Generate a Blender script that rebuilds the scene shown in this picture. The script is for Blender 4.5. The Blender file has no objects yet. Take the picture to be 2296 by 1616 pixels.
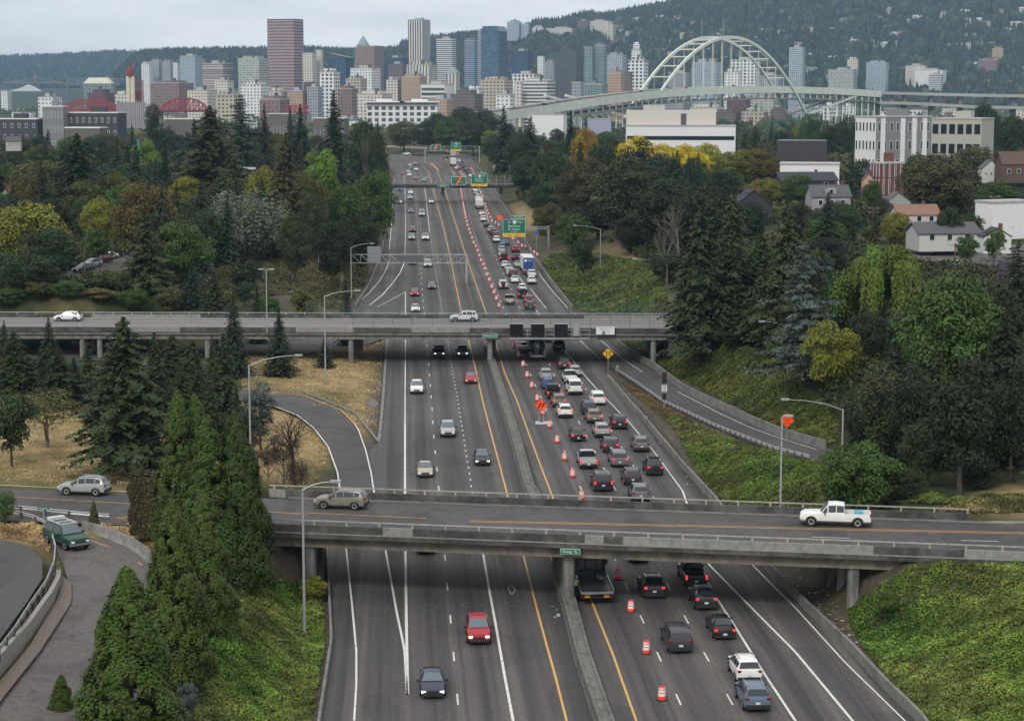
import bpy,math,random
import numpy as np
from mathutils import Vector,Matrix
SC=bpy.context.scene
F,CX,CY,CH=4500.0,1148.0,808.0,43.0
TH=math.atan(608/4500.0)
CT,ST=math.cos(TH),math.sin(TH)
cam=bpy.data.objects.new("camera",bpy.data.cameras.new("camera"))
SC.collection.objects.link(cam)
cam.location=(0,0,CH)
cam.rotation_euler=(math.pi/2-TH,0,0)
cam.data.sensor_width=36.0
cam.data.lens=36.0*F/2296.0
cam.data.clip_start=1.0
cam.data.clip_end=40000.0
SC.camera=cam
SUN_EL,SUN_AZ=42.0,200.0
W=bpy.data.worlds.new("World")
SC.world=W
W.use_nodes=True
wn,wl=W.node_tree.nodes,W.node_tree.links
bg=wn["Background"]
bg.inputs[1].default_value=0.1
sky=wn.new("ShaderNodeTexSky")
sky.sky_type='NISHITA'
sky.sun_disc=False
sky.sun_elevation=math.radians(SUN_EL)
sky.sun_rotation=math.radians(SUN_AZ)
tc=wn.new("ShaderNodeTexCoord")
mp=wn.new("ShaderNodeMapping")
mp.inputs[3].default_value=(3.0,3.0,22.0)
nz=wn.new("ShaderNodeTexNoise")
nz.inputs["Scale"].default_value=1.5
nz.inputs["Detail"].default_value=7.0
nz.inputs["Roughness"].default_value=0.52
cr=wn.new("ShaderNodeValToRGB")
cr.color_ramp.elements[0].position=0.36
cr.color_ramp.elements[0].color=(8.3,8.45,8.75,1)
cr.color_ramp.elements[1].position=0.62
cr.color_ramp.elements[1].color=(11.6,11.6,11.6,1)
mx=wn.new("ShaderNodeMixRGB")
mx.inputs[0].default_value=0.94
wl.new(tc.outputs["Generated"],mp.inputs[0]);wl.new(mp.outputs[0],nz.inputs["Vector"])
wl.new(nz.outputs["Fac"],cr.inputs[0]);wl.new(sky.outputs[0],mx.inputs[1])
wl.new(cr.outputs[0],mx.inputs[2]);wl.new(mx.outputs[0],bg.inputs[0])
sun=bpy.data.objects.new("sun",bpy.data.lights.new("sun",'SUN'))
SC.collection.objects.link(sun)
sun.data.energy=1.8
sun.data.angle=math.radians(14)
sun.data.color=(1.0,0.96,0.9)
sun.rotation_euler=(math.radians(90-SUN_EL),0,math.radians(180-SUN_AZ))
SC.view_settings.view_transform='Standard'
SC.view_settings.look='None'
SC.view_settings.gamma=1.0
SC.view_settings.use_curve_mapping=False
SC.view_settings.exposure=0.0
SC.cycles.max_bounces=6
SC.cycles.diffuse_bounces=1
SC.cycles.glossy_bounces=2
SC.cycles.volume_bounces=0
SC.cycles.transparent_max_bounces=4
random.seed(7)
RNG=np.random.default_rng(11)
def ray(px,py):
 u,v=(px-CX)/F,(CY-py)/F
 return u,CT+v*ST,-ST+v*CT
def P(px,py,z=0.0):
 u,a,b=ray(px,py)
 t=(z-CH)/b
 return(u*t,a*t,z)
def PD(px,py,Y):
 u,a,b=ray(px,py)
 t=Y/a
 return(u*t,Y,CH+b*t)
_ry=[-400,300,415,540,800,1200,1600]
_rz=[0,0,1.1,2.6,4.0,5.0,5.0]
def RZ(Y):return float(np.interp(Y,_ry,_rz))
def PR(px,py,dz=0.0):
 z=0.0
 for _ in range(25):
  x,y,_q=P(px,py,z+dz)
  z=RZ(y)
 return(x,y,z+dz)
def proj(x,y,z):
 d=y*CT+(CH-z)*ST
 return CX+F*x/d,CY-F*((z-CH)*CT+y*ST)/d
def sc_at(y,z=0):return F/(y*CT+(CH-z)*ST)
COL=SC.collection
def setp(o,label=None,cat=None,group=None,kind=None):
 if label:o["label"]=label
 if cat:o["category"]=cat
 if group:o["group"]=group
 if kind:o["kind"]=kind
 return o
def empty(name,loc=(0,0,0),rz=0,**k):
 o=bpy.data.objects.new(name,None)
 COL.objects.link(o);o.location=loc;o.rotation_euler=(0,0,rz)
 o.empty_display_size=0.2
 return setp(o,**k)
def link(name,me,parent=None,loc=None,rz=None,color=None,**k):
 o=bpy.data.objects.new(name,me)
 COL.objects.link(o)
 if parent:o.parent=parent
 if loc is not None:o.location=loc
 if rz is not None:o.rotation_euler=(0,0,rz)
 if color is not None:o.color=(*color[:3],1)
 return setp(o,**k)
class MB:
 """collects shapes; build() makes ONE mesh"""
 def __init__(s):s.v=[];s.f=[];s.m=[];s.cm=0
 def add(s,vs,fs):
  n=len(s.v);s.v+=[tuple(q) for q in vs]
  s.f+=[tuple(i+n for i in f) for f in fs];s.m+=[s.cm]*len(fs)
  return s
 def box(s,x0,x1,y0,y1,z0,z1,M=None):
  vs=[(x,y,z) for z in(z0,z1) for y in(y0,y1) for x in(x0,x1)]
  if M is not None:vs=[tuple(M@Vector(q)) for q in vs]
  return s.add(vs,[(0,2,3,1),(4,5,7,6),(0,1,5,4),(2,6,7,3),(0,4,6,2),(1,3,7,5)])
 def tube(s,p,q,r,r2=None,n=6,cap=True):
  p,q=Vector(p),Vector(q);d=q-p
  if d.length<1e-6:return s
  r2=r if r2 is None else r2
  a=d.normalized();t=Vector((0,0,1)) if abs(a.z)<.9 else Vector((1,0,0))
  u=a.cross(t).normalized();w=a.cross(u)
  vs=[]
  for c,rr in((p,r),(q,r2)):
   for i in range(n):
    g=2*math.pi*i/n
    vs.append(c+u*math.cos(g)*rr+w*math.sin(g)*rr)
  fs=[(i,(i+1)%n,n+(i+1)%n,n+i) for i in range(n)]
  if cap:fs+=[tuple(range(n-1,-1,-1)),tuple(range(n,2*n))]
  return s.add(vs,fs)
 def bar(s,p,q,w,h):
  """rectangular bar p->q, width w (horizontal) and height h"""
  p,q=Vector(p),Vector(q);a=(q-p).normalized()
  t=Vector((0,0,1)) if abs(a.z)<.95 else Vector((1,0,0))
  u=a.cross(t).normalized()*w/2;k=u.cross(a).normalized()*h/2
  vs=[c+i*u+j*k for c in(p,q) for i,j in((-1,-1),(1,-1),(1,1),(-1,1))]
  return s.add(vs,[(0,1,2,3),(7,6,5,4),(0,4,5,1),(1,5,6,2),(2,6,7,3),(3,7,4,0)])
 def lathe(s,prof,c=(0,0,0),n=12):
  vs=[]
  for r,z in prof:
   for i in range(n):
    g=2*math.pi*i/n
    vs.append((c[0]+r*math.cos(g),c[1]+r*math.sin(g),c[2]+z))
  fs=[]
  for k in range(len(prof)-1):
   for i in range(n):
    j=(i+1)%n
    fs.append((k*n+i,k*n+j,(k+1)*n+j,(k+1)*n+i))
  fs+=[tuple(range(n-1,-1,-1)),tuple(range((len(prof)-1)*n,len(prof)*n))]
  return s.add(vs,fs)
 def prism(s,poly,z0,z1):
  n=len(poly)
  vs=[(x,y,z0) for x,y in poly]+[(x,y,z1) for x,y in poly]
  return s.add(vs,[tuple(range(n-1,-1,-1)),tuple(range(n,2*n))]+[(i,(i+1)%n,n+(i+1)%n,n+i) for i in range(n)])
 def sweep(s,pts,prof,closed=True):
  """sweep a cross-section [(side,z)] along pts; side = to the right of travel"""
  n=len(prof);vs=[]
  for i,p in enumerate(pts):
   a=Vector(pts[max(i-1,0)]);b=Vector(pts[min(i+1,len(pts)-1)])
   d=b-a;d.z=0;d.normalize();r=Vector((d.y,-d.x,0))
   for(x,z) in prof:
    q=Vector(p)+r*x;vs.append((q.x,q.y,q.z+z))
  fs=[]
  for i in range(len(pts)-1):
   for k in range(n if closed else n-1):
    j=(k+1)%n
    fs.append((i*n+k,i*n+j,(i+1)*n+j,(i+1)*n+k))
  if closed:fs+=[tuple(range(n)),tuple(range(len(vs)-1,len(vs)-n-1,-1))]
  return s.add(vs,fs)
 def mesh(s,name,mats,smooth=False):
  me=bpy.data.meshes.new(name)
  me.from_pydata(s.v,[],s.f)
  for m in(mats if isinstance(mats,(list,tuple)) else[mats]):me.materials.append(m)
  if any(s.m):me.polygons.foreach_set("material_index",s.m)
  if smooth:me.polygons.foreach_set("use_smooth",[True]*len(me.polygons))
  me.update()
  return me
 def build(s,name,mats,parent=None,smooth=False,**k):
  return link(name,s.mesh(name,mats,smooth),parent,**k)
def np_mesh(name,V,Q,mat,attr=None,nper=4):
 me=bpy.data.meshes.new(name)
 V=np.asarray(V,np.float32);Q=np.asarray(Q,np.int32)
 me.vertices.add(len(V));me.vertices.foreach_set("co",V.ravel())
 nf=len(Q);me.loops.add(nf*nper);me.loops.foreach_set("vertex_index",Q.ravel())
 me.polygons.add(nf)
 me.polygons.foreach_set("loop_start",np.arange(0,nf*nper,nper,dtype=np.int32))
 me.polygons.foreach_set("loop_total",np.full(nf,nper,np.int32))
 me.update(calc_edges=True)
 if attr is not None:
  for nm,(dom,dat) in attr.items():
   a=me.attributes.new(nm,'FLOAT_COLOR',dom)
   a.data.foreach_set("color",np.asarray(dat,np.float32).ravel())
 me.materials.append(mat)
 return me
def inst(tpl,parent,colors=None):
 for nm,me,col,subs in tpl:
  c=colors.get(nm,col) if colors else col
  o=link(nm,me,parent,color=c)
  if subs:inst(subs,o,colors)
MATS={}
def _n(nt,t,**k):
 n=nt.nodes.new(t)
 for a,b in k.items():
  try:n.inputs[a].default_value=b
  except(KeyError,TypeError):setattr(n,a,b)
 return n
def mat(name,col,rough=0.7,metal=0.0,var=0.0,vscale=2.0,bump=0.0,coord="Object",emit=None,objcol=False,col2=None,stretch=None,c2at=(0.45,0.65),spec=0.5,detail=6):
 if name in MATS:return MATS[name]
 m=bpy.data.materials.new(name);m.use_nodes=True
 nt=m.node_tree;b=nt.nodes["Principled BSDF"];L=nt.links.new
 b.inputs["Roughness"].default_value=rough
 b.inputs["Metallic"].default_value=metal
 b.inputs["Specular IOR Level"].default_value=spec
 src=None
 if objcol:
  oi=_n(nt,"ShaderNodeObjectInfo");src=oi.outputs["Color"]
 else:
  b.inputs["Base Color"].default_value=(*col,1)
 if var>0 or col2 or bump:
  if coord=="World":
   g=_n(nt,"ShaderNodeNewGeometry");vec=g.outputs["Position"]
  else:
   t=_n(nt,"ShaderNodeTexCoord");vec=t.outputs["Object"]
  if stretch:
   mm=_n(nt,"ShaderNodeMapping");mm.inputs["Scale"].default_value=stretch
   L(vec,mm.inputs[0]);vec=mm.outputs[0]
  no=_n(nt,"ShaderNodeTexNoise");no.inputs["Scale"].default_value=vscale;no.inputs["Detail"].default_value=detail
  no.inputs["Roughness"].default_value=0.65
  L(vec,no.inputs["Vector"])
  if col2:
   mr=_n(nt,"ShaderNodeMapRange");mr.inputs[1].default_value,mr.inputs[2].default_value=c2at
   L(no.outputs["Fac"],mr.inputs[0])
   mix=_n(nt,"ShaderNodeMixRGB");mix.inputs[1].default_value=(*col,1);mix.inputs[2].default_value=(*col2,1)
   if src:L(src,mix.inputs[1])
   L(mr.outputs[0],mix.inputs[0]);src=mix.outputs[0]
  if var>0:
   no2=_n(nt,"ShaderNodeTexNoise");no2.inputs["Scale"].default_value=vscale*3.7;no2.inputs["Detail"].default_value=detail
   L(vec,no2.inputs["Vector"])
   mr=_n(nt,"ShaderNodeMapRange");mr.inputs[1].default_value=0.3;mr.inputs[2].default_value=0.7
   mr.inputs[3].default_value=1-var;mr.inputs[4].default_value=1+var
   L(no2.outputs["Fac"],mr.inputs[0])
   mul=_n(nt,"ShaderNodeMixRGB");mul.blend_type='MULTIPLY';mul.inputs[0].default_value=1
   mul.inputs[1].default_value=(*col,1)
   if src:L(src,mul.inputs[1])
   L(mr.outputs[0],mul.inputs[2]);src=mul.outputs[0]
  if bump:
   bp=_n(nt,"ShaderNodeBump");bp.inputs["Strength"].default_value=bump;bp.inputs["Distance"].default_value=0.1
   L(no.outputs["Fac"],bp.inputs["Height"]);L(bp.outputs[0],b.inputs["Normal"])
 if src:L(src,b.inputs["Base Color"])
 if emit:
  b.inputs["Emission Color"].default_value=(*emit[0],1);b.inputs["Emission Strength"].default_value=emit[1]
 MATS[name]=m
 return m
CONC=mat("concrete",(.19,.183,.168),.85,var=.18,vscale=.5,col2=(.12,.115,.105),coord="World",bump=.15)
CONCD=mat("dark_weathered_concrete",(.10,.095,.09),.9,var=.3,vscale=.35,col2=(.045,.042,.04),coord="World",c2at=(.4,.6))
CONCL=mat("patched_light_concrete",(.24,.232,.215),.85,var=.2,vscale=.6,col2=(.17,.165,.155),coord="World",c2at=(.5,.7))
COLM=mat("column_concrete",(.20,.195,.18),.85,var=.2,vscale=.8,col2=(.11,.105,.10),coord="World",stretch=(1,1,.3))
GALV=mat("galvanised_steel",(.42,.43,.44),.45,.6,var=.12,vscale=1.5)
RAILM=mat("weathered_rail_steel",(.36,.34,.31),.6,.3,var=.25,vscale=1.0,coord="World")
POLEM=mat("lamp_pole_steel",(.40,.41,.42),.5,.5,var=.1,vscale=1)
LENSM=mat("lamp_lens",(.7,.7,.68),.3)
WOODP=mat("utility_pole_wood",(.10,.075,.055),.9,var=.25,vscale=2)
WHITEP=mat("white_road_paint",(.64,.63,.60),.7,var=.25,vscale=1.6,col2=(.26,.25,.24),c2at=(.56,.72),coord="World")
YELP=mat("yellow_road_paint",(.62,.36,.10),.7,var=.25,vscale=1.6,col2=(.26,.18,.09),c2at=(.56,.72),coord="World")
BLACKP=mat("black_plastic",(.012,.012,.013),.5)
FENCEG=mat("green_fence_steel",(.06,.13,.12),.5,.3)
def streak_asphalt(name,base,width=3.55,use_uv=True,amp=.28):
 m=bpy.data.materials.new(name);m.use_nodes=True
 nt=m.node_tree;b=nt.nodes["Principled BSDF"];L=nt.links.new
 b.inputs["Roughness"].default_value=.82
 b.inputs["Specular IOR Level"].default_value=.35
 g=_n(nt,"ShaderNodeNewGeometry")
 def noise(scale,stretch=None,detail=5,src=None):
  v=src or g.outputs["Position"]
  if stretch:
   mm=_n(nt,"ShaderNodeMapping");mm.inputs["Scale"].default_value=stretch
   L(v,mm.inputs[0]);v=mm.outputs[0]
  no=_n(nt,"ShaderNodeTexNoise");no.inputs["Scale"].default_value=scale;no.inputs["Detail"].default_value=detail
  no.inputs["Roughness"].default_value=.6
  L(v,no.inputs["Vector"]);return no.outputs["Fac"]
 def mr(s,a,c,lo,hi):
  r=_n(nt,"ShaderNodeMapRange");r.inputs[1].default_value=a;r.inputs[2].default_value=c
  r.inputs[3].default_value=lo;r.inputs[4].default_value=hi;L(s,r.inputs[0]);return r.outputs[0]
 def mul(a,c):
  r=_n(nt,"ShaderNodeMath");r.operation='MULTIPLY';L(a,r.inputs[0]);L(c,r.inputs[1]);return r.outputs[0]
 big=mr(noise(.035,detail=3),.35,.65,.88,1.1)
 fine=mr(noise(2.6,detail=8),.25,.75,.72,1.28)
 grain=mr(noise(11.0,detail=3),.25,.75,.86,1.14)
 patch=mr(noise(.12,(1.2,.35,1),1),.565,.58,1.0,.84)
 val=mul(mul(mul(big,fine),grain),patch)
 if use_uv:
  uv=_n(nt,"ShaderNodeUVMap");uv.uv_map="lane"
  sp=_n(nt,"ShaderNodeSeparateXYZ");L(uv.outputs[0],sp.inputs[0])
  w=_n(nt,"ShaderNodeMath");w.operation='MULTIPLY';w.inputs[1].default_value=2*math.pi/width
  L(sp.outputs[0],w.inputs[0])
  c=_n(nt,"ShaderNodeMath");c.operation='COSINE';L(w.outputs[0],c.inputs[0])
  tr=mr(c.outputs[0],-1,1,1-amp,1+amp*.6)
  st=mr(noise(1.0,(1.7,.012,1),4,uv.outputs[0]),.38,.62,.72,1.2)
  val=mul(val,mul(tr,st))
 mx2=_n(nt,"ShaderNodeMixRGB");mx2.blend_type='MULTIPLY';mx2.inputs[0].default_value=1
 mx2.inputs[1].default_value=(*base,1);L(val,mx2.inputs[2]);L(mx2.outputs[0],b.inputs["Base Color"])
 if not use_uv:
  vo=_n(nt,"ShaderNodeTexVoronoi");vo.feature='DISTANCE_TO_EDGE';vo.inputs["Scale"].default_value=.8
  no=_n(nt,"ShaderNodeTexNoise");no.inputs["Scale"].default_value=.9;no.inputs["Detail"].default_value=6;L(g.outputs["Position"],no.inputs["Vector"])
  ad=_n(nt,"ShaderNodeMixRGB");ad.blend_type='ADD';ad.inputs[0].default_value=1.6;L(g.outputs["Position"],ad.inputs[1]);L(no.outputs["Color"],ad.inputs[2]);L(ad.outputs[0],vo.inputs["Vector"])
  m3=_n(nt,"ShaderNodeMixRGB");m3.blend_type='MULTIPLY';m3.inputs[0].default_value=1;L(mx2.outputs[0],m3.inputs[1]);L(mul(mr(vo.outputs["Distance"],.0,.035,.66 if base[0]>.12 else.8,1.0),mr(noise(.22,detail=2),.56,.60,1.0,.80)),m3.inputs[2]);L(m3.outputs[0],b.inputs["Base Color"])
 MATS[name]=m
 return m
ASPH=streak_asphalt("freeway_asphalt",(.088,.080,.076))
ASPH2=streak_asphalt("street_asphalt",(.080,.074,.072),use_uv=False)
ASPH3=streak_asphalt("old_cracked_asphalt",(.125,.112,.107),use_uv=False)
DARKST=mat("dark_seal_shoulder",(.045,.044,.047),.8,var=.25,vscale=1.2,coord="World")
def leafmat(name,rough=.65,lo=.55,hi=1.5):
 m=bpy.data.materials.new(name);m.use_nodes=True
 nt=m.node_tree;b=nt.nodes["Principled BSDF"];L=nt.links.new
 b.inputs["Roughness"].default_value=rough;b.inputs["Specular IOR Level"].default_value=.25
 oi=_n(nt,"ShaderNodeObjectInfo");at=_n(nt,"ShaderNodeAttribute");at.attribute_name="var"
 sp=_n(nt,"ShaderNodeSeparateColor");L(at.outputs["Color"],sp.inputs[0])
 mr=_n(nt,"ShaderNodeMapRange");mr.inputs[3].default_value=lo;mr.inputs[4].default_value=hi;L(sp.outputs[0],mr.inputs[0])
 mul=_n(nt,"ShaderNodeMixRGB");mul.blend_type='MULTIPLY';mul.inputs[0].default_value=1
 L(oi.outputs["Color"],mul.inputs[1]);L(mr.outputs[0],mul.inputs[2])
 hs=_n(nt,"ShaderNodeHueSaturation");L(mul.outputs[0],hs.inputs["Color"])
 mr2=_n(nt,"ShaderNodeMapRange");mr2.inputs[3].default_value=.465;mr2.inputs[4].default_value=.525;L(sp.outputs[1],mr2.inputs[0])
 L(mr2.outputs[0],hs.inputs["Hue"]);L(hs.outputs[0],b.inputs["Base Color"])
 MATS[name]=m
 return m
LEAF=leafmat("foliage")
BARK=mat("bark",(.06,.048,.038),.95,var=.3,vscale=3)
BARKL=mat("pale_bark",(.12,.105,.09),.95,var=.3,vscale=3)
# ================================================================= LARGE STRUCTURE: ground and roads
def interp_line(pts_px,dz=0.0,f=None):
 return[(f or PR)(x,y,dz) if f is None or f is PR else f(x,y,dz) for x,y in pts_px]
FL=[(690,1800),(712,1616),(741,1440),(733,1240),(742,1120),(795,1045),(850,988),(866,800),(866,758),(797,692),(829,640),(850,588),(862,540),(870,480),(878,425),(884,392),(872,374),(850,366)]
FR=[(2230,1800),(2063,1616),(1986,1542),(1901,1451),(1810,1366),(1714,1267),(1607,1130),(1530,1047),(1448,947),(1398,890),(1362,847),(1352,800),(1345,762),(1282,692),(1240,640),(1205,590),(1172,532),(1140,480),(1108,425),(1085,392),(1068,372),(1050,352)]
FLw=sorted([PR(*p) for p in FL],key=lambda q:q[1]);FRw=sorted([PR(*p) for p in FR],key=lambda q:q[1])
FLy,FLx=[q[1] for q in FLw],[q[0] for q in FLw]
FRy,FRx=[q[1] for q in FRw],[q[0] for q in FRw]
FLy=[-300]+FLy;FLx=[FLx[0]+.0]+FLx
FRy=[-300]+FRy;FRx=[FRx[0]]+FRx
FLy+=[1500];FLx+=[FLx[-1]-120]
FRy+=[1500];FRx+=[FRx[-1]-60]
def XL(Y):return np.interp(Y,FLy,FLx)
def XR(Y):return np.interp(Y,FRy,FRx)
CTL=[(0,1616,4.6),(300,1616,4.6),(500,1500,4.4),(0,1350,5.4),(300,1300,5.0),(0,1250,5.6),(0,1110,5.4),(290,1130,5.4),(590,1250,5.3),(0,1000,5.2),(285,1062,5.2),(150,950,4.4),(480,1060,4.6),(690,1000,.7),(640,930,.8),(700,850,.5),(560,900,1.2),(450,900,2),(300,900,3.0),(100,880,3.2),(200,800,1.5),(0,780,1.5),(600,780,.5),(800,800,.3),(570,1085,4.5),(655,1085,2.6),(820,880,.3),(100,665,6),(300,655,6),(430,690,4.5),(600,650,4),(720,640,3.0),(200,600,8),(550,600,7.5),(700,570,6),(100,500,8),(500,480,8),(2296,1700,5.5),(2296,1616,5.5),(2296,1290,6.2),(2296,1130,6.2),(2100,1150,6),(1950,1135,5.2),(1800,1120,4.0),(1900,1000,6.0),(1900,950,7),(1700,830,7),(1560,760,6.5),(2100,900,7),(2296,900,7),(1480,650,7.5),(1400,600,7.5),(1700,600,8),(2100,600,8),(2296,600,8),(2000,450,8),(1300,520,8),(1500,450,8)]
CW=np.array([P(*c) for c in CTL])
def ribbon_mid(Lp,Rp):
 return[tuple((np.array(a)+np.array(b))/2) for a,b in zip(Lp,Rp)]
def resample(pts,n):
 pts=np.array(pts,float);d=np.r_[0,np.cumsum(np.linalg.norm(np.diff(pts,axis=0),axis=1))]
 t=np.linspace(0,d[-1],n)
 return[tuple(np.interp(ti,d,pts[:,k]) for k in range(pts.shape[1])) for ti in t]
def smooth(pts,n,it=3):
 p=np.array(resample(pts,n))
 for _ in range(it):
  q=p.copy();q[1:-1]=.25*p[:-2]+.5*p[1:-1]+.25*p[2:];p=q
 return[tuple(a) for a in p]
loopL=smooth([P(470,892,.9),P(560,898,.7),P(620,912,.5),P(663,929,.4),P(700,957,.2),P(733,1000,.1),P(755,1060,.03),P(757,1125,.03)],40)
loopR=smooth([P(470,868,.9),P(540,868,.7),P(600,872,.5),P(683,883,.4),P(768,916,.2),P(800,955,.1),P(835,1030,.03),P(850,1125,.03)],40)
ronL=smooth([P(1300,764,.03),P(1340,799,.03),P(1382,834,.05),P(1432,866,.4),P(1485,903,.8),P(1530,924,1.2),P(1597,957,1.7),P(1680,990,2.3),P(1730,1010,2.7),P(1814,1031,3.3),P(1960,1062,4.0)],46)
ronR=smooth([P(1358,760,.03),P(1410,800,.03),P(1462,830,.05),P(1510,858,.4),P(1560,888,.8),P(1592,905,1.2),P(1650,932,1.7),P(1735,968,2.3),P(1790,985,2.7),P(1850,1006,3.3),P(2000,1032,4.0)],46)
rllL=smooth([P(60,1170,5.3),P(110,1195,5.25),P(133,1243,5.1),P(150,1290,5.0),P(162,1335,4.9),P(133,1387,4.8),P(67,1473,4.6),P(0,1556,4.5),P(-90,1670,4.4)],36)
rllR=smooth([P(130,1165,5.3),P(197,1190,5.25),P(300,1232,5.1),P(345,1275,5.0),P(368,1335,4.9),P(375,1400,4.8),P(345,1480,4.6),P(300,1600,4.5),P(230,1760,4.4)],36)
G1n=[P(-420,1150,5.6),P(689,1187,5.6)]
B1NL,B1NR=P(560,1168,6.4),P(2296,1233,6.4)
gdir=Vector(B1NR)-Vector(B1NL);gdir.z=0;gdir.normalize()
gper=Vector((-gdir.y,gdir.x,0))
def gpt(s,w,z=5.6):
 """s metres along the near overpass from its left survey point, w metres away from the camera"""
 q=Vector((B1NL[0],B1NL[1],0))+gdir*s+gper*w
 return(q.x,q.y,z)
GW=14.0
gs=lambda px,py,z=5.6:((Vector(P(px,py,z))-Vector((B1NL[0],B1NL[1],z))).dot(gdir),(Vector(P(px,py,z))-Vector((B1NL[0],B1NL[1],z))).dot(gper))
street_l=resample([P(205,624,8.0),P(222,600,8.3),P(262,574,8.6),P(275,560,8.8)],8)
offL=smooth([PR(820,652),PR(796,690),P(720,740,.1),P(560,768,.3),P(330,782,.8),P(100,785,1.2)],30)
offR=smooth([PR(900,652),PR(868,760),P(760,792,.1),P(580,800,.3),P(330,806,.8),P(100,810,1.2)],30)
CORR=[(ribbon_mid(offL,offR),7.0,5),([P(196,640,8),P(275,566,8)],11.,9),([P(2060,578,8),P(2330,578,8)],36.,12),(ribbon_mid(loopL,loopR),4.2,5),(ribbon_mid(ronL,ronR),4.6,9),(ribbon_mid(rllL,rllR),4.6,3),([gpt(-120,7,5.55),gpt(-6,7,5.55)],8.0,6),([gpt(62,7,5.6),gpt(140,7,5.9)],8.5,6)]
def smst(t):t=np.clip(t,0,1);return t*t*(3-2*t)
_rp=dict(far=([-900,0,60,130,250,330,420,500,620,3200],[118,112,110,108,101,101,99,100,97,97],9500,7000),mid=([-900,250,260,300,330,400,500,590,690,780,860,910,970,1000,1070,1140,1200,1300,1400,1500,1560,1700,2000,2300,3300],[190,170,150,112,104,100,99,98,96,102,99,94,85,82,74,72,54,44,25,8,-10,-40,-90,-130,-200],6500,4000))
def hill_h(X,Y):
 px=CX+F*X/np.maximum(Y,10)/CT
 h=np.zeros_like(px)
 for k,(xs,ys,D,D0) in _rp.items():
  top=(200-np.interp(px,xs,ys)-(np.where(px<900,25,13) if k=='mid' else 29))/F*D+CH
  if k=='mid':
   t=smst((Y-D0)/(D-D0))*(1-.15*smst((Y-D-100)/1200))
   sp=(18*np.sin(px/47.)+12*np.sin(px/19.+1.3)+9*np.sin(Y/170.+px/60.))*smst((px-900)/500)*smst((Y-4300)/600)*(1-smst((Y-6000)/450))
   h=np.maximum(h,top*t+sp*(top>60))
  else:
   t=smst((Y-D0)/(D-D0))
   h=np.maximum(h,top*t*(px<3300))
 return h
def Gz(X,Y,fine=True):
 X=np.asarray(X,float);Y=np.asarray(Y,float)
 shp=X.shape;X=X.ravel();Y=Y.ravel()
 num=np.zeros_like(X);den=np.zeros_like(X)
 for cx,cy,cz in CW:
  w=1.0/((X-cx)**2+(Y-cy)**2+9)**1.6
  num+=w*cz;den+=w
 near=num/den
 pl=np.interp(Y,[0,450,1200,1700,2300],[6,8,8,4,0])
 t=smst((Y-420)/160)
 z=near*(1-t)+pl*t
 rz=np.interp(Y,_ry,_rz)-.25
 xl,xr=XL(Y),XR(Y)
 wl_=np.interp(Y,[0,100,180,200,300,340,420,600],[13,12,12,5,4,12,16,14])
 wr_=np.interp(Y,[0,180,215,300,330,420,600],[15,15,12,14,16,18,14])
 dl=(xl-.6)-X;dr=X-(xr+.9)
 fade=smst((1450-Y)/150)
 tl,tr=smst(dl/wl_),smst(dr/wr_)
 tt=np.where(dl>0,tl,np.where(dr>0,tr,0))
 zc=rz+(z-rz)*tt
 z=np.where(Y<1450,z*(1-fade)+zc*fade,z)
 for pts,hw,sw in CORR:
  p=np.array(pts)
  best=np.full(X.shape,1e9);bz=np.zeros_like(X)
  sel=(X>p[:,0].min()-30)&(X<p[:,0].max()+30)&(Y>p[:,1].min()-30)&(Y<p[:,1].max()+30)
  if not sel.any():continue
  xs,ys=X[sel],Y[sel];b=best[sel];q=bz[sel]
  for i in range(len(p)-1):
   d=p[i+1]-p[i];l2=d[0]**2+d[1]**2+1e-9
   u=np.clip(((xs-p[i,0])*d[0]+(ys-p[i,1])*d[1])/l2,0,1)
   dd=np.hypot(xs-p[i,0]-u*d[0],ys-p[i,1]-u*d[1])
   k=dd<b;b=np.where(k,dd,b);q=np.where(k,p[i,2]+u*d[2],q)
  w=1-smst((b-hw)/sw)
  z[sel]=z[sel]*(1-w)+(q-.22)*w
 on=(X>xl-.3)&(X<xr+.3)&(Y<1450)
 z=np.where(on,np.minimum(z,rz),z)
 far=Y>3600
 if far.any():z=np.where(far,np.maximum(z,hill_h(X,Y)),z)
 bumpy=.18*np.sin(X*.9)*np.sin(Y*.7)+.12*np.sin(X*2.1+1)*np.sin(Y*1.7)
 z=z+np.where(on|(Y>900),0,bumpy*smst(np.minimum(np.abs(dl),np.abs(dr))/8)*.6)
 return z.reshape(shp)
def gz(x,y):return float(Gz(np.array([x]),np.array([y]))[0])
ys=[-250,-150,-60,0,40,70]
y=90.
while y<9950:
 ys.append(y);y+=max(.9,y*.0062) if y<1500 else y*.012
ys=np.array(ys)
aa=np.concatenate([np.linspace(-2.2,-.34,26)[:-1],np.linspace(-.34,.34,460),np.linspace(.34,2.2,26)[1:]])
YY,AA=np.meshgrid(ys,aa,indexing='ij')
XX=np.clip(AA*np.maximum(YY,110),-6400,6400)
ZZ=Gz(XX,YY)
nr,nc=YY.shape
idx=np.arange(nr*nc).reshape(nr,nc)
Q=np.stack([idx[:-1,:-1],idx[:-1,1:],idx[1:,1:],idx[1:,:-1]],-1).reshape(-1,4)
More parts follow.
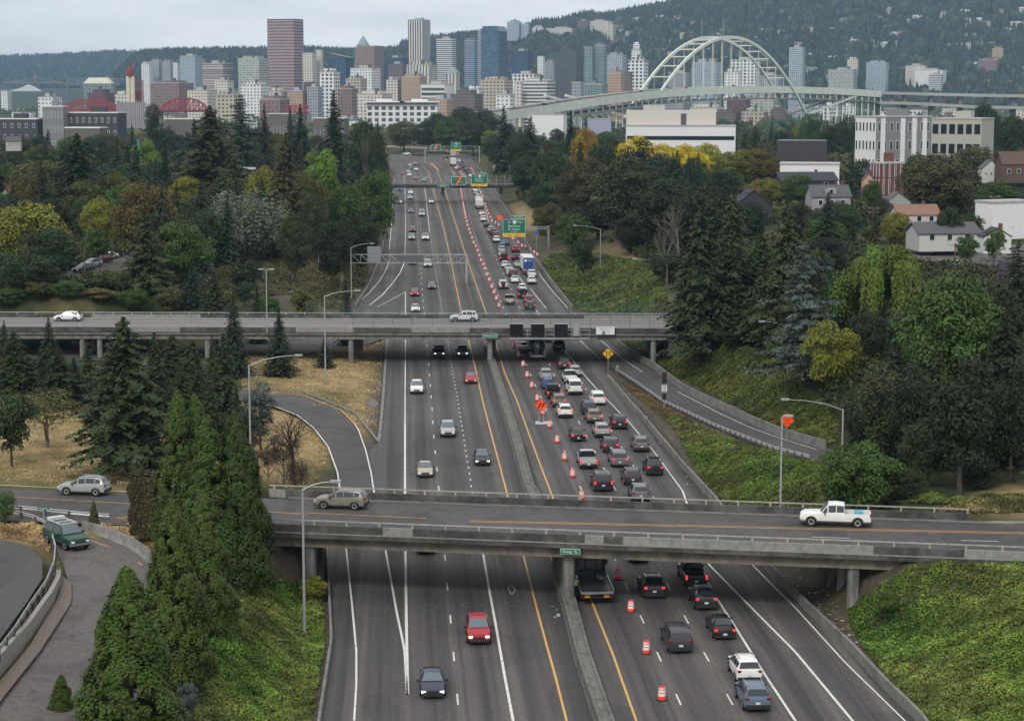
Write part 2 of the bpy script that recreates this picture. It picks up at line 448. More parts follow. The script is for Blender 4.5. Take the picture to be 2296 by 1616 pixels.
def zone(X,Y):
 PXv,PYv=proj(X,Y,Gz(X,Y))
 def blob(cx,cy,rx,ry):return np.exp(-(((PXv-cx)/rx)**2+((PYv-cy)/ry)**2))
 n=(np.sin(X*.31)+np.sin(Y*.23+X*.11)+np.sin(X*1.3+Y*.9)*.5)*.12
 dry=blob(120,990,330,90)+blob(480,1010,160,60)+blob(650,980,80,90)+blob(760,840,150,45)+blob(700,780,180,30)+blob(820,930,40,60)+blob(80,1190,130,30)+blob(330,1180,90,30)+blob(1400,600,110,45)*.5+blob(740,590,60,60)*.8+blob(660,610,60,40)*.5+blob(1170,490,60,30)*.8+blob(2290,1120,70,30)
 soil=blob(1640,900,110,20)*.6+blob(1480,890,70,30)+blob(1540,960,60,40)*.7+blob(590,640,60,40)*.7+blob(640,660,60,25)+blob(1230,600,30,60)+blob(2040,1330,120,55)+blob(650,1270,70,40)
 dl=XL(Y)-X;dr=X-XR(Y)
 edge=np.exp(-(np.minimum(np.where(dl>0,dl,99),np.where(dr>0,dr,99))/2.2)**2)
 soil=np.maximum(soil,edge)
 return np.clip(dry*1.3+n,0,1),np.clip(soil*1.1+n,0,1)
dry,soil=zone(XX.ravel(),YY.ravel())
farw=smst((YY.ravel()-900)/1500)
cols=np.stack([dry,soil,farw,np.ones_like(dry)],-1)
gm=bpy.data.materials.new("ground_cover");gm.use_nodes=True
def build_ground_mat(gm):
 nt=gm.node_tree;b=nt.nodes["Principled BSDF"];L=nt.links.new
 b.inputs["Roughness"].default_value=.95;b.inputs["Specular IOR Level"].default_value=.15
 g=_n(nt,"ShaderNodeNewGeometry")
 def ramp(scale,stops,det=8,stretch=None):
  v=g.outputs["Position"]
  if stretch:
   mm=_n(nt,"ShaderNodeMapping");mm.inputs["Scale"].default_value=stretch;L(v,mm.inputs[0]);v=mm.outputs[0]
  no=_n(nt,"ShaderNodeTexNoise");no.inputs["Scale"].default_value=scale;no.inputs["Detail"].default_value=det;no.inputs["Roughness"].default_value=.68
  L(v,no.inputs["Vector"])
  cr=_n(nt,"ShaderNodeValToRGB");e=cr.color_ramp.elements
  e[0].position,e[0].color=stops[0][0],(*stops[0][1],1)
  e[1].position,e[1].color=stops[-1][0],(*stops[-1][1],1)
  for p,c in stops[1:-1]:
   q=e.new(p);q.color=(*c,1)
  L(no.outputs["Fac"],cr.inputs[0]);return cr.outputs[0]
 ivy=ramp(.45,[(.3,(.014,.022,.009)),(.5,(.030,.042,.013)),(.7,(.06,.062,.02))])
 dryc=ramp(.5,[(.28,(.12,.11,.04)),(.45,(.27,.20,.09)),(.72,(.40,.30,.15))])
 soilc=ramp(1.4,[(.3,(.05,.04,.034)),(.6,(.11,.09,.075)),(.78,(.26,.23,.20))])
 wood=ramp(.006,[(.3,(.030,.045,.026)),(.7,(.055,.075,.035))])
 at=_n(nt,"ShaderNodeAttribute");at.attribute_name="zone"
 sp=_n(nt,"ShaderNodeSeparateColor");L(at.outputs["Color"],sp.inputs[0])
 cur=ivy
 for s,c in((sp.outputs[0],dryc),(sp.outputs[1],soilc),(sp.outputs[2],wood)):
  m2=_n(nt,"ShaderNodeMixRGB");L(s,m2.inputs[0]);L(cur,m2.inputs[1]);L(c,m2.inputs[2]);cur=m2.outputs[0]
 L(cur,b.inputs["Base Color"])
 no=_n(nt,"ShaderNodeTexNoise");no.inputs["Scale"].default_value=1.6;no.inputs["Detail"].default_value=8
 L(g.outputs["Position"],no.inputs["Vector"])
 bp=_n(nt,"ShaderNodeBump");bp.inputs["Strength"].default_value=.7;bp.inputs["Distance"].default_value=.25
 L(no.outputs["Fac"],bp.inputs["Height"]);L(bp.outputs[0],b.inputs["Normal"])
build_ground_mat(gm)
me=np_mesh("ground",np.stack([XX.ravel(),YY.ravel(),ZZ.ravel()],-1),Q,gm,{"zone":('POINT',cols)})
me.polygons.foreach_set("use_smooth",[True]*len(me.polygons))
link("ground",me,kind="structure",label="ground of banks, dry grass and wooded hills on both sides of the freeway")
YELL=[(1270.5,1616),(1245.5,1516.5),(1222,1433),(1199,1346.5),(1174,1246.5),(1138,1112),(1124,1057),(1105,987),(1085,910.5),(1067,830.5),(1050,760.5),(1032,689),(1017,616),(1007,566),(995,513),(982,466),(970,419),(965,399),(958.6,383),(945,371),(915,364),(879,360)]
YELR=[(1427,1616),(1405.5,1556.5),(1375.5,1470),(1332,1361.5),(1284,1240),(1242,1122),(1212,1044),(1185,970.5),(1158.6,897),(1132,837),(1108.6,760.5),(1087,693),(1062,623),(1042,566),(1018.6,493),(995,419),(985,396),(978.6,379.4),(965,369),(940,360),(900,354)]
yLw=[PR(*p) for p in YELL];yRw=[PR(*p) for p in YELR]
def xof(w,Y):
 a=sorted(w,key=lambda q:q[1]);return np.interp(Y,[q[1] for q in a],[q[0] for q in a])
fy=np.concatenate([np.arange(20,130,8.),np.arange(130,460,2.5),np.arange(460,1190,5.)])
V=[];UVs=[]
NC=40
for Yv in fy:
 a,c=float(XL(Yv)),float(XR(Yv))
 for i in range(NC+1):
  x=a+(c-a)*i/NC
  V.append((x,Yv,RZ(Yv)))
  ml,mr_=float(xof(yLw,max(Yv,137))),float(xof(yRw,max(Yv,137)))
  if Yv<137:ml+=(137-Yv)*.053-.0;mr_+=(137-Yv)*.053
  UVs.append((x-ml if x<(ml+mr_)/2 else x-mr_,Yv))
n1=NC+1
Qf=[(j*n1+i,j*n1+i+1,(j+1)*n1+i+1,(j+1)*n1+i) for j in range(len(fy)-1) for i in range(NC)]
me=np_mesh("freeway",V,Qf,ASPH)
uvl=me.uv_layers.new(name="lane")
UVa=np.array(UVs,np.float32)[np.array(Qf).ravel()]
uvl.data.foreach_set("uv",UVa.ravel())
link("freeway",me,kind="structure",label="ten-lane freeway of worn grey asphalt running away under both overpasses")
def ribbon(name,Lp,Rp,m,dz=0.0,**k):
 b=MB();n=len(Lp)
 vs=[(q[0],q[1],q[2]+dz) for q in Lp]+[(q[0],q[1],q[2]+dz) for q in Rp]
 b.add(vs,[(i,n+i,n+i+1,i+1) for i in range(n-1)])
 return b.build(name,m,**k)
ribbon("ramp_road",loopL,loopR,ASPH2,.012,kind="structure",label="curved ramp road sweeping out of the trees to the freeway edge")
ribbon("ramp_road",ronL,ronR,ASPH2,.012,kind="structure",label="on ramp road between guardrail and concrete barrier right of the freeway")
ribbon("ramp_road",rllL,rllR,ASPH3,.012,kind="structure",label="cracked patched ramp road with the green wagon on it")
ribbon("ramp_road",offL,offR,ASPH2,.02,kind="structure",label="off ramp road curving away under the far overpass into the firs")
def pad(name,px,m,label,lift=.15):
 pts=[P(a,c,8) for a,c in px]
 pts=[(x,y_,0) for x,y_,_ in pts]
 zz=7.84+lift
 b=MB();b.add([(x,y_,zz) for x,y_,_ in pts],[tuple(range(len(pts)))])
 b.build(name,m,kind="structure",label=label);return zz
STREETL_Z=pad("street",[(150,645),(300,622),(345,570),(300,560),(235,566),(180,585),(140,620)],ASPH2,"side street of dark asphalt lined with parked cars behind the trees")
YARD_Z=pad("street",[(2040,610),(2300,610),(2300,548),(2080,548),(2040,560)],ASPH3,"grey asphalt street and yard in front of the white house",.1)
def zpoly(name,pts,m,**k):
 b=MB();b.add(pts,[tuple(range(len(pts)))]);return b.build(name,m,**k)
upl=[P(-200,1200,5.75),P(0,1208,5.75),P(60,1222,5.75),P(95,1255,5.75),P(95,1295,5.75),P(60,1350,5.75),P(0,1432,5.75),P(-150,1620,5.75),P(-400,1620,5.75)]
zpoly("street",upl,ASPH2,kind="structure",label="dark asphalt street above the retaining wall at the photo's lower left edge")
def line(pts,w,m=WHITEP,dz=.02,f=PR,nm="lane_line",label=None,taper=True):
 wp=[f(x,y_) if f is PR else f(x,y_,0) for x,y_ in pts] if len(pts[0])==2 else pts
 wp=resample(wp,max(12,len(wp)*9))
 if len(pts[0])==2 and f is PR:wp=[(q[0],q[1],RZ(q[1])+q[1]*6e-5) for q in wp]
 b=MB()
 b.sweep([(q[0],q[1],q[2]+dz) for q in wp],[(-w/2,0),(w/2,0)],closed=False)
 return b.build(nm,m,kind="structure",label=label or "painted line on the freeway asphalt")
def dashes(pts,w,dash,per,m=WHITEP,start=0.,label=None,gap0=None):
 wp=np.array([(q[0],q[1],RZ(q[1])+q[1]*6e-5) for q in resample([PR(*p) for p in pts],400)]);d=np.r_[0,np.cumsum(np.linalg.norm(np.diff(wp,axis=0),axis=1))]
 b=MB();s=start
 while s+dash<d[-1]:
  a=[np.interp(s,d,wp[:,k]) for k in range(3)];c=[np.interp(s+dash,d,wp[:,k]) for k in range(3)]
  b.sweep([(a[0],a[1],a[2]+.02),(c[0],c[1],c[2]+.02)],[(-w/2,0),(w/2,0)],closed=False)
  s+=per
 return b.build("lane_line",m,kind="structure",label=label or "dashed white lane line on the freeway")
line(YELL,.17,YELP,label="yellow line along the left carriageway's inner edge")
line(YELR,.17,YELP,label="yellow line along the right carriageway's inner edge")
line([(914,1556),(911,1376),(909,1233),(908,1100),(908,950)],.22,label="wide white line at the gore of the left carriageway")
line([(908,950),(908.5,850),(909,760),(909,655)],.15,label="white edge line of the left carriageway between the overpasses")
line([P(842,1125,.03),P(832,1060,.05),P(820,1010,.08),P(805,967,.12),P(795,950,.14)],.16,dz=.06,label="white inner line of the curved ramp's end")
line([(913,1556),(907,1456),(889,1370),(864,1231),(842,1112)],.18,label="white line where the curved ramp joins the freeway")
line([P(794,1616),P(799,1533),P(799,1460),P(789,1353),P(776,1230),P(764,1110,.03),P(757,1060,.06),P(736,1002,.12),P(703,959,.22),P(666,931,.42),P(622,914,.52),P(560,899,.72)],.16,dz=.05,label="white outer line of the curved ramp")
line([P(540,872,.72),P(597,876,.55),P(683,888,.45),P(765,920,.25),P(785,940,.16),P(796,952,.15)],.16,YELP,dz=.06,label="yellow inner line of the curved ramp")
D1=[(1027,1580),(1017,1466),(1009,1376),(1002,1301),(997,1240),(983,1084),(973,985),(968,904),(964,851),(957,764),(948.6,676),(945,623),(939,553),(934,479),(931,425)]
dashes(D1,.13,2.6,10.9,label="dashed white line between the first two lanes of the left carriageway")
line([(1150.5,1616),(1130.5,1510),(1112,1403),(1097,1323),(1085.5,1255),(1082,1235)],.2,label="solid white line left of the nearer red car's neighbour lane")
D2=[(1082,1225),(1059,1107),(1053,1064),(1045,1017),(1038.6,974),(1032,934),(1025,890),(1017.6,850),(1012,817),(1004.6,765),(990,693),(985,659),(980,623),(973.6,589),(968.6,553),(963,520)]
dashes(D2,.16,.9,3.6,label="short dotted white line along the inner lane of the left carriageway")
line([(963,520),(955,439),(950,410)],.15,label="thin solid line at the far end of the inner left lane")
dashes([(1545,1620),(1493,1506),(1450.5,1411.5),(1412,1330),(1382,1260),(1340,1175),(1302,1094),(1282,1047),(1264,1007),(1248.6,972),(1232,937),(1213,890),(1190,842),(1167,785),(1128,689),(1107,640),(1075,560),(1056,497),(1037,420)],.13,2.6,10.9,start=4,label="dashed white line beside the row of traffic drums")
dashes([(1660,1610),(1640.5,1575.5),(1583,1471),(1535,1381),(1492.7,1304),(1394.6,1124),(1346,1035.5),(1325,997),(1306,962),(1291,932),(1273.6,904),(1246,849),(1220,790),(1163.6,686),(1152,659.5),(1132,619),(1118.6,596),(1098.6,546),(1078.6,503),(1060,453),(1050,420)],.13,2.6,10.9,start=3,label="dashed white line down the middle of the queueing traffic")
dashes([(1540,1235),(1465,1115),(1447,1087),(1413.6,1034),(1370,965),(1330,900),(1290,830),(1258,780)],.13,1.6,6,label="dashed white line in front of the outer queueing lane")
line([(1784,1616.5),(1711,1506),(1652,1410.5),(1590,1315),(1540,1235)],.2,label="solid white line beside the white and blue grey cars at the right")
line([(1912.6,1616.5),(1784,1462),(1689,1366.5),(1586,1262),(1530.6,1100.5)],.2,label="solid white line of the exit lane at the right")
line([(1530.6,1100.5),(1465,1010.5),(1405,940.5),(1348.6,884),(1298.6,827),(1265,784),(1235,740),(1190,680)],.15,label="white edge line of the queueing lanes")
line([(2030,1616.5),(1894,1484),(1784,1363),(1687,1266.7),(1600,1160)],.13,label="thin white edge line next to the right barrier")
line([(1298.6,762),(1318,781),(1345,805)],.14,dz=.04,label="short white line at the on ramp gore")
line([P(1347,763,.03),P(1398.6,807,.03),P(1465,850.5,.1),P(1530.6,884,.7),P(1614,927,1.5),P(1680,958,2.1),P(1747,982,2.6),P(1830,1008,3.2)],.13,dz=.04,label="white line along the on ramp's barrier")
line([P(1536,926.5,1.2),P(1614,926.5,1.45)],.3,dz=.04,label="white stop bar across the on ramp")
line([(872,589),(862,612),(848.6,633),(830,655),(808.6,674)],.15,label="curved white line of the off ramp's outer edge")
line([(907,589),(897,612),(882,633),(857,662),(828.6,684.5)],.22,label="wide curved white line of the off ramp")
line([(909.5,655),(882,669.5),(845,689.5)],.15,label="angled white line at the off ramp gore")
line([(885,340+60),(882,425),(878,500),(873,560)],.15,label="white outer edge line of the far left carriageway")
line([(907,589),(909,540),(909,480),(908,420),(905,392)],.13,label="white line left of the far oncoming cars")
line([(1190,692),(1187,672),(1170,630),(1142,590),(1128,555),(1108,520),(1096,500),(1085,455),(1073,420)],.17,label="white line along the far drum row")
line([(1274,692),(1240,655),(1217,625),(1205,608)],.15,label="white exit lane line right of the lorry")
line([(1225,692),(1195,655),(1190,648)],.15,label="second white line of the exit gore")
line([P(197,1210,5.2),P(243,1226,5.1),P(283,1243,5.0),P(318,1267,5.0)],.13,YELP,dz=.05,label="worn yellow line on the cracked ramp")
def strip(Lpx,Rpx,m,dz,label):
 a=resample([PR(*p) for p in Lpx],40);c=resample([PR(*p) for p in Rpx],40)
 return ribbon("shoulder_strip",a,c,m,dz,kind="structure",label=label)
strip([(1320,1616),(1222,1260),(1165,1040),(1110,850),(1052,670),(1008,500),(990,425)],[(1345,1616),(1250,1290),(1185,1040),(1125,850),(1062,670),(1013,500),(994,425)],DARKST,.008,"dark sealed strip at the foot of the median barrier")
strip([(1295,1616),(1248,1433),(1200,1246),(1160,1112),(1107,910),(1070,760)],[(1322,1616),(1270,1433),(1218,1246),(1176,1112),(1120,910),(1082,760)],DARKST,.006,"dark sealed shoulder left of the median barrier")
def ringmark(px,py,rx,dz=.022):
 c=PR(px,py);b=MB();n=28
 vs=[]
 for i in range(n):
  g=2*math.pi*i/n
  for r in(rx,rx-.06):vs.append((c[0]+r*math.cos(g),c[1]+r*math.sin(g),c[2]+dz))
 b.add(vs,[(2*i,(2*i+2)%(2*n),(2*i+3)%(2*n),2*i+1) for i in range(n)])
 b.build("detector_loop",mat("pale_sealant",(.16,.155,.15),.8),kind="structure",label="round traffic detector loop cut in the lane just before the near overpass")
for px,py in((847,1364),(959,1360),(1058,1356),(1153,1353)):ringmark(px,py,.9)
dm=[PR(1139,1318),PR(1147,1312),PR(1156,1322),PR(1147,1333)]
line([dm[0],dm[1],dm[2],dm[3],dm[0]],.13,mat("worn_white_paint",(.35,.35,.34),.8),nm="diamond_marking",label="worn white diamond painted in the inner lane under the near overpass")
# ================================================================= overpasses, barriers, signs, lamps
def yaw_of(a,b):return math.atan2(b[1]-a[1],b[0]-a[0])
def lin(a,b,t):return tuple(a[i]+(b[i]-a[i])*t for i in range(3))
NB=empty("overpass_bridge",gpt(20,7,0),label="near concrete road overpass with patched parapets and the Going St. sign",cat="overpass")
NB.matrix_world=Matrix.Translation(gpt(20,7,0))
bpy.context.view_layer.update()
def child(o,par):
 o.parent=par;o.matrix_parent_inverse=Matrix.Translation(par.location).inverted() if not par.rotation_euler.z else par.matrix_world.inverted();return o
def on_line(s0,s1,w0,w1,z0,z1,b):
 """box between s0..s1 along the overpass, w0..w1 across"""
 c=[gpt(s,w,z) for z in(z0,z1) for s,w in((s0,w0),(s1,w0),(s1,w1),(s0,w1))]
 b.add(c,[(3,2,1,0),(4,5,6,7),(0,1,5,4),(1,2,6,5),(2,3,7,6),(3,0,4,7)]);return b
S_L=gs(560,1180)[0];S_R=gs(2205,1245)[0]
S_E=S_R+14
b=MB();on_line(S_L,S_E,-.15,GW+.15,5.15,5.58,b);child(b.build("deck",CONC),NB)
dk=MB();on_line(S_L-1,S_E+30,.35,GW-.35,5.585,5.60,dk)
child(dk.build("deck_surface",ASPH2),NB)
for i in range(5):
 w=.35+i*(GW-.9)/4
 b=MB();on_line(S_L+1,S_R-1.5,w,w+.55,4.25,5.148,b)
 child(b.build("girder",mat("warm_girder_concrete",(.19,.165,.13),.85,var=.18,vscale=.5,col2=(.10,.088,.07),coord="World")),NB)
def parapet(par,w0,w1,z0,z1,s0,s1,rail_w,seed,left_rail=True):
 r=random.Random(seed);s=s0;k=0
 while s<s1:
  L_=r.choice((1.6,2.6,3.2,4.0));e=min(s+L_,s1)
  b=MB();on_line(s,e-.02,w0,w1,z0,z1,b)
  near_patch=s>s0+(s1-s0)*.40
  m=CONCL if(r.random()<(.80 if near_patch and seed==1 else.14)) else CONCD
  child(b.build("parapet_panel",m),par);s=e
 b=MB();on_line(s0,s1,rail_w-.05,rail_w+.05,z1+.33,z1+.43,b)
 s=s0+.4
 while s<s1:
  on_line(s,s+.16,rail_w-.06,rail_w+.06,z1+.003,z1+.34,b);s+=2.85
 child(b.build("railing",RAILM),par)
parapet(NB,-.28,.02,5.585,6.3,S_L,S_E,-.12,1)
parapet(NB,GW-.02,GW+.28,5.585,6.3,S_L-2,gs(2172,1165)[0],GW+.12,2)
b=MB();on_line(S_L,S_E,-.42,-.152,5.2,5.583,b);child(b.build("parapet_ledge",CONCD),NB);b=MB();on_line(S_L,S_E,-.45,-.282,5.586,5.66,b);child(b.build("ledge_lip",CONCL),NB)
b=MB();on_line(S_L,S_E,.023,.5,5.603,5.68,b);on_line(S_L,S_E,GW-.5,GW-.023,5.603,5.68,b);child(b.build("kerb",CONC),NB)
def oct_col(px,py,r,top,zb=0.,shift=0.0,dw=0.0):
 q=PR(px,py);x,y=q[0],q[1]
 x-=.06*dw;y+=dw
 b=MB();b.lathe([(r,gz(x,y)-.5 if zb is None else zb),(r,top)],(x,y,0),8)
 return b
def col_row(px,py,r,top,par,n,base=0.0,gap=3.7,first=0.):
 for i in range(n):
  child(oct_col(px,py,r,top,base,dw=first+i*gap).build("column",COLM),par)
GIRDM=mat("warm_girder_concrete",(.19,.165,.13),.85,var=.18,vscale=.5,col2=(.10,.088,.07),coord="World")
for cpx,cpy in((1275,1366),(1911,1405),(697,1330)):
 s_c=gs(cpx,cpy,0)[0];x0_,y0_,_=gpt(s_c,.95)
 x0_=P(cpx,cpy,0)[0]*y0_/P(cpx,cpy,0)[1]
 for i in range(4):
  o=MB().lathe([(.50,-.3),(.50,4.249)],(x0_-.06*i*3.7,y0_+i*3.75,0),8).build("column",COLM);child(o,NB)
b=MB()
on_line(S_R-3.2,S_R+4,.3,GW-.3,1.5,4.24,b);child(b.build("abutment",CONCD),NB)
b=MB();on_line(S_L-3,S_L+3,.3,GW-.3,1.5,4.24,b);child(b.build("abutment",CONCD),NB)
def deck_line(a,c,w,m,label,z=5.615):
 A,Bq=P(*a,z),P(*c,z);b=MB();b.sweep([A,Bq],[(-w/2,0),(w/2,0)],closed=False)
 return b.build("lane_line",m,kind="structure",label=label)
deck_line((689,1149),(955,1161.5),.13,YELP,"yellow line on the near overpass, left part");deck_line((-60,1108),(689,1152),.13,YELP,"yellow line on the street left of the near overpass")
deck_line((1052,1166.5),(2420,1196),.13,YELP,"yellow line along the near overpass");deck_line((1052,1169),(2420,1199),.13,YELP,"second yellow line along the near overpass")
deck_line((-60,1083),(560,1116),.12,WHITEP,"white edge line of the street behind the firs");deck_line((2182,1168.5),(2420,1170),.14,WHITEP,"white line at the overpass's right end")
deck_line((1820,1203),(1905,1206),.13,WHITEP,"short white line on the near overpass");deck_line((2154,1211),(2240,1213),.13,WHITEP,"short white dash at the overpass's right end")
deck_line((1890,1158),(1930,1159.5),.1,WHITEP,"faint white dash behind the pickup")
def gstrip(s0,s1,w0,w1,z,label):
 b=MB();b.add([gpt(s0,w0,z),gpt(s1,w0,z),gpt(s1,w1,z),gpt(s0,w1,z)],[(0,1,2,3)]);b.build("street",ASPH2,kind="structure",label=label)
gstrip(-90,S_L-1.0,.2,GW-.6,5.59,"street asphalt leading onto the near overpass from the left")
gstrip(S_E+30,150,.2,GW,5.6,"street asphalt leaving the near overpass at the right")
gstrip(S_E,S_E+30,-3.5,GW+3.5,5.56,"street corner asphalt at the right end of the near overpass")
A2,B2=P(-60,731,6.0),P(1556,735,6.0)
A2=(A2[0],A2[1],0);B2=(B2[0],B2[1],0)
d2=(Vector(B2)-Vector(A2)).normalized();p2=Vector((-d2.y,d2.x,0));LEN2=(Vector(B2)-Vector(A2)).length;W2=18.0
A2=tuple(Vector(A2)-d2*40);LEN2+=40
def q2(s,w,z):v=Vector(A2)+d2*s+p2*w;return(v.x,v.y,z)
def s2(px,py=735,z=6.0):return(Vector(P(px,py,z))-Vector((A2[0],A2[1],z))).dot(d2)
def bx2(s0,s1,w0,w1,z0,z1,b):
 c=[q2(s,w,z) for z in(z0,z1) for s,w in((s0,w0),(s1,w0),(s1,w1),(s0,w1))]
 b.add(c,[(3,2,1,0),(4,5,6,7),(0,1,5,4),(1,2,6,5),(2,3,7,6),(3,0,4,7)]);return b
FB=empty("overpass_bridge",q2(60,9,0),label="far concrete overpass on slim piers with green mesh fence and lane signals",cat="overpass")
child(bx2(0,LEN2,-.1,W2+.1,4.75,5.18,MB()).build("deck",CONC),FB)
child(bx2(0,LEN2+25,.5,W2-.5,5.185,5.2,MB()).build("deck_surface",mat("pale_deck_asphalt",(.16,.15,.148),.8,var=.12,vscale=.6,coord="World",stretch=(.1,1,1))),FB)
for i in range(5):
 w=.3+i*(W2-1.1)/4
 child(bx2(1,LEN2-1,w,w+.6,4.0,4.748,MB()).build("girder",COLM),FB)
for w0,w1,nm in((-.28,.02,3),(W2-.02,W2+.28,4)):
 r=random.Random(nm);s=0.
 while s<LEN2:
  e=min(s+9.1,LEN2)
  child(bx2(s,e-.03,w0,w1,5.185,5.9,MB()).build("parapet_panel",CONCD if r.random()<.8 else CONCL),FB);s=e
 b=bx2(0,LEN2,w0+.1,w0+.2,6.15,6.27,MB());s=.5
 while s<LEN2:bx2(s,s+.16,w0+.08,w0+.2,5.903,6.16,b);s+=3.2
 child(b.build("railing",GALV),FB)
child(bx2(0,LEN2,.023,1.6,5.203,5.35,MB()).build("sidewalk",CONCL),FB)
child(bx2(0,LEN2,W2-1.6,W2-.023,5.203,5.35,MB()).build("sidewalk",CONCL),FB)
def mesh_fence(s0,s1,w,z0,z1,step,pitch,par):
 b=MB()
 s=s0
 while s<=s1:bx2(s,s+.07,w-.035,w+.035,z0,z1,b);s+=step
 bx2(s0,s1,w-.02,w+.02,z1-.04,z1,b);bx2(s0,s1,w-.02,w+.02,z0+.9,z0+.93,b)
 s=s0
 while s<=s1:b.bar(q2(s,w,z0),q2(s,w,z1),.03,.03);s+=pitch
 return child(b.build("mesh_fence",FENCEG),par)
FS0,FS1=s2(790),s2(1535)
mesh_fence(FS0,FS1,-.02,5.9,8.0,3.1,.32,FB)
mesh_fence(s2(653),s2(1560),W2+.05,5.9,8.0,3.1,.32,FB)
def col2(px,par,n=3,py=None,r=.45,base=0.):
 s=s2(px,770,3.9)
 for i in range(n):
  x,y,_=q2(s,.9+i*7.6,0)
  child(MB().lathe([(r,min(gz(x,y),0.3)-.3),(r,3.999)],(x,y,0),8).build("column",COLM),par)
for px in(165,205):col2(px,FB,3)
for px in(452,780,1097,1468):col2(px,FB,3)
b=bx2(s2(1500),LEN2+4,.3,W2-.3,1.5,3.99,MB());child(b.build("abutment",CONCD),FB)
def dl2(w,s0,s1,m,wd,label):
 b=MB();b.sweep([q2(s0,w,5.215),q2(s1,w,5.215)],[(-wd/2,0),(wd/2,0)],closed=False);b.build("lane_line",m,kind="structure",label=label)
dl2(3.0,5,LEN2,WHITEP,.15,"near white line on the far overpass");dl2(W2-3.2,5,LEN2,WHITEP,.15,"far white line on the far overpass")
dl2(8.9,5,LEN2,YELP,.12,"yellow centre line on the far overpass");dl2(9.2,5,LEN2,YELP,.12,"second yellow centre line on the far overpass")
bx2(LEN2,LEN2+60,.3,W2-.3,5.0,5.19,MB()).build("street",ASPH2,kind="structure",label="street going into the trees right of the far overpass")
A3,B3=PD(868,421,702),PD(1130,422,702)
Z3=(A3[2]+B3[2])/2
TB=empty("overpass_bridge",(A3[0]+40,702,RZ(702)),label="distant dark thin overpass carrying two green signs and a wire fence",cat="overpass")
def bb3(x0,x1,y0,y1,z0,z1,nm,m):
 return child(MB().box(x0,x1,y0,y1,z0,z1).build(nm,m),TB)
bb3(A3[0]-4,B3[0]+4,702,711,Z3,Z3+.6,"girder",mat("dark_bridge_concrete",(.045,.042,.04),.9))
bb3(A3[0]-4,B3[0]+4,701.8,711.2,Z3+.603,Z3+1.2,"parapet",CONCD)
b=MB();x=A3[0]-4
while x<B3[0]+4:
 b.box(x,x+.08,701.7,701.78,Z3+.6,Z3+4.0);b.box(x,x+.08,711.2,711.28,Z3+.6,Z3+4.0);x+=3
for z in(Z3+4.0,Z3+2.6):b.box(A3[0]-4,B3[0]+4,701.72,701.78,z,z+.06)
child(b.build("mesh_fence",GALV),TB)
cx3=PD(993,430,705)[0]
child(MB().lathe([(.6,RZ(705)),(.6,Z3+.01)],(cx3,705,0),8).build("column",COLM),TB)
child(MB().lathe([(.6,RZ(705)),(.6,Z3+.01)],(PD(1123,430,705)[0],705,0),8).build("column",COLM),TB)
JER=[(-.30,0),(.30,0),(.30,.08),(.17,.33),(.09,.81),(-.09,.81),(-.17,.33),(-.30,.08)]
WALLP=[(-.14,0),(.14,0),(.12,.82),(-.12,.82)]
def barrier(name,pts,prof,m,label,cat="barrier",parts=0,**k):
 pts=resample(pts,max(24,len(pts)*6))
 return MB().sweep(pts,prof).build(name,m,label=label,cat=cat,**k)
medc=[(1400,1750),(1347,1600),(1306,1477),(1277,1363),(1240,1250)]
medp=[PR(*p) for p in medc]
MEDW=[(-.66,0),(.66,0),(.60,.06),(.54,.8),(.34,.82),(.30,.70),(-.30,.70),(-.34,.82),(-.54,.8),(-.60,.06)]
CONCM=mat("median_concrete",(.15,.143,.125),.9,var=.25,vscale=.7,col2=(.09,.085,.075),coord="World",bump=.3)
barrier("median_barrier",medp+[PR(1198,1120),PR(1186,1100)],MEDW,CONCM,"wide weathered concrete median barrier under and before the near overpass")
barrier("median_barrier",[PR(*p) for p in((1186,1099),(1157,990),(1132,910),(1104,820),(1085,762))],MEDW,CONCM,"weathered concrete median barrier between the two overpasses")
barrier("median_barrier",[PR(*p) for p in((1085,761),(1062,693),(1045,640),(1031,580),(1015,520),(998,465),(986,420),(978,398),(968,383),(948,373),(915,366),(880,361))],JER,CONCM,"narrow median barrier past the far overpass curving out of sight")
RB=[(2150,1740),(2063,1619),(1986,1545),(1901,1454),(1810,1369),(1714,1271),(1607,1133)]
barrier("concrete_barrier",[PR(*p) for p in RB],WALLP,CONC,"stained concrete barrier below the right ivy slope")
barrier("concrete_barrier",[PR(*p) for p in((1607,1132),(1530,1049),(1448,949),(1398,893),(1362,850))],WALLP,CONC,"concrete barrier between the queueing lanes and the weedy strip")
barrier("concrete_barrier",[PR(*p) for p in((1282,693),(1240,641),(1205,591),(1172,533),(1140,481),(1108,426),(1085,393),(1068,373),(1050,353))],WALLP,CONC,"long low concrete wall along the right slope beyond the far overpass")
barrier("concrete_barrier",[P(1366,758,.03),P(1412,796,.03),P(1465,824,.1),P(1530.7,874,.7),P(1590,904,1.3),P(1630,922,1.6),P(1690,950,2.1),P(1750,975,2.6),P(1850,1005,3.3)],[(-.15,-.3),(.15,-.3),(.12,.9),(-.12,.9)],CONC,"pale stained concrete barrier along the on ramp's far side")
barrier("concrete_barrier",[PR(*p) for p in((797,691),(829,641),(850,589),(862,541),(870,480),(878,425))],WALLP,CONC,"concrete barrier curving along the off ramp at the left")
barrier("concrete_barrier",[PR(*p) for p in((700,1740),(716,1616),(743,1440),(734,1240),(722,1190))],[(-.12,0),(.12,0),(.1,.45),(-.1,.45)],CONC,"low concrete kerb wall beside the left ivy slope")
barrier("concrete_barrier",[PR(*p) for p in((868,762),(864,820),(860,880),(855,940),(850,988))],[(-.2,0),(.2,0),(.2,.16),(-.2,.16)],CONC,"low kerb edging the dry grass island",cat="kerb")
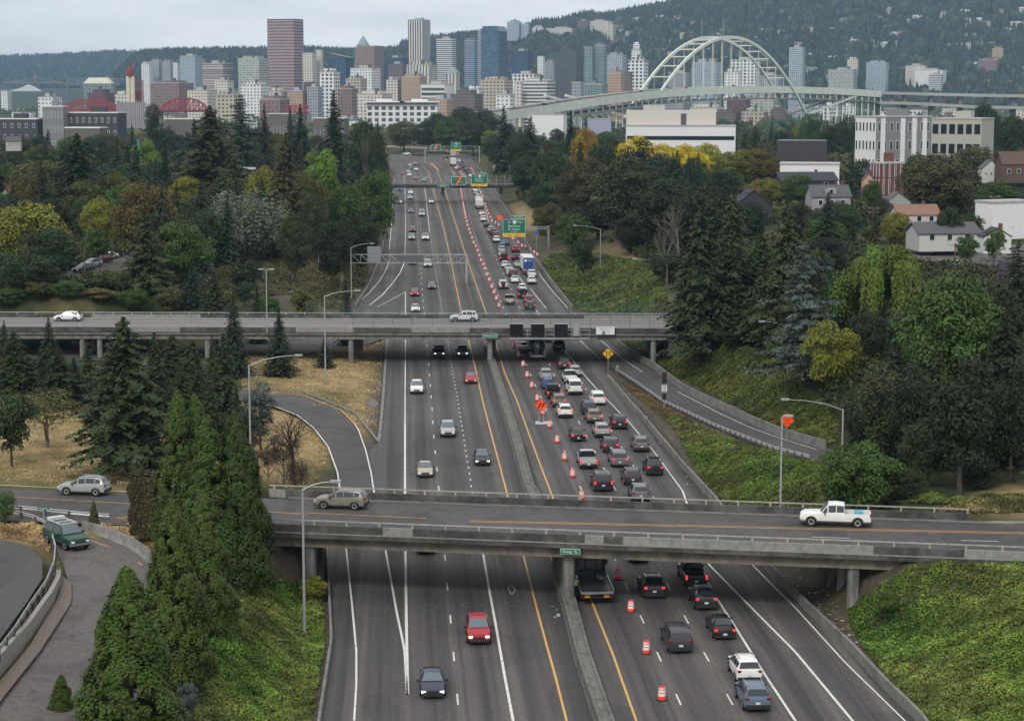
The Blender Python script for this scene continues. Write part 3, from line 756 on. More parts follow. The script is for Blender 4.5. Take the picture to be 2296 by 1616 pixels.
barrier("concrete_barrier",[P(850,992,0),P(825,962,.05),P(800,930,.1),P(768,914,.2),P(683,880,.4),P(600,869,.5)],[(-.15,0),(.15,0),(.15,.15),(-.15,.15)],CONC,"kerb along the inside of the curved ramp",cat="kerb")
bs=[P(185,1192,5.3),P(215,1198,5.2),P(250,1209,5.15),P(288,1225,5.05),P(318,1243,5.0),P(338,1262,4.95)]
for i,lb in enumerate(("darker barrier segment behind the green wagon","light concrete barrier segment right of the green wagon","middle light barrier segment on the cracked ramp","fourth barrier segment along the ramp, curving down","last barrier segment with graffiti beside the green conifers")):
 a,c=Vector(bs[i]),Vector(bs[i+1]);e=(c-a).normalized()*.03
 MB().sweep([a+e,c-e],[(x,z*1.15) for x,z in JER]).build("barrier_segment",CONCL if i else CONC,label=lb,cat="barrier",group="concrete barrier segments on the ramp")
wl_pts=[P(137,1284,5.0),P(136,1312,4.95),P(120,1352,4.9),P(67,1432,4.7),P(0,1512,4.6),P(-80,1610,4.5)]
hs=[.3,.7,1.0,1.15,1.25,1.3]
b=MB();n=len(wl_pts)
vs=[]
for(x,y_,z),h in zip(wl_pts,hs):vs+=[(x,y_,z-.2),(x,y_,z+h),(x-.35,y_-.05,z+h),(x-.35,y_-.05,z-.2)]
b.add(vs,[f for i in range(n-1) for f in((4*i,4*i+4,4*i+5,4*i+1),(4*i+1,4*i+5,4*i+6,4*i+2),(4*i+2,4*i+6,4*i+7,4*i+3))])
b.build("retaining_wall",mat("smooth_grey_concrete",(.27,.255,.235),.85,var=.08,vscale=.5,coord="World"),label="smooth grey retaining wall along the lower left ramp",cat="retaining wall")
ap0=[P(137,1290,5.02),P(133,1337,4.95),P(67,1450,4.78),P(0,1530,4.68),P(-80,1630,4.6)]
ap1=[P(160,1310,5.0),P(161,1352,4.92),P(90,1462,4.75),P(0,1575,4.63),P(-60,1680,4.55)]
ribbon("sidewalk",resample(ap0,20),resample(ap1,20),mat("littered_apron",(.13,.11,.095),.9,var=.3,vscale=2,col2=(.17,.08,.045),c2at=(.56,.66),coord="World"),.12,kind="structure",label="leaf littered apron between retaining wall and cracked ramp")
def guardrail(pts,label,step=2.0,h=.72,off=0.):
 pts=resample(pts,60)
 g=empty("guardrail",pts[len(pts)//2],label=label,cat="guardrail",group="steel guardrails")
 mi=Matrix.Translation(g.location).inverted()
 d=np.r_[0,np.cumsum([math.dist(pts[i],pts[i+1]) for i in range(len(pts)-1)])]
 prof=[(-.03,h-.31),(.03,h-.27),(-.02,h-.16),(.03,h-.05),(-.03,h)]
 o=MB().sweep(pts,prof+[(-.07,h),(-.07,h-.31)]).build("beam",GALV);o.parent=g;o.matrix_parent_inverse=mi
 s=.5
 while s<d[-1]:
  x,y_,z=[float(np.interp(s,d,[p[k] for p in pts])) for k in range(3)]
  o=MB().box(x-.09,x+.09,y_-.09,y_+.09,z-.4,z+h-.02).build("post",mat("guardrail_post_wood",(.07,.06,.055),.9));o.parent=g;o.matrix_parent_inverse=mi
  s+=step
 return g
guardrail([P(0,1156,5.5),P(40,1163,5.5),P(75,1172,5.5),P(100,1184,5.5),P(115,1206,5.5),P(124,1240,5.5),P(121,1275,5.5),P(104,1318,5.6),P(67,1371,5.7),P(33,1425,5.8),P(-40,1520,5.8)],"galvanised guardrail curling around the dry grass corner above the retaining wall",2.4)
guardrail([P(-20,1146,5.5),P(80,1154,5.5),P(160,1163,5.5),P(245,1170,5.4)],"rusty guardrail along the street behind the green wagon",2.6)
guardrail([P(1384,838,.05),P(1432,869,.45),P(1485,907,.85),P(1530,928,1.2),P(1597,960,1.7),P(1680,993,2.3),P(1730,1012,2.7),P(1814,1034,3.3)],"long guardrail on blocks between the weedy strip and the on ramp",1.9)
def lamp(base,top_px,head_px,label,zb=None,D=None,r=.11,double=False,cat="street lamp"):
 """base: display px of the pole foot (on the ground there) or world point"""
 if len(base)==2:
  x,y,z=P(base[0],base[1],zb or 0)
  if zb is None:
   for _ in range(6):z=gz(x,y);x,y,z=P(base[0],base[1],z)
 else:x,y,z=base
 zt=PD(top_px[0],top_px[1],y)[2]
 g=empty("street_lamp",(x,y,z),label=label,cat=cat,group="street lamps")
 h=zt-z
 MB().tube((0,0,-.3),(0,0,h),r*1.15,r*.75,8).build("pole",POLEM,g)
 MB().box(-.22,.22,-.22,.22,-.3,.12).build("base",CONC,g)
 hx=PD(head_px[0],head_px[1],y)
 for sgn in((1,-1) if double else(1,)):
  dx,dz=(hx[0]-x)*sgn,hx[2]-z
  pts=[(0,0,h-.1),(dx*.3,0,h+(dz-h)*.55),(dx*.65,0,h+(dz-h)*.9),(dx*.93,0,dz)]
  b=MB()
  for i in range(3):b.tube(pts[i],pts[i+1],.05-.008*i,.045-.008*i,6)
  b.build("arm",POLEM,g)
  e=dx*.93;f=math.copysign(1,dx)
  hd=MB();hd.box(min(e,e+f*.85),max(e,e+f*.85),-.16,.16,dz-.03,dz+.13);hd.build("lamp_head",POLEM,g)
  MB().box(min(e+f*.2,e+f*.75),max(e+f*.2,e+f*.75),-.12,.12,dz-.07,dz-.033).build("lens",LENSM,g)
 return g
lamp((683,1422),(677,1096),(745,1080),"tall grey street lamp rising from the ivy slope before the near overpass")
lamp((562,1036),(560,818),(668,797),"street lamp with long arm beside the bluish pine left of the curved ramp")
lamp((730,860),(728,663),(800,652),"street lamp on the dry grass before the far overpass")
lamp(q2(s2(597),-.5,5.3),(594,606),(603,604),"short twin headed lamp on the far overpass by the firs",double=True,r=.09)
lamp(PR(788,668),(788,554.6),(833,546),"street lamp behind the sign gantry on the left bank")
lamp((715,621),(715,523),(768,512),"street lamp on the left slope above the orange grass")
lamp((1346,611),(1345,514),(1290,506),"street lamp on the right green slope, the farther of two there")
lamp((1493,693),(1492,593),(1423,581),"street lamp on the right slope just behind the far overpass")
lamp((1886,1112),(1886,917),(1761,896),"street lamp with left arm beside the on ramp's lower end")
lamp((1798,880),(1798,737),(1709,721),"street lamp beside the yellow green tree above the on ramp")
lamp(gpt(gs(1751,1144)[0],GW+.35,5.6),(1753,934),(1757,933),"slim straight lamp pole on the far parapet of the near overpass",r=.09)
lamp(PR(1143,416),(1142,368),(1125,360),"small distant street lamp with two arms by the right wall",double=True)
lamp(PR(1152,400),(1152,352),(1137,347),"distant street lamp among the trees above the right wall")
lamp((124,692),(124,665.5),(147,659),"low street lamp by the green fence at the far left",r=.09)
lamp((482,800),(489,757),(522,741),"street lamp half hidden by the firs under the far overpass")
lamp(PR(924,340),(923,305),(906,300),"distant lamp at the end of the freeway curve")
def upole(px,py,top,label,arms=2,zb=8,r=.16,armw=2.6):
 x,y,z=P(px,py,zb)
 for _ in range(5):z=gz(x,y);x,y,z=P(px,py,z)
 zt=PD(px,top,y)[2]-z
 g=empty("utility_pole",(x,y,z),label=label,cat="utility pole",group="wooden utility poles")
 MB().tube((0,0,-.5),(0,0,zt),r,r*.7,7).build("pole",WOODP,g)
 for i in range(arms):
  zz=zt-.5-i*.95
  MB().box(-armw/2,armw/2,-.07,.07,zz,zz+.13).build("crossarm",WOODP,g)
  b=MB()
  for xx in(-.46,-.28,.28,.46):b.tube((xx*armw,0,zz+.13),(xx*armw,0,zz+.38),.05,.04,5)
  b.build("insulator",LENSM,g)
 return g
UP=[upole(225,519,433,"utility pole with crossarm among the yellow maples at the left",1),upole(191,641,556,"bare brown utility pole by the side street's parked cars",0),upole(1957,536,464,"utility pole with two crossarms behind the bright green willow",2),upole(2227,533,438,"dark utility pole beside the big white building",1),upole(2036,556,512,"short grey pole in front of the willow's right side",0,r=.13),upole(2090,540,496,"thin pole by the white house and white car",0,r=.1),upole(1430,330,262,"distant pole behind the right trees",1),upole(1754,405,355,"pole before the big white flat roof",0),upole(2140,600,545,"pole between the yard cars",1),upole(1636,585,520,"grey pole among the right firs",0)]
def wire(a,c,sag,label):
 pts=[tuple(a[k]+(c[k]-a[k])*t+(0,0,-sag*4*t*(1-t))[k] for k in range(3)) for t in np.linspace(0,1,13)]
 b=MB()
 for i in range(12):b.tube(pts[i],pts[i+1],.025,n=4,cap=False)
 b.build("power_line",BLACKP,label=label,cat="power line")
def ptop(u,dx=0):
 z=max(c.bound_box[1][2] for c in u.children) if False else max((v.co.z for c in u.children for v in c.data.vertices))
 return(u.location.x+dx,u.location.y,u.location.z+z)
wire(ptop(UP[2],1.1),ptop(UP[3],-1.1),1.2,"power line between the two dark poles at the right")
wire(ptop(UP[2],-1.1),PD(1500,520,UP[2].location.y+60),1.5,"power line running left from the crossarmed pole")
wire(ptop(UP[3],1.1),PD(2330,425,UP[3].location.y-10),.6,"power line leaving the frame at the right edge")
wire(ptop(UP[0],-1),ptop(UP[1]),.8,"power line between the two left poles")
def text_mesh(s,size,m,name="lettering",extr=.004):
 cu=bpy.data.curves.new(name,'FONT');cu.body=s;cu.size=size;cu.align_x='CENTER';cu.align_y='CENTER';cu.extrude=extr
 o=bpy.data.objects.new("tmp",cu);COL.objects.link(o)
 dg=bpy.context.evaluated_depsgraph_get();me=bpy.data.meshes.new_from_object(o.evaluated_get(dg));me.name=name
 bpy.data.objects.remove(o);bpy.data.curves.remove(cu)
 me.materials.clear();me.materials.append(m)
 for v in me.vertices:v.co=(v.co.x,-v.co.z-.012,v.co.y)
 return me
GREEN=mat("sign_green",(.005,.155,.085),.45);WSIGN=mat("sign_white",(.72,.73,.72),.5);YSIGN=mat("sign_yellow",(.80,.45,.02),.5)
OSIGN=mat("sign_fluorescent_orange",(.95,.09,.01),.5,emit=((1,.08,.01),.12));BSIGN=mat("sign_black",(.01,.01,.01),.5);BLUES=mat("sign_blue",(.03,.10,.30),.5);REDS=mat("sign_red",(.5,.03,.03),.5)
SBACK=mat("sign_back_metal",(.25,.26,.27),.6,.3)
def slab(w,h,r=.0,t=.05,x=0,z=0,y=0):
 if r<=0:return MB().box(x-w/2,x+w/2,y,y+t,z-h/2,z+h/2)
 pts=[]
 for cx,cz,a0 in((w/2-r,h/2-r,0),(-w/2+r,h/2-r,90),(-w/2+r,-h/2+r,180),(w/2-r,-h/2+r,270)):
  for i in range(4):
   g=math.radians(a0+i*30);pts.append((x+cx+r*math.cos(g),z+cz+r*math.sin(g)))
 n=len(pts);b=MB()
 b.add([(p[0],y,p[1]) for p in pts]+[(p[0],y+t,p[1]) for p in pts],[tuple(range(n)),tuple(range(2*n-1,n-1,-1))]+[(i,i+n,(i+1)%n+n,(i+1)%n) for i in range(n)])
 return b
def panel(par,nm,w,h,m,border=None,x=0,z=0,y=0,r=.12,bw=.07):
 if border:
  o=slab(w,h,r,.05,x,z,y).build(nm,border,par)
  slab(w-2*bw,h-2*bw,max(r-bw,.02),.02,x,z,y-.014).build("sign_face",m,o)
  return o
 return slab(w,h,r,.05,x,z,y).build(nm,m,par)
def words_on(par,s,size,m,x,z,y=-.016,sx=1.0,nm="lettering"):
 o=link(nm,text_mesh(s,size,m,nm),par,loc=(x,y,z));o.scale=(sx,1,1);return o
def shield(par,x,z,w,txt,kind):
 b=MB()
 pts=[(-.5,.38),(-.3,.46),(0,.40),(.3,.46),(.5,.38),(.46,-.05),(.25,-.38),(0,-.5),(-.25,-.38),(-.46,-.05)]
 vs=[(x+a*w,-.03,z+c*w) for a,c in pts];b.add(vs,[tuple(range(10))])
 o=b.build("route_shield",WSIGN if kind=="us" else BLUES,par)
 if kind=="i":
  MB().add([(x+a*w,-.034,z+c*w) for a,c in((-.46,.34),(-.3,.42),(0,.36),(.3,.42),(.46,.34),(.48,.22),(-.48,.22))],[tuple(range(7))]).build("shield_band",REDS,o)
 words_on(o,txt,w*.48,BSIGN if kind=="us" else WSIGN,x,z-.05*w,-.026,.85)
def hang(px0,py0,px1,py1,Y,**k):
 a,c=PD(px0,py0,Y),PD(px1,py1,Y)
 g=empty(k.pop("name","street_name_sign"),((a[0]+c[0])/2,Y,(a[2]+c[2])/2),**k)
 return g,abs(c[0]-a[0]),abs(a[2]-c[2])
sG=gs(1277,1240,4.9)[0]
g=empty("street_name_sign",gpt(sG,-.5,4.95),rz=math.atan2(gdir.y,gdir.x),label="green Going St. name sign bolted under the near overpass parapet",cat="street sign")
panel(g,"sign_plate",1.68,.46,GREEN,WSIGN,r=.06,bw=.03);words_on(g,"Going  St.",.33,WSIGN,0,-.0,-.02)
g=empty("street_name_sign",q2(s2(1099),-.55,4.75),label="green Skidmore St. name sign above the far overpass's middle column",cat="street sign")
panel(g,"sign_plate",2.4,.74,GREEN,WSIGN,r=.07,bw=.04);words_on(g,"Skidmore St",.42,WSIGN,0,0,-.02)
g=empty("street_name_sign",(PD(994,416.5,701)[0],701.2,Z3+.7),label="tiny green name sign at the middle of the distant overpass",cat="street sign")
panel(g,"sign_plate",4.0,.9,GREEN,WSIGN,r=.07,bw=.06);words_on(g,"Failing St",.6,WSIGN,0,0,-.02)
g=empty("guide_sign",q2(s2(1357),-.6,5.62),label="white notice sign with a small green shield on the far overpass's right part",cat="road sign")
panel(g,"sign_plate",2.95,1.35,WSIGN,BSIGN,r=.05,bw=.03)
words_on(g,"TRUCKS OVER 10 TONS",.2,BSIGN,0,.42,-.02);words_on(g,"PROHIBITED ON",.2,BSIGN,-.1,.12,-.02)
slab(.5,.5,.05,.01,-.25,-.35,-.03).build("route_plate",GREEN,g);words_on(g,"30",.3,WSIGN,-.25,-.35,-.035);words_on(g,"BYP",.22,BSIGN,.45,-.3,-.02)
sA,sB=s2(1143),s2(1321)
g=empty("sign_catwalk",q2(sA,-1.0,4.3),label="grey steel catwalk with railings hung on the far overpass",cat="catwalk")
L4=sB-sA;b=MB().box(0,L4,-.4,.4,0,.22)
x=0
while x<L4:b.box(x,x+.07,-.42,-.36,0,1.5);b.box(x,x+.06,-.1,.9,-.2,-.03);x+=L4/9
b.box(0,L4,-.41,-.37,1.42,1.5);b.box(0,L4,-.41,-.37,.75,.8)
b.build("walkway",GALV,g);
for cx_,lb in((1158,"left"),(1206,"middle"),(1258,"right")):
 g=empty("lane_signal",q2(s2(cx_),-1.25,5.75),label=f"dark switched-off lane signal board, {lb} of three on the catwalk",cat="signal board",group="dark lane signal boards")
 MB().box(-1.05,1.05,-.2,.3,-.95,.95).build("housing",mat("signal_housing",(.02,.022,.028),.35),g)
 MB().box(-.98,.98,-.215,-.203,-.88,.88).build("display",mat("signal_display",(.008,.009,.012),.15),g)
 MB().box(-1.08,1.08,-.32,.3,.953,1.02).build("hood",GALV,g)
g=empty("equipment_cabinet",q2(s2(1292),-1.1,5.8),label="narrow grey equipment cabinet at the catwalk's right end",cat="cabinet")
MB().box(-.5,.5,-.2,.3,-1,1.1).build("cabinet_body",SBACK,g);MB().box(-.4,.4,-.215,-.203,-.9,.95).build("door",GALV,g)
Yg=PR(1229,563)[1]
def gsp(px0,py0,px1,py1,Y):a,c=PD(px0,py0,Y),PD(px1,py1,Y);return(a[0]+c[0])/2,(a[2]+c[2])/2,c[0]-a[0],a[2]-c[2]
mx_,mz,mw,mh=gsp(1127.6,491.8,1178,531,Yg)
g=empty("overhead_sign",(PD(1229.6,540,Yg)[0],Yg,gz(PD(1229.6,540,Yg)[0],Yg)),label="big green Beaverton St. Helens exit sign on a cantilever post right of the lanes",cat="highway sign")
ox,oz=g.location.x,g.location.z
pz=PD(1229,506,Yg)[2]-oz
MB().box(-.32,.32,-.3,.3,-.5,pz).build("post",CONC,g)
az=PD(1229,511,Yg)[2]-oz;ax0=PD(1150,511,Yg)[0]-ox
b=MB().box(ax0,-.33,-.15,.15,az+.22,az+.36);b.box(ax0,-.33,-.15,.15,az-.36,az-.22)
for i in range(9):
 u0=ax0+(-.33-ax0)*i/9;u1=ax0+(-.33-ax0)*(i+1)/9
 b.tube((u0,0,az-.3),(u1,0,az+.3),.04,n=5)
b.build("cantilever_arm",GALV,g)
sp_=empty("sign_panel",(mx_-ox,-.35,mz-oz));sp_.parent=g
def big_sign(par,w,h,lines=True):
 yh_=h*.2
 slab(w,h,.18,.06).build("sign_border",WSIGN,par)
 slab(w-.14,h-yh_-.1,.12,.02,0,yh_/2,-.022).build("sign_face",GREEN,par)
 slab(w-.14,yh_-.05,.05,.02,0,-h/2+yh_/2+.02,-.022).build("exit_only_strip",YSIGN,par)
 k=w/5.6
 words_on(par,"EXIT     ONLY",.55*k,BSIGN,0,-h/2+yh_/2,-.03)
 for sx_ in(-1,1):words_on(par,"\u2193" if False else "V",.5*k,BSIGN,sx_*w*.4,-h/2+yh_/2,-.03)
 shield(par,-w*.22,h*.33,.95*k,"405","i");shield(par,w*.02,h*.33,.95*k,"30","us")
 words_on(par,"WEST",.5*k,WSIGN,w*.27,h*.34,-.03)
 words_on(par,"Beaverton",.72*k,WSIGN,0,h*.11,-.03);words_on(par,"St. Helens",.72*k,WSIGN,0,-h*.07,-.03)
 if lines:words_on(par,"1/2  MILE",.42*k,WSIGN,0,-h*.22,-.03)
big_sign(sp_,mw,mh)
tx,tz,tw,tht=gsp(1146,483.6,1178,490.8,Yg)
t_=empty("exit_tab",(tx-ox,-.35,tz-oz));t_.parent=g
panel(t_,"tab_plate",tw,tht,GREEN,WSIGN,r=.08,bw=.06);words_on(t_,"EXIT 302 B",.52,WSIGN,0,0,-.02)
def post_sign(px,py,Y,w,h,name,label,cat,face,border=None,diamond=False,base_px=None,posts=1,txt=None,tm=None,ts=.3,zb=None):
 a=PD(px,py,Y);z0=zb if zb is not None else gz(a[0],Y)
 g=empty(name,(a[0],Y,z0),label=label,cat=cat)
 hz=a[2]-z0
 for i in range(posts):
  xx=(i-(posts-1)/2)*w*.5
  MB().box(xx-.04,xx+.04,.06,.14,-.3,hz+h*.3).build("post",GALV,g)
 if diamond:
  r_=w*.707
  o=slab(w,w,.08,.03).build("sign_plate",face,g);o.rotation_euler=(0,math.pi/4,0);o.location=(0,0,hz)
  if border:
   o2=slab(w-.1,w-.1,.06,.01).build("sign_border_line",border,o);o2.location=(0,-.012,0)
   o3=slab(w-.16,w-.16,.06,.01).build("sign_face",face,o);o3.location=(0,-.024,0)
 else:
  o=panel(g,"sign_plate",w,h,face,border,0,hz,r=.05,bw=.03)
 if txt:
  for k,s in enumerate(txt):words_on(g,s,ts,tm,0,hz+(len(txt)-1)*ts*.6-k*ts*1.2,-.045)
 return g,hz
Ym=PR(1363,832)[1]
g,hz=post_sign(1363.5,793,Ym,1.22,1.22,"merge_sign","yellow diamond merge sign with two black arrows at the on ramp gore","road sign",YSIGN,BSIGN,True,zb=.05)
def arrow(par,pts,w,z,m,y=-.05,head=.2):
 b=MB()
 for i in range(len(pts)-1):b.bar((pts[i][0],y,z+pts[i][1]),(pts[i+1][0],y,z+pts[i+1][1]),.01,w)
 e,p=pts[-1],pts[-2];d=Vector((e[0]-p[0],0,e[1]-p[1])).normalized();n_=Vector((d.z,0,-d.x))
 E=Vector((e[0],y-.003,z+e[1]));b.add([E+n_*head,E-n_*head,E+d*head*1.4],[(0,1,2)])
 b.build("arrow",m,par)
arrow(g,[(-.22,-.5),(-.22,.22)],.12,hz,BSIGN,head=.17);arrow(g,[(.38,-.35),(.2,-.1),(.2,.2)],.12,hz,BSIGN,head=.17);
arrow(g,[(0,-.5),(0,.0)],.05,hz,BSIGN,head=.02)
g,hz=post_sign(1384,826,P(1384,838,.1)[1],.38,.9,"mile_marker","narrow green mile marker at the start of the ramp guardrail","road sign",GREEN,WSIGN,zb=.05,txt=["3","0","4"],tm=WSIGN,ts=.26)
Yr=P(1489,918,1.0)[1];a=PD(1489,918,Yr)
g=empty("ramp_meter_signal",(a[0],Yr,1.0),label="dark ramp meter signal with white sign beside the on ramp guardrail",cat="traffic signal")
zt=PD(1489,834,Yr)[2]-1.0
MB().tube((0,.1,-.3),(0,.1,zt),.07,n=8).build("pole",POLEM,g)
MB().box(-.28,.28,-.2,.08,zt-1.5,zt).build("signal_head",BLACKP,g)
b=MB()
for k in range(3):b.lathe([(.13,0),(.13,.02)],(0,0,0),10)
for k,c_ in enumerate(((.12,.01,.01),(.06,.05,.01),(.01,.05,.02))):
 o=MB().lathe([(.13,0),(.12,.03)],(0,0,0),12).build("lens",mat(f"dark_lens_{('red','amber','green')[k]}",c_,.3),g);o.rotation_euler=(math.pi/2,0,0);o.location=(0,-.2,zt-.3-.45*k)
zs=PD(1489,870,Yr)[2]-1.0
o=panel(g,"sign_plate",.75,.95,WSIGN,BSIGN,0,zs,r=.03,bw=.02,y=-.1)
for k,s in enumerate(("STOP","HERE","ON","RED")):words_on(g,s,.2,BSIGN,0,zs+.32-k*.21,-.13)
zs=PD(1489,888,Yr)[2]-1.0;MB().box(-.25,.25,-.2,.08,zs-.45,zs+.4).build("lower_signal_head",BLACKP,g)
Yo=P(1765,985,2.6)[1]
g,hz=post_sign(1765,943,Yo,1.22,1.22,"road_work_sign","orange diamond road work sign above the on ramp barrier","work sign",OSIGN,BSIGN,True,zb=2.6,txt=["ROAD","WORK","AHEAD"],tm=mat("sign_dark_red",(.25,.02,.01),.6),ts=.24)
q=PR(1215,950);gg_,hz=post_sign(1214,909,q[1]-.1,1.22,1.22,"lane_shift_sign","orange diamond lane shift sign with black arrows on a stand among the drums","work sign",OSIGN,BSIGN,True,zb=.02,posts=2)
MB().box(-.8,.8,-.35,.35,0,.14).box(-.75,-.3,-.3,.3,.143,.3).box(.25,.8,-.32,.28,.143,.28).build("sandbag",mat("sandbag_white",(.6,.6,.57),.9,var=.2,vscale=5),gg_)
arrow(gg_,[(-.4,-.3),(-.15,.15)],.16,hz,BSIGN,head=.2);arrow(gg_,[(.05,-.25),(.3,.2)],.16,hz,BSIGN,head=.2)
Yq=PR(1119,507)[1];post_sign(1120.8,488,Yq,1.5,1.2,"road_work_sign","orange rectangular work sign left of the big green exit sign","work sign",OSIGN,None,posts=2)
post_sign(1202.6,523,Yg-6,.8,1.3,"blue_service_sign","small blue sign below the cantilever arm","road sign",BLUES,WSIGN)
post_sign(836.5,972-68,PR(837,985-35)[1],1.0,1.0,"road_sign","grey back of a diamond sign on the dry grass island","road sign",SBACK,None,True)
post_sign(97,1139,P(97,1205,5.5)[1],1.0,.28,"street_name_sign","small green street name sign on a post beside the green wagon","street sign",GREEN,None,zb=5.5,txt=["N Going"],tm=WSIGN,ts=.2)
post_sign(1029,377,PR(1032,382)[1],2.0,1.2,"road_work_sign","far orange work sign left of the queue at the freeway's bend","work sign",OSIGN,None,posts=2)
post_sign(1108,374,PR(1112,392)[1],1.2,2.0,"cabinet_sign","pale green box beside the distant right wall","roadside cabinet",GALV,None,posts=1)
for px0,py0,px1,py1,kd in((1012,396,1044.6,416,0),(1057,391,1092.6,418.3,1)):
 cx_,cz_,w_,h_=gsp(px0,py0,px1,py1,700.8)
 g=empty("overhead_sign",(cx_,700.8,cz_),label="green overhead sign crossed by a long orange cover on the distant overpass" if not kd else "green sign with yellow exit strip on the distant overpass",cat="highway sign")
 MB().box(-w_*.3,w_*.3,.06,.9,-.1,.1).build("bracket",GALV,g)
 s_=empty("sign_panel");s_.parent=g
 if kd:
  big_sign(s_,w_,h_,False);t_=empty("exit_tab",(w_*.22,0,h_/2+.35));t_.parent=g
  panel(t_,"tab_plate",w_*.5,.7,GREEN,WSIGN,r=.05,bw=.05);words_on(t_,"EXIT 302 B",.42,WSIGN,0,0,-.02)
 else:
  panel(s_,"sign_plate",w_,h_,GREEN,WSIGN,r=.2,bw=.1);shield(s_,-w_*.2,h_*.2,1.1,"5","i")
  words_on(s_,"SOUTH",.5,WSIGN,w_*.15,-.3,-.03)
  for sx_ in(-1,1):words_on(s_,"V",.6,WSIGN,sx_*w_*.36,-h_*.36,-.03)
  MB().add([(x,-.07,z) for x,z in((-w_*.22,-h_*.42),(-w_*.1,-h_*.46),(w_*.2,h_*.3),(w_*.26,h_*.62),(w_*.1,h_*.6),(w_*.02,h_*.2))],[(0,1,2,3,4,5)]).build("orange_cover",OSIGN,s_)
Yf=PR(953,366)[1]
def gantry(x0px,x1px,ytop,ybot,Y,label,nbay,baseL=None,baseR=None,deep=.9):
 x0,x1=PD(x0px,ytop,Y)[0],PD(x1px,ytop,Y)[0];zt,zb=PD(x0px,ytop,Y)[2],PD(x0px,ybot,Y)[2]
 g0=gz(x0,Y) if baseL is None else baseL
 g=empty("sign_gantry",(x0,Y,g0),label=label,cat="sign gantry")
 L_=x1-x0
 MB().box(-.2,.2,-deep/2-.1,deep/2+.1,-.5,zt-g0+.05).build("post",GALV,g)
 gr=(gz(x1,Y) if baseR is None else baseR)-g0
 MB().box(L_-.2,L_+.2,-deep/2-.1,deep/2+.1,gr-.3,zt-g0+.05).build("post",GALV,g)
 b=MB()
 for yy in(-deep/2,deep/2):
  for zz in(zt-g0,zb-g0):b.bar((0,yy,zz),(L_,yy,zz),.13,.13)
  for i in range(nbay):
   u0,u1=L_*i/nbay,L_*(i+1)/nbay
   b.bar((u0,yy,zt-g0),(u0,yy,zb-g0),.07,.07)
   if i<nbay/2:b.bar((u0,yy,zt-g0),(u1,yy,zb-g0),.07,.07)
   else:b.bar((u0,yy,zb-g0),(u1,yy,zt-g0),.07,.07)
 b.build("truss",GALV,g);return g,g0
gantry(953,1075,328,339,Yf,"distant steel sign gantry across the freeway's bend",12,RZ(Yf),None)
for px0,py0,px1,py1,kd in((966,324,988,339,0),(1011,319,1033.6,339.5,1)):
 cx_,cz_,w_,h_=gsp(px0,py0,px1,py1,Yf-1)
 g=empty("overhead_sign",(cx_,Yf-1,cz_),label="green overhead sign with orange patch on the distant gantry" if not kd else "green and yellow exit sign on the distant gantry",cat="highway sign")
 MB().box(-.2,.2,.06,.5,-.1,.1).build("bracket",GALV,g);s_=empty("sign_panel");s_.parent=g
 if kd:big_sign(s_,w_,h_,False)
 else:
  panel(s_,"sign_plate",w_,h_,GREEN,WSIGN,r=.2,bw=.1)
  MB().add([(x,-.07,z) for x,z in((-w_*.2,-h_*.3),(w_*.0,-h_*.3),(w_*.2,h_*.36),(0,h_*.36))],[(0,1,2,3)]).build("orange_cover",OSIGN,s_)
Yt=P(766,641,1.2)[1]
g,g0=gantry(765.5,1046,570.7,589.6,Yt,"grey steel truss gantry over the oncoming lanes behind the far overpass",13,.8,RZ(Yt))
for px0,py0,px1,py1,lb in((823.5,552.5,853.6,588,"pale grey back of a tall sign on the truss gantry"),(890,571.5,947.4,586,"dark louvred back of a wide sign on the truss gantry")):
 cx_,cz_,w_,h_=gsp(px0,py0,px1,py1,Yt-.7)
 s_=empty("overhead_sign",(cx_,Yt-.7,cz_),label=lb,cat="highway sign")
 MB().box(-w_/2,w_/2,.0,.05,-h_/2,h_/2).build("sign_plate",SBACK if px0<860 else mat("dark_sign_back",(.09,.10,.10),.6),s_)
 b=MB()
 for i in range(6):b.box(-w_/2,w_/2,-.06,-.003,-h_/2+(i+.3)*h_/6,-h_/2+(i+.42)*h_/6)
 b.build("stiffener",GALV,s_)
def fence(pts,label,h=2.2,step=3.,pitch=.35):
 pts=resample(pts,30);d=np.r_[0,np.cumsum([math.dist(pts[i],pts[i+1]) for i in range(29)])]
 g=empty("fence",pts[15],label=label,cat="fence");mi=Matrix.Translation(g.location).inverted()
 def at(s):x,y_=[float(np.interp(s,d,[p[k] for p in pts])) for k in(0,1)];return x,y_,float(np.interp(s,d,[p[2] for p in pts]))
 b=MB();s=0.
 while s<d[-1]:x,y_,z=at(s);b.tube((x,y_,z-.2),(x,y_,z+h),.04,n=5);s+=step
 o=b.build("fence_post",FENCEG);o.parent=g;o.matrix_parent_inverse=mi;o["kind"]="stuff"
 b=MB();s=0.
 while s<d[-1]:x,y_,z=at(s);b.bar((x,y_,z),(x,y_,z+h),.02,.02);s+=pitch
 for i in range(29):
  for hh in(h,h*.1):b.bar((pts[i][0],pts[i][1],pts[i][2]+hh),(pts[i+1][0],pts[i+1][1],pts[i+1][2]+hh),.03,.03)
 o=b.build("fence_mesh",FENCEG);o.parent=g;o.matrix_parent_inverse=mi
def gpx(px,py,z0=5):
 x,y,z=P(px,py,z0)
 for _ in range(12):z=.5*z+.5*gz(x,y);x,y,z=P(px,py,z)
 return(x,y,z)
fence([gpx(-20,694),gpx(150,694),gpx(353,694)],"green barred fence behind the far overpass at the left")
fence([gpx(395,694),gpx(400,692),gpx(460,692)],"short lower green fence behind the firs",h=1.5)
LIT=mat("litter",(.6,.58,.55),.8);LITB=mat("cardboard_litter",(.3,.2,.12),.9)
rl=random.Random(5);b=MB();b2=MB()
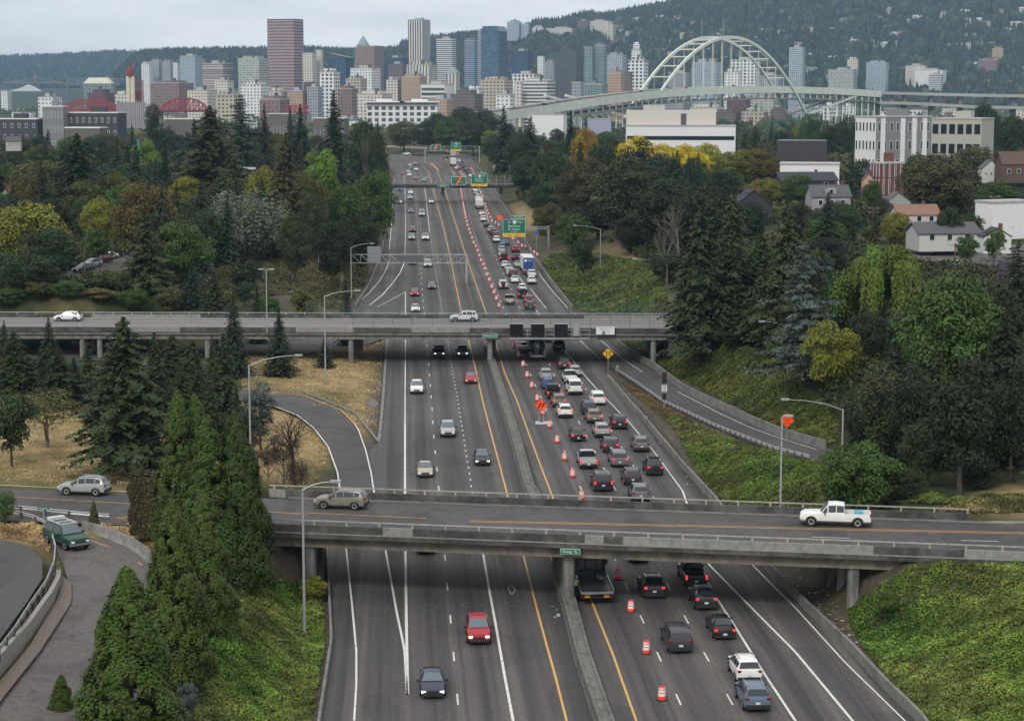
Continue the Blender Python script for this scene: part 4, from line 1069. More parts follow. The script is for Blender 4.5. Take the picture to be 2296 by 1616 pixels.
for _ in range(130):
 t=rl.random();i=rl.randrange(len(RB)-1)
 px,py=RB[i][0]+(RB[i+1][0]-RB[i][0])*t+rl.uniform(14,70),RB[i][1]+(RB[i+1][1]-RB[i][1])*t+rl.uniform(-18,10)
 q=gpx(px,py,1);s=rl.uniform(.06,.22);a=rl.random()*3
 (b if rl.random()<.6 else b2).add([(q[0]+s*math.cos(a+k*1.57)*(1+.5*(k%2)),q[1]+s*math.sin(a+k*1.57),q[2]+.04+.05*rl.random()) for k in range(4)],[(0,1,2,3)])
for px,py in[(1500,1000),(1540,1080),(1600,1120),(1420,880),(1470,930),(1450,900),(1560,940),(1596,962),(1640,985),(1700,1000),(1255,1380),(1330,1500),(150,1400),(90,1455),(163,1365),(200,1205),(1905,1285),(1960,1500),(2040,1560)]:
 for _ in range(5):
  q=gpx(px+rl.uniform(-25,25),py+rl.uniform(-14,14),1);s=rl.uniform(.05,.2);a=rl.random()*3;z=max(q[2],RZ(q[1]) if XL(q[1])<q[0]<XR(q[1]) else-9)+.05
  (b if rl.random()<.6 else b2).add([(q[0]+s*math.cos(a+k*1.57),q[1]+s*math.sin(a+k*1.57),z+.03*rl.random()) for k in range(4)],[(0,1,2,3)])
b.build("litter",LIT,kind="stuff",label="pale scraps of litter along the verges")
b2.build("litter",LITB,kind="stuff",label="brown cardboard scraps and leaves along the verges")
# ================================================================= VEHICLES
PAINT=mat("car_paint",(1,1,1),.28,.0,objcol=True,spec=.6)
GLASS=mat("car_glass",(.018,.024,.03),.06,spec=.8)
GLASSF=mat("windscreen_glass",(.10,.13,.15),.08,spec=.9)
TYRE=mat("tyre_rubber",(.012,.012,.012),.8);RIM=mat("alloy_rim",(.4,.4,.41),.35,.7)
TRIM=mat("dark_trim",(.018,.018,.02),.55);CHROME=mat("chrome_trim",(.5,.5,.5),.25,.8)
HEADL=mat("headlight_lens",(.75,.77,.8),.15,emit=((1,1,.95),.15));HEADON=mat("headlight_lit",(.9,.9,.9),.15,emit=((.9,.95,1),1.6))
TAIL=mat("tail_light_lens",(.22,.005,.008),.25);TAILON=mat("brake_light_lit",(.7,.01,.01),.25,emit=((1,.03,.02),1.5))
PLATE=mat("licence_plate",(.6,.62,.62),.5)
def car_meshes(kind):
 """profile stations: y, half width, belt z, roof half width, top z ; floor z"""
 S=dict(sedan=([(-2.35,.78,.80,.74,.86),(-2.28,.88,.92,.80,.98),(-1.70,.90,.96,.72,1.06),(-.95,.91,.94,.58,1.40),(-.3,.91,.92,.59,1.45),(.35,.91,.90,.60,1.42),(1.15,.91,.86,.82,.97),(1.95,.89,.76,.78,.86),(2.32,.82,.58,.72,.72),(2.40,.70,.45,.62,.52)],.22,(2,3),(5,6),(3,5)),suv=([(-2.30,.84,.95,.78,1.0),(-2.23,.93,1.14,.80,1.20),(-1.88,.95,1.17,.66,1.60),(-1.35,.95,1.14,.68,1.71),(-.4,.95,1.10,.69,1.74),(.3,.95,1.06,.68,1.67),(1.18,.94,1.05,.82,1.13),(1.95,.93,.98,.82,1.06),(2.26,.87,.75,.78,.90),(2.36,.76,.5,.70,.58)],.30,(1,2),(5,6),(2,5)),hatch=([(-2.1,.80,.9,.74,.94),(-2.04,.88,1.0,.78,1.04),(-1.55,.89,1.0,.60,1.42),(-1.2,.90,.98,.61,1.48),(-.3,.90,.95,.62,1.52),(.35,.90,.93,.62,1.49),(1.1,.89,.9,.80,.98),(1.8,.87,.8,.76,.88),(2.12,.80,.6,.7,.72),(2.2,.7,.46,.6,.52)],.25,(1,2),(5,6),(2,5)),minivan=([(-2.55,.86,.98,.80,1.02),(-2.5,.96,1.1,.84,1.16),(-2.3,.98,1.12,.74,1.62),(-2.0,.98,1.12,.74,1.74),(-.5,.98,1.06,.75,1.78),(.6,.98,1.0,.74,1.70),(1.5,.96,.95,.84,1.02),(2.15,.93,.82,.80,.9),(2.5,.86,.62,.76,.72),(2.58,.76,.48,.66,.54)],.26,(1,2),(5,6),(2,5)),bigsuv=([(-2.55,.90,1.05,.84,1.1),(-2.5,1.0,1.18,.86,1.24),(-2.34,1.01,1.2,.74,1.74),(-2.1,1.01,1.2,.74,1.85),(-.5,1.01,1.16,.75,1.89),(.5,1.01,1.14,.75,1.86),(1.15,1.0,1.12,.9,1.19),(2.25,.99,1.06,.9,1.14),(2.52,.95,.8,.88,1.0),(2.6,.86,.58,.8,.66)],.36,(1,2),(5,6),(2,5)),van=([(-2.75,.92,1.1,.86,1.16),(-2.7,1.0,1.3,.90,1.36),(-2.55,1.01,1.35,.82,2.0),(-2.2,1.01,1.3,.82,2.1),(-.5,1.01,1.25,.83,2.12),(.9,1.01,1.2,.82,2.06),(1.65,1.0,1.15,.88,1.22),(2.35,.98,1.0,.84,1.1),(2.65,.92,.75,.8,.86),(2.72,.82,.55,.7,.6)],.32,(1,2),(5,6),(2,5)),pickup=([(-2.85,.92,.98,.9,1.02),(-2.80,.98,1.1,.96,1.12),(-.75,.99,1.1,.97,1.13),(-.72,.99,1.12,.74,1.80),(-.1,.99,1.12,.75,1.87),(.55,.99,1.1,.75,1.83),(1.15,.98,1.08,.88,1.15),(2.4,.97,1.02,.88,1.1),(2.72,.93,.78,.86,.94),(2.8,.84,.56,.78,.62)],.38,(2,3),(5,6),(3,5)))
 st,zb,rw,ws,side=S[kind]
 n=len(st);ring=[]
 for(y,w,zbelt,wr,zt) in st:
  ring.append([(0,zb),(.78*w,zb),(.97*w,zb+.12),(1.0*w,zb+(zbelt-zb)*.55),(.955*w,zbelt),(wr,zt-.045),(wr*.62,zt-.004),(0,zt)])
 K=8;full=14
 def loop(i):
  r=ring[i];y=st[i][0]
  return[(x,y,z) for x,z in r]+[(-x,y,z) for x,z in r[-2:0:-1]]
 b=MB();vs=[]
 for i in range(n):vs+=loop(i)
 fs=[]
 for i in range(n-1):
  for k in range(full):fs.append((i*full+k,i*full+(k+1)%full,(i+1)*full+(k+1)%full,(i+1)*full+k))
 fs=[tuple(reversed(f)) for f in fs]
 fs+=[tuple(range(full)),tuple(range(n*full-1,(n-1)*full-1,-1))]
 if kind=='pickup':
  fs=[f for f in fs if not(all(st[v//full][0]<-.7 and st[v//full][0]>-2.83 for v in f) and all(5<=v%full<=9 for v in f))]
 b.add(vs,fs)
 if kind=='pickup':
  b.box(-.82,.82,-2.72,-.8,.62,.66).box(-.88,-.80,-2.72,-.8,.62,1.1).box(.80,.88,-2.72,-.8,.62,1.1).box(-.88,.88,-2.80,-2.72,.62,1.1).box(-.85,.85,-.8,-.74,.62,1.12)
 body=b.mesh("body",PAINT,smooth=False)
 for p in body.polygons:p.use_smooth=len(p.vertices)==4 and abs(p.normal.z)<.999
 try:body.set_sharp_from_angle(angle=math.radians(32))
 except Exception:pass
 def off(quad,sx,m=.010,top=.06,sidem=.07):
  q=[Vector(v) for v in quad];nrm=(q[1]-q[0]).cross(q[3]-q[0]).normalized()
  c=sum(q,Vector())/4
  if nrm.dot(c-Vector((0,c.y*.6,.7)))<0:nrm=-nrm
  def bl(u,v):return(q[0]*(1-u)+q[1]*u)*(1-v)+(q[3]*(1-u)+q[2]*u)*v
  return[bl(u,v)+nrm*m for u,v in((sidem,top),(1-sidem,top),(1-sidem,1-top),(sidem,1-top))]
 def V(i,k,sgn=1):x,z=ring[i][k];return(sgn*x,st[i][0],z)
 parts=[("body",body,(1,1,1),[])]
 def glass(name,i0,i1,m):
  g=MB()
  a,c=ring[i0],ring[i1]
  lo,hi=(i0,i1) if a[7][1]<c[7][1] else(i1,i0)
  q=[(-ring[lo][5][0]*.96,st[lo][0],ring[lo][5][1]+.03),(ring[lo][5][0]*.96,st[lo][0],ring[lo][5][1]+.03),(ring[hi][5][0]*.93,st[hi][0],ring[hi][5][1]+.02),(-ring[hi][5][0]*.93,st[hi][0],ring[hi][5][1]+.02)]
  s=1 if st[lo][0]>st[hi][0] else-1
  o=Vector((0,s*.03,.03));q=[Vector(v)+o for v in q]
  mid0,mid1=(q[0]+q[1])/2+Vector((0,s*.012,.02)),(q[2]+q[3])/2+Vector((0,s*.012,.02))
  d=q[3]-q[0];q[0]+=d*.05;q[1]+=(q[2]-q[1])*.05;mid0+=d*.05
  g.add([q[0],mid0,mid1,q[3],q[1],q[2]],[(0,1,2,3),(1,4,5,2)] if s>0 else[(3,2,1,0),(2,5,4,1)])
  parts.append((name,g.mesh(name,m),None,[]))
 glass("windshield",ws[0],ws[1],GLASSF)
 glass("rear_window",rw[0],rw[1],GLASS)
 for sgn in(1,-1):
  g=MB()
  for i in range(side[0],side[1]):
   q=[V(i,4,sgn),V(i+1,4,sgn),V(i+1,5,sgn),V(i,5,sgn)]
   q=off(q,sgn,.012,.12,.05);g.add(q,[(0,1,2,3) if sgn<0 else(3,2,1,0)])
  i=ws[0];q=[V(i,4,sgn),V(i+1,4,sgn),V(i,5,sgn)]
  q=[Vector(v) for v in q];c=sum(q,Vector())/3;q=[c+(v-c)*.7+Vector((sgn*.02,0,.01)) for v in q]
  g.add(q,[(0,1,2)])
  parts.append(("side_window",g.mesh("side_window",GLASS),None,[]))
 ya,yb=st[0][0],st[-1][0];W_=st[3][1]
 R={'sedan':.33,'hatch':.33,'minivan':.35,'suv':.385}.get(kind,.40)
 fy_,ry_=yb-.93,ya+(.88 if kind!='pickup' else 1.05)
 wh=MB().lathe([(R*.6,-.11),(R*.96,-.115),(R,-.08),(R,.08),(R*.96,.115),(R*.6,.11)],n=16).mesh("wheel",TYRE)
 rim=MB().lathe([(R*.62,-.08),(R*.62,.118),(R*.5,.122),(.05,.09)],n=10).mesh("rim",RIM)
 arch=MB()
 for sgn in(1,-1):
  for yy in(fy_,ry_):
   n_=12;vs=[(sgn*(W_*.99+.006),yy+math.cos(math.pi*k/n_)*(R+.07),R+math.sin(math.pi*k/n_)*(R+.07)) for k in range(n_+1)]
   vs+=[(sgn*(W_*.99+.006),yy+R+.07,zb+.02),(sgn*(W_*.99+.006),yy-R-.07,zb+.02)]
   vs=vs[:-1] if False else vs
   arch.add([vs[0]]+vs[1:n_+1]+[(sgn*(W_*.99+.006),yy-R-.07,zb),(sgn*(W_*.99+.006),yy+R+.07,zb)],[tuple(range(n_+3)) if sgn<0 else tuple(reversed(range(n_+3)))])
 parts.append(("wheel_arch",arch.mesh("wheel_arch",TRIM),None,[]))
 tc=MB()
 tc.box(-W_*.92,W_*.92,ya-.035,ya+.12,zb,zb+(.30 if kind not in('sedan','hatch','minivan') else.16));parts.append(("rear_bumper",tc.mesh("rear_bumper",TRIM),None,[]))
 fb=MB();fb.box(-W_*.86,W_*.86,yb-.1,yb+.03,zb,zb+.18);fb.box(-W_*.45,W_*.45,yb-.12,yb+.02,zb+.22,zb+.40);parts.append(("grille",fb.mesh("grille",TRIM),None,[]))
 zh=st[-2][2]+.02
 for sgn in(1,-1):
  h=MB();h.box(min(sgn*.50,sgn*.80),max(sgn*.50,sgn*.80),yb-.22,yb-.02,zh-.13,zh+.03)
  parts.append(("headlight",h.mesh("headlight",HEADL),None,[]))
  zt=st[1][2]
  h=MB()
  if kind in('bigsuv','van','pickup'):h.box(min(sgn*W_*.80,sgn*W_*.97),max(sgn*W_*.80,sgn*W_*.97),ya-.02,ya+.12,zt-.33,zt+.03)
  else:h.box(min(sgn*W_*.66,sgn*W_*.93),max(sgn*W_*.66,sgn*W_*.93),ya-.02,ya+.16,zt-.20,zt-.03)
  parts.append(("tail_light",h.mesh("tail_light",TAIL),None,[]))
  q=MB();ym=st[ws[1]][0]-.35;q.box(min(sgn*(W_+.02),sgn*(W_+.22)),max(sgn*(W_+.02),sgn*(W_+.22)),ym-.06,ym+.05,st[5][2]-.02,st[5][2]+.14);q.box(min(sgn*(W_-.1),sgn*(W_+.03)),max(sgn*(W_-.1),sgn*(W_+.03)),ym-.02,ym+.03,st[5][2],st[5][2]+.05)
  parts.append(("mirror",q.mesh("mirror",TRIM),None,[]))
 pl=MB();zp=st[1][2]-.42 if kind!='pickup' else zb+.25
 pl.box(-.16,.16,ya-.05,ya-.036,zp-.08,zp+.08);parts.append(("licence_plate",pl.mesh("licence_plate",PLATE),None,[]))
 if kind in('suv','bigsuv'):
  rr=MB()
  for sgn in(1,-1):rr.bar((sgn*.60,st[3][0],st[3][4]+.04),(sgn*.62,st[5][0]-.05,st[5][4]+.06),.05,.05)
  parts.append(("roof_rail",rr.mesh("roof_rail",CHROME),None,[]))
 return dict(parts=parts,wheel=wh,rim=rim,wpos=[(W_-.10,fy_,R),(-W_+.10,fy_,R),(W_-.10,ry_,R),(-W_+.10,ry_,R)])
CM={}
CN=dict(white=(.72,.72,.70),black=(.012,.012,.014),dark=(.035,.036,.042),grey=(.13,.13,.135),silver=(.36,.38,.39),blue=(.03,.09,.24),bluegrey=(.10,.14,.20),red=(.34,.012,.015),maroon=(.12,.012,.022),beige=(.40,.35,.28),brown=(.16,.14,.11),green=(.012,.06,.045),silvergreen=(.30,.33,.30),navy=(.03,.035,.06),palegreen=(.3,.42,.38),bronze=(.20,.18,.14),tan=(.30,.22,.15))
def car(kind,color,pos,yaw,label,detail=2,lit=0,head=0,group=None,scale=1.0,cat=None):
 """yaw 0 = nose away from the camera (rear visible)"""
 if kind not in CM:CM[kind]=car_meshes(kind)
 T=CM[kind]
 nm={'suv':'suv','bigsuv':'suv','sedan':'sedan_car','hatch':'hatchback_car','minivan':'minivan','van':'van','pickup':'pickup_truck'}[kind]
 g=empty(nm,pos,yaw,label=label,cat=cat or{'suv':'car','bigsuv':'car','sedan':'car','hatch':'car','minivan':'car','van':'van','pickup':'pickup'}[kind],group=group)
 g.scale=(scale,)*3
 skip=() if detail==2 else('mirror','licence_plate','roof_rail','wheel_arch')
 for pn,me,c,_ in T['parts']:
  if pn in skip:continue
  o=link(pn,me,g,color=CN[color] if isinstance(color,str) else color)
  if pn=='tail_light' and lit:
   o.material_slots[0].link='OBJECT';o.material_slots[0].material=TAILON
  if pn=='headlight' and head:
   o.material_slots[0].link='OBJECT';o.material_slots[0].material=HEADON
 for i,(x,y,z) in enumerate(T['wpos']):
  w=link("wheel",T['wheel'],g,loc=(x,y,z));w.rotation_euler=(0,math.pi/2 if x>0 else-math.pi/2,0)
  if detail==2:link("rim",T['rim'],w)
 return g
def road_yaw(Y,right):
 w=yRw if right else yLw
 Yc=max(Y,150);x0,x1=xof(w,Yc-4),xof(w,Yc+12)
 return math.atan2(-(x1-x0),16)
def lane_car(kind,color,px,py,label,right=True,lit=0,head=0,off=0.0,dy=None,**k):
 """px,py: bottom centre of the face turned to the camera"""
 if kind not in CM:CM[kind]=car_meshes(kind)
 x,y,z=PR(px,py)
 hl={'sedan':2.35,'suv':2.3,'hatch':2.1,'minivan':2.55,'bigsuv':2.55,'van':2.7,'pickup':2.8}[kind]
 ya=road_yaw(y,right)+off;yy=y+hl*.93
 x+=-math.sin(ya)*hl*.93
 det=2 if y<480 else 1
 return car(kind,color,(x,yy,RZ(yy)),ya if right else ya+math.pi,label,det,lit,head,**k)
R_=[('suv','bluegrey',1698.5,1597,0,"blue grey suv nearest the camera in the right traffic queue"),('suv','white',1680,1534,0,"white suv with dark sunroof right behind the blue grey suv"),('sedan','black',1625,1434,1,"black sedan with one brake light on, below the near overpass"),('minivan','dark',1526,1465,0,"dark brown minivan with glossy roof between two drums and the black sedan"),('suv','black',1583,1369,1,"black suv braking in the shade of the near overpass"),('pickup','dark',1561,1317,1,"dark grey pickup with open black bed under the near overpass"),('suv','black',1467,1343,1,"black suv beside the tow truck under the near overpass"),('sedan','black',1433,1262,0,"dark car almost hidden behind the near overpass girder"),('suv','grey',1437,1126,0,"dark grey suv just behind the near overpass railing"),('bigsuv','black',1353,1103,1,"large black suv with tall red tail lights beside the last drums"),('suv','dark',1419,1089,0,"black sloping suv right of the large black suv"),('suv','black',1469,1067,1,"black suv with spare wheel and roof basket in the outer lane"),('minivan','grey',1390,1048,1,"grey minivan in the middle of the queue"),('pickup','silver',1320,1052,1,"silver grey pickup with tow mirrors in the inner queue lane"),('suv','grey',1439,1014,0,"grey suv in the outer lane behind the spare wheel suv"),('suv','dark',1370,1016,1,"dark blue suv braking in the middle queue lane"),('sedan','black',1297,990,1,"black sedan with dull red lamps right of the drums"),('suv','silvergreen',1351,982,1,"greenish grey suv braking in the middle queue lane"),('suv','black',1390,963,1,"black suv alone by the outer white line"),('suv','brown',1333,950,1,"brownish grey suv with orange tail lamps"),('suv','navy',1322,930,0,"navy suv tucked behind the brownish grey suv"),('suv','white',1268,938,1,"white suv beside the orange lane shift sign"),('minivan','white',1342,909,1,"white minivan by the outer white line behind the cargo van"),('suv','brown',1255,914,1,"black brown suv between the black pickup and white suv"),('pickup','black',1243,895,1,"black pickup with bright red lamps left of the white cargo van"),('van','white',1290,886,0,"big white cargo van with rounded roof in the queue"),('pickup','white',1281,862,0,"white pickup in front of the white cargo van"),('hatch','blue',1230,873,0,"bright blue hatchback in front of the black pickup"),('suv','silvergreen',1225,854,0,"greenish silver suv in front of the blue hatchback"),('suv','silver',1290,847,0,"silver suv with blue reflections just past the far overpass"),('suv','dark',1266,829,1,"dark suv with red lamps at the edge of the far overpass shade"),('bigsuv','black',1254,788,0,"large black suv in the shade right of the tanker"),('sedan','black',1233,768,0,"dark car mostly hidden behind the lane signal boards"),('sedan','white',1178,789,0,"white car squeezed left of the tanker lorry"),('suv','black',1189,696,1,"black suv braking right behind the far overpass"),('suv','maroon',1187,683,1,"dark red suv braking behind the far overpass"),('pickup','beige',1143,684,0,"beige pickup behind the far overpass fence"),('pickup','black',1173,670,1,"black pickup behind the white hatchback"),('hatch','white',1172,654,0,"white hatchback in front of the black pickup"),('suv','white',1192.7,638,0,"white suv behind the box trailer lorry"),('suv','white',1193.5,623,0,"second white suv directly behind the box trailer"),('sedan','white',1154.9,635,0,"white sedan right of the white off roader"),('suv','maroon',1151,622,0,"maroon suv behind the white sedan by the lorry"),('sedan','white',1145,617.5,0,"cream sedan in the inner queue lane by the lorry"),('sedan','silver',1141,609,0,"silver sedan in the inner queue lane by the lorry"),('hatch','white',1133,601,0,"white hatchback left of the lorry's cab"),('pickup','black',1131,587,1,"black pickup in the inner lane left of the lorry"),('sedan','silver',1126.4,577,1,"silver sedan with pinkish lamp in the inner lane"),('suv','black',1157.7,585,1,"black suv just in front of the lorry"),('suv','maroon',1156.7,567,1,"dark red suv in front of the black suv by the lorry"),('suv','silver',1125.5,568,0,"silver suv left of the green exit sign's foot"),('suv','dark',1126,560.5,0,"dark suv below the green exit sign"),('sedan','blue',1133.6,551,0,"blue sedan just below the green exit sign"),('suv','white',1114,544.5,0,"white suv left of the green exit sign"),('suv','maroon',1112.6,534,0,"dark maroon suv left of the green exit sign"),('suv','beige',1101,522,0,"cream suv left of the orange rectangular sign"),('sedan','navy',1092,509,0,"navy sedan in the far queue"),('suv','white',1084,497.5,0,"white suv in the far queue behind the navy sedan"),('sedan','white',1081,483.5,1,"white sedan with red lamps in the far queue"),('sedan','dark',1074,455,0,"dark sedan in front of the distant white van"),('suv','white',1072,446.5,0,"white suv third behind the distant overpass"),('suv','silver',1068,438,0,"silver suv second behind the distant overpass"),('suv','white',1066,430.5,0,"white suv first behind the distant overpass"),('sedan','white',1055.6,397,0,"white sedan beyond the distant overpass at the right"),('sedan','dark',1051,391,0,"dark sedan beyond the distant overpass at the right"),('suv','dark',1048.7,386,0,"dark suv beyond the distant overpass at the right"),('suv','beige',1034.8,395,0,"beige suv beyond the distant overpass, inner lane"),('sedan','tan',1032,389.5,0,"orange brown sedan beyond the distant overpass"),('suv','maroon',1029.6,384,0,"purple suv beyond the distant overpass"),('sedan','white',1024.4,380,0,"white sedan ahead of the purple suv far away"),('suv','navy',1038,375.5,0,"dark blue suv near the bend of the freeway"),('suv','grey',1029.6,373,0,"grey suv near the bend of the freeway"),('suv','blue',1035.7,368.5,0,"blue suv near the bend of the freeway"),('sedan','navy',1034,362,0,"navy sedan near the bend of the freeway"),('sedan','white',1062,408,0,"white sedan in the outer queue lane behind the distant overpass signs"),('suv','dark',1060,403,0,"dark suv in the outer queue lane behind the distant overpass signs"),('suv','silver',1041,400,0,"silver suv in the inner queue lane beyond the distant overpass"),('sedan','dark',1044,383,0,"dark sedan in the outer queue lane before the bend"),('suv','black',1041,379,0,"black suv in the outer queue lane before the bend"),('sedan','silver',1027,377,0,"silver sedan in the inner queue lane before the bend"),('suv','white',1030,364,0,"white suv beside the lorries at the bend"),('sedan','maroon',1027,360,0,"maroon sedan beside the farther lorry at the bend"),('suv','silver',1077,462,0,"silver suv just behind the small white box lorry"),('sedan','grey',1083,490,0,"grey sedan between two white cars in the far queue"),('suv','dark',1106,527,0,"dark suv between two cream cars in the far queue"),('sedan','silver',1162,600,0,"silver sedan left of the lorry's trailer"),('suv','dark',1002,356,0,"dark suv at the far bend left of the lorries")]
for k,c,px,py,lit,lb in R_:lane_car(k,c,px,py,lb,True,lit,group="vehicles queueing on the right carriageway")
L_=[('sedan','navy',970.5,1566,1,"dark navy sedan with lit headlights nearest the camera on the left carriageway"),('suv','red',1074,1446,1,"red suv coming out from under the near overpass"),('sedan','dark',957,1242,0,"dark car almost hidden under the near overpass on the left carriageway"),('sedan','beige',953.6,1071,0,"cream white sedan nearest the near overpass railing"),('hatch','dark',1082,1044,1,"dark grey hatchback with bright headlights in the inner lane"),('suv','silver',1004.6,981,0,"silver blue suv in the middle oncoming lane"),('suv','white',934.6,884,0,"white suv with dark roof rails in the outer oncoming lane"),('sedan','red',1056,861,0,"red sedan just out of the far overpass shade"),('pickup','black',985,803,1,"black pickup with lit headlights under the far overpass"),('suv','grey',1037.6,802,1,"grey suv with lit headlights under the far overpass"),('sedan','white',932,701,0,"white sedan behind the far overpass fence"),('hatch','red',929.6,665,0,"red hatchback above the far overpass on the oncoming side"),('sedan','grey',968,649,0,"dark grey sedan right of the red hatchback"),('suv','white',959,600,0,"white suv just under the sign gantry"),('sedan','black',924.6,594,0,"black car hidden behind the sign gantry's dark board"),('pickup','white',954,540,0,"white pickup with dark front beyond the gantry"),('suv','silvergreen',923,539,0,"greenish suv beyond the gantry, outer lane"),('suv','maroon',925,521,0,"dark red suv beyond the greenish suv"),('van','silver',946,486,0,"silver van in the middle oncoming lane far away"),('sedan','grey',921,478,0,"grey sedan far away in the outer oncoming lane"),('sedan','white',896,457,0,"white sedan at the left edge of the far carriageway"),('suv','white',967,457,0,"white suv by the yellow line far away"),('suv','silver',919.6,448,0,"silver suv following behind a white suv far away"),('suv','white',921,436.5,0,"white suv just before the distant overpass"),('hatch','blue',895.6,428,0,"blue hatchback just before the distant overpass"),('suv','tan',951,408,0,"brownish suv beyond the distant overpass fence"),('sedan','bluegrey',956,403,0,"light blue sedan beyond the distant overpass"),('sedan','grey',932,403,0,"dark grey sedan beyond the distant overpass"),('suv','white',918,396,0,"white suv beyond the distant overpass"),('suv','palegreen',916,388.5,0,"pale green suv beyond the distant overpass"),('sedan','red',902.6,392,0,"red sedan beyond the distant overpass"),('sedan','white',933,383,0,"white sedan with red stripe near the far bend"),('suv','dark',920.6,381.5,0,"dark green suv near the far bend"),('suv','silver',920,374,0,"silver suv at the far bend"),('suv','grey',931,371,0,"dark grey suv at the far bend")]
for k,c,px,py,hd,lb in L_:lane_car(k,c,px,py,lb,False,0,hd,group="vehicles coming along the left carriageway")
for k,c,px,py,lb in(('sedan','white',912,345,"white car at the very end of the freeway"),('suv','dark',932,347,"first dark car at the end of the freeway"),('suv','maroon',942,347.5,"second dark car at the end of the freeway"),('sedan','dark',950,348,"third dark car at the end of the freeway")):
 x,y,z=P(px,py,5.6);car(k,c,(x,y,5.05),1.2,lb,1)
b=MB();pts=[PD(1090,372,1080),PD(1030,352,1190),PD(980,345,1290),PD(900,343,1330),PD(800,342,1360)]
fa=[(q[0],q[1]-14,4.95) for q in pts];fb_=[(q[0],q[1]+26,4.95) for q in pts]
ribbon("freeway",fa,fb_,ASPH2,.06,kind="structure",label="far end of the freeway bending out of sight to the left")
barrier("concrete_barrier",[(q[0],q[1]-15,5.0) for q in pts[1:]],[(-.3,0),(.3,0),(.3,1.4),(-.3,1.4)],mat("pale_wall",(.34,.27,.20),.8),"pale low wall in front of the far end of the freeway")
def side_car(kind,color,px,py,z,yaw,lb,detail=2,**k):
 x,y,_=P(px,py,z);return car(kind,color,(x,y,z),yaw,lb,detail,**k)
gy=math.atan2(gdir.y,gdir.x)
side_car('suv','silvergreen',190,1107,5.6,math.pi/2+gy,"silver green suv driving left on the street behind the firs")
side_car('suv','bronze',766,1138,5.6,math.pi/2+gy,"bronze suv driving left on the near overpass")
side_car('hatch','white',153,719,5.21,math.pi/2,"white boxy car on the left part of the far overpass",scale=1.05)
side_car('suv',(.55,.58,.58),1041,720,5.21,math.pi/2,"silver white car behind the green fence on the far overpass")
g=side_car('bigsuv','green',150,1222,5.16,math.radians(180+38),"dark green wagon with white roof rack rounding the cracked ramp",scale=1.0)
b=MB()
for yy in(-1.6,-.6,.4):b.box(-.75,.75,yy,yy+.07,1.93,2.0)
for xx in(-.72,.70):b.box(xx,xx+.05,-2.1,.6,1.93,2.0)
b.box(-.7,.7,-2.2,-1.7,2.0,2.14);b.build("roof_rack",mat("white_roof_load",(.6,.62,.62),.5),g)
MB().box(-1.0,1.0,2.58,2.72,.5,.66).build("front_bumper",CHROME,g)
g=side_car('pickup','white',1872,1176,5.6,math.pi/2+gy,"white single cab pickup driving left on the near overpass",scale=1.08)
o=link("bed_load",MB().box(-.5,.5,-2.2,-1.5,.67,1.2).mesh("bed_load",mat("blue_tarp",(.1,.35,.5),.6)),g)
x,y,z=P(1475,1178,0);car('van','white',(x,y,0),road_yaw(y,True),"white van whose roof shows over the near overpass parapet",2)
for k,c,px,py,yw,lb in(('suv','navy',187,611,2.6,"dark blue car nearest on the side street at the left"),('suv','silver',206,599,2.6,"silver car second on the side street"),('sedan','maroon',229,588,2.6,"dark car third on the side street"),('sedan','white',243,580,2.6,"white car last on the side street")):
 side_car(k,c,px,py,STREETL_Z+.01,yw,lb,group="cars parked along the left side street")
x,y,z=gpx(124,637);car('sedan','white',(x,y,z+.05),2.2,"white car half hidden under the dark tree at the left",2)
for k,c,px,py,yw,lb in(('sedan','white',2094,560,1.45,"white sedan parked before the white house"),('sedan','blue',2122,568,1.6,"blue car parked behind the white sedan"),('minivan','tan',2153,560,1.57,"tan minivan parked in the yard at the right"),('hatch','white',2141,599,.3,"small white car at the front of the yard")):
 side_car(k,c,px,py,YARD_Z+.01,yw,lb,group="cars parked by the white house")
x,y,z=P(195,785,.9);car('sedan','dark',(x,y,z+.6),-1.57,"dark car glimpsed under the far overpass at the left",1)
for o in[q for q in COL.objects if q.get("label","").startswith("black suv with spare wheel")]:
 w=link("spare_wheel",MB().lathe([(.34,0),(.36,.1),(.3,.2),(.12,.2)],n=14).mesh("spare_wheel",TYRE),o,loc=(.05,-2.28,.95));w.rotation_euler=(math.pi/2,0,0)
 b=MB()
 for yy in(-1.4,-.8,-.2):b.box(-.55,.55,yy,yy+.06,1.78,1.86)
 for xx in(-.58,.55):b.box(xx,xx+.04,-1.5,0,1.86,1.98)
 b.build("roof_basket",BLACKP,o)
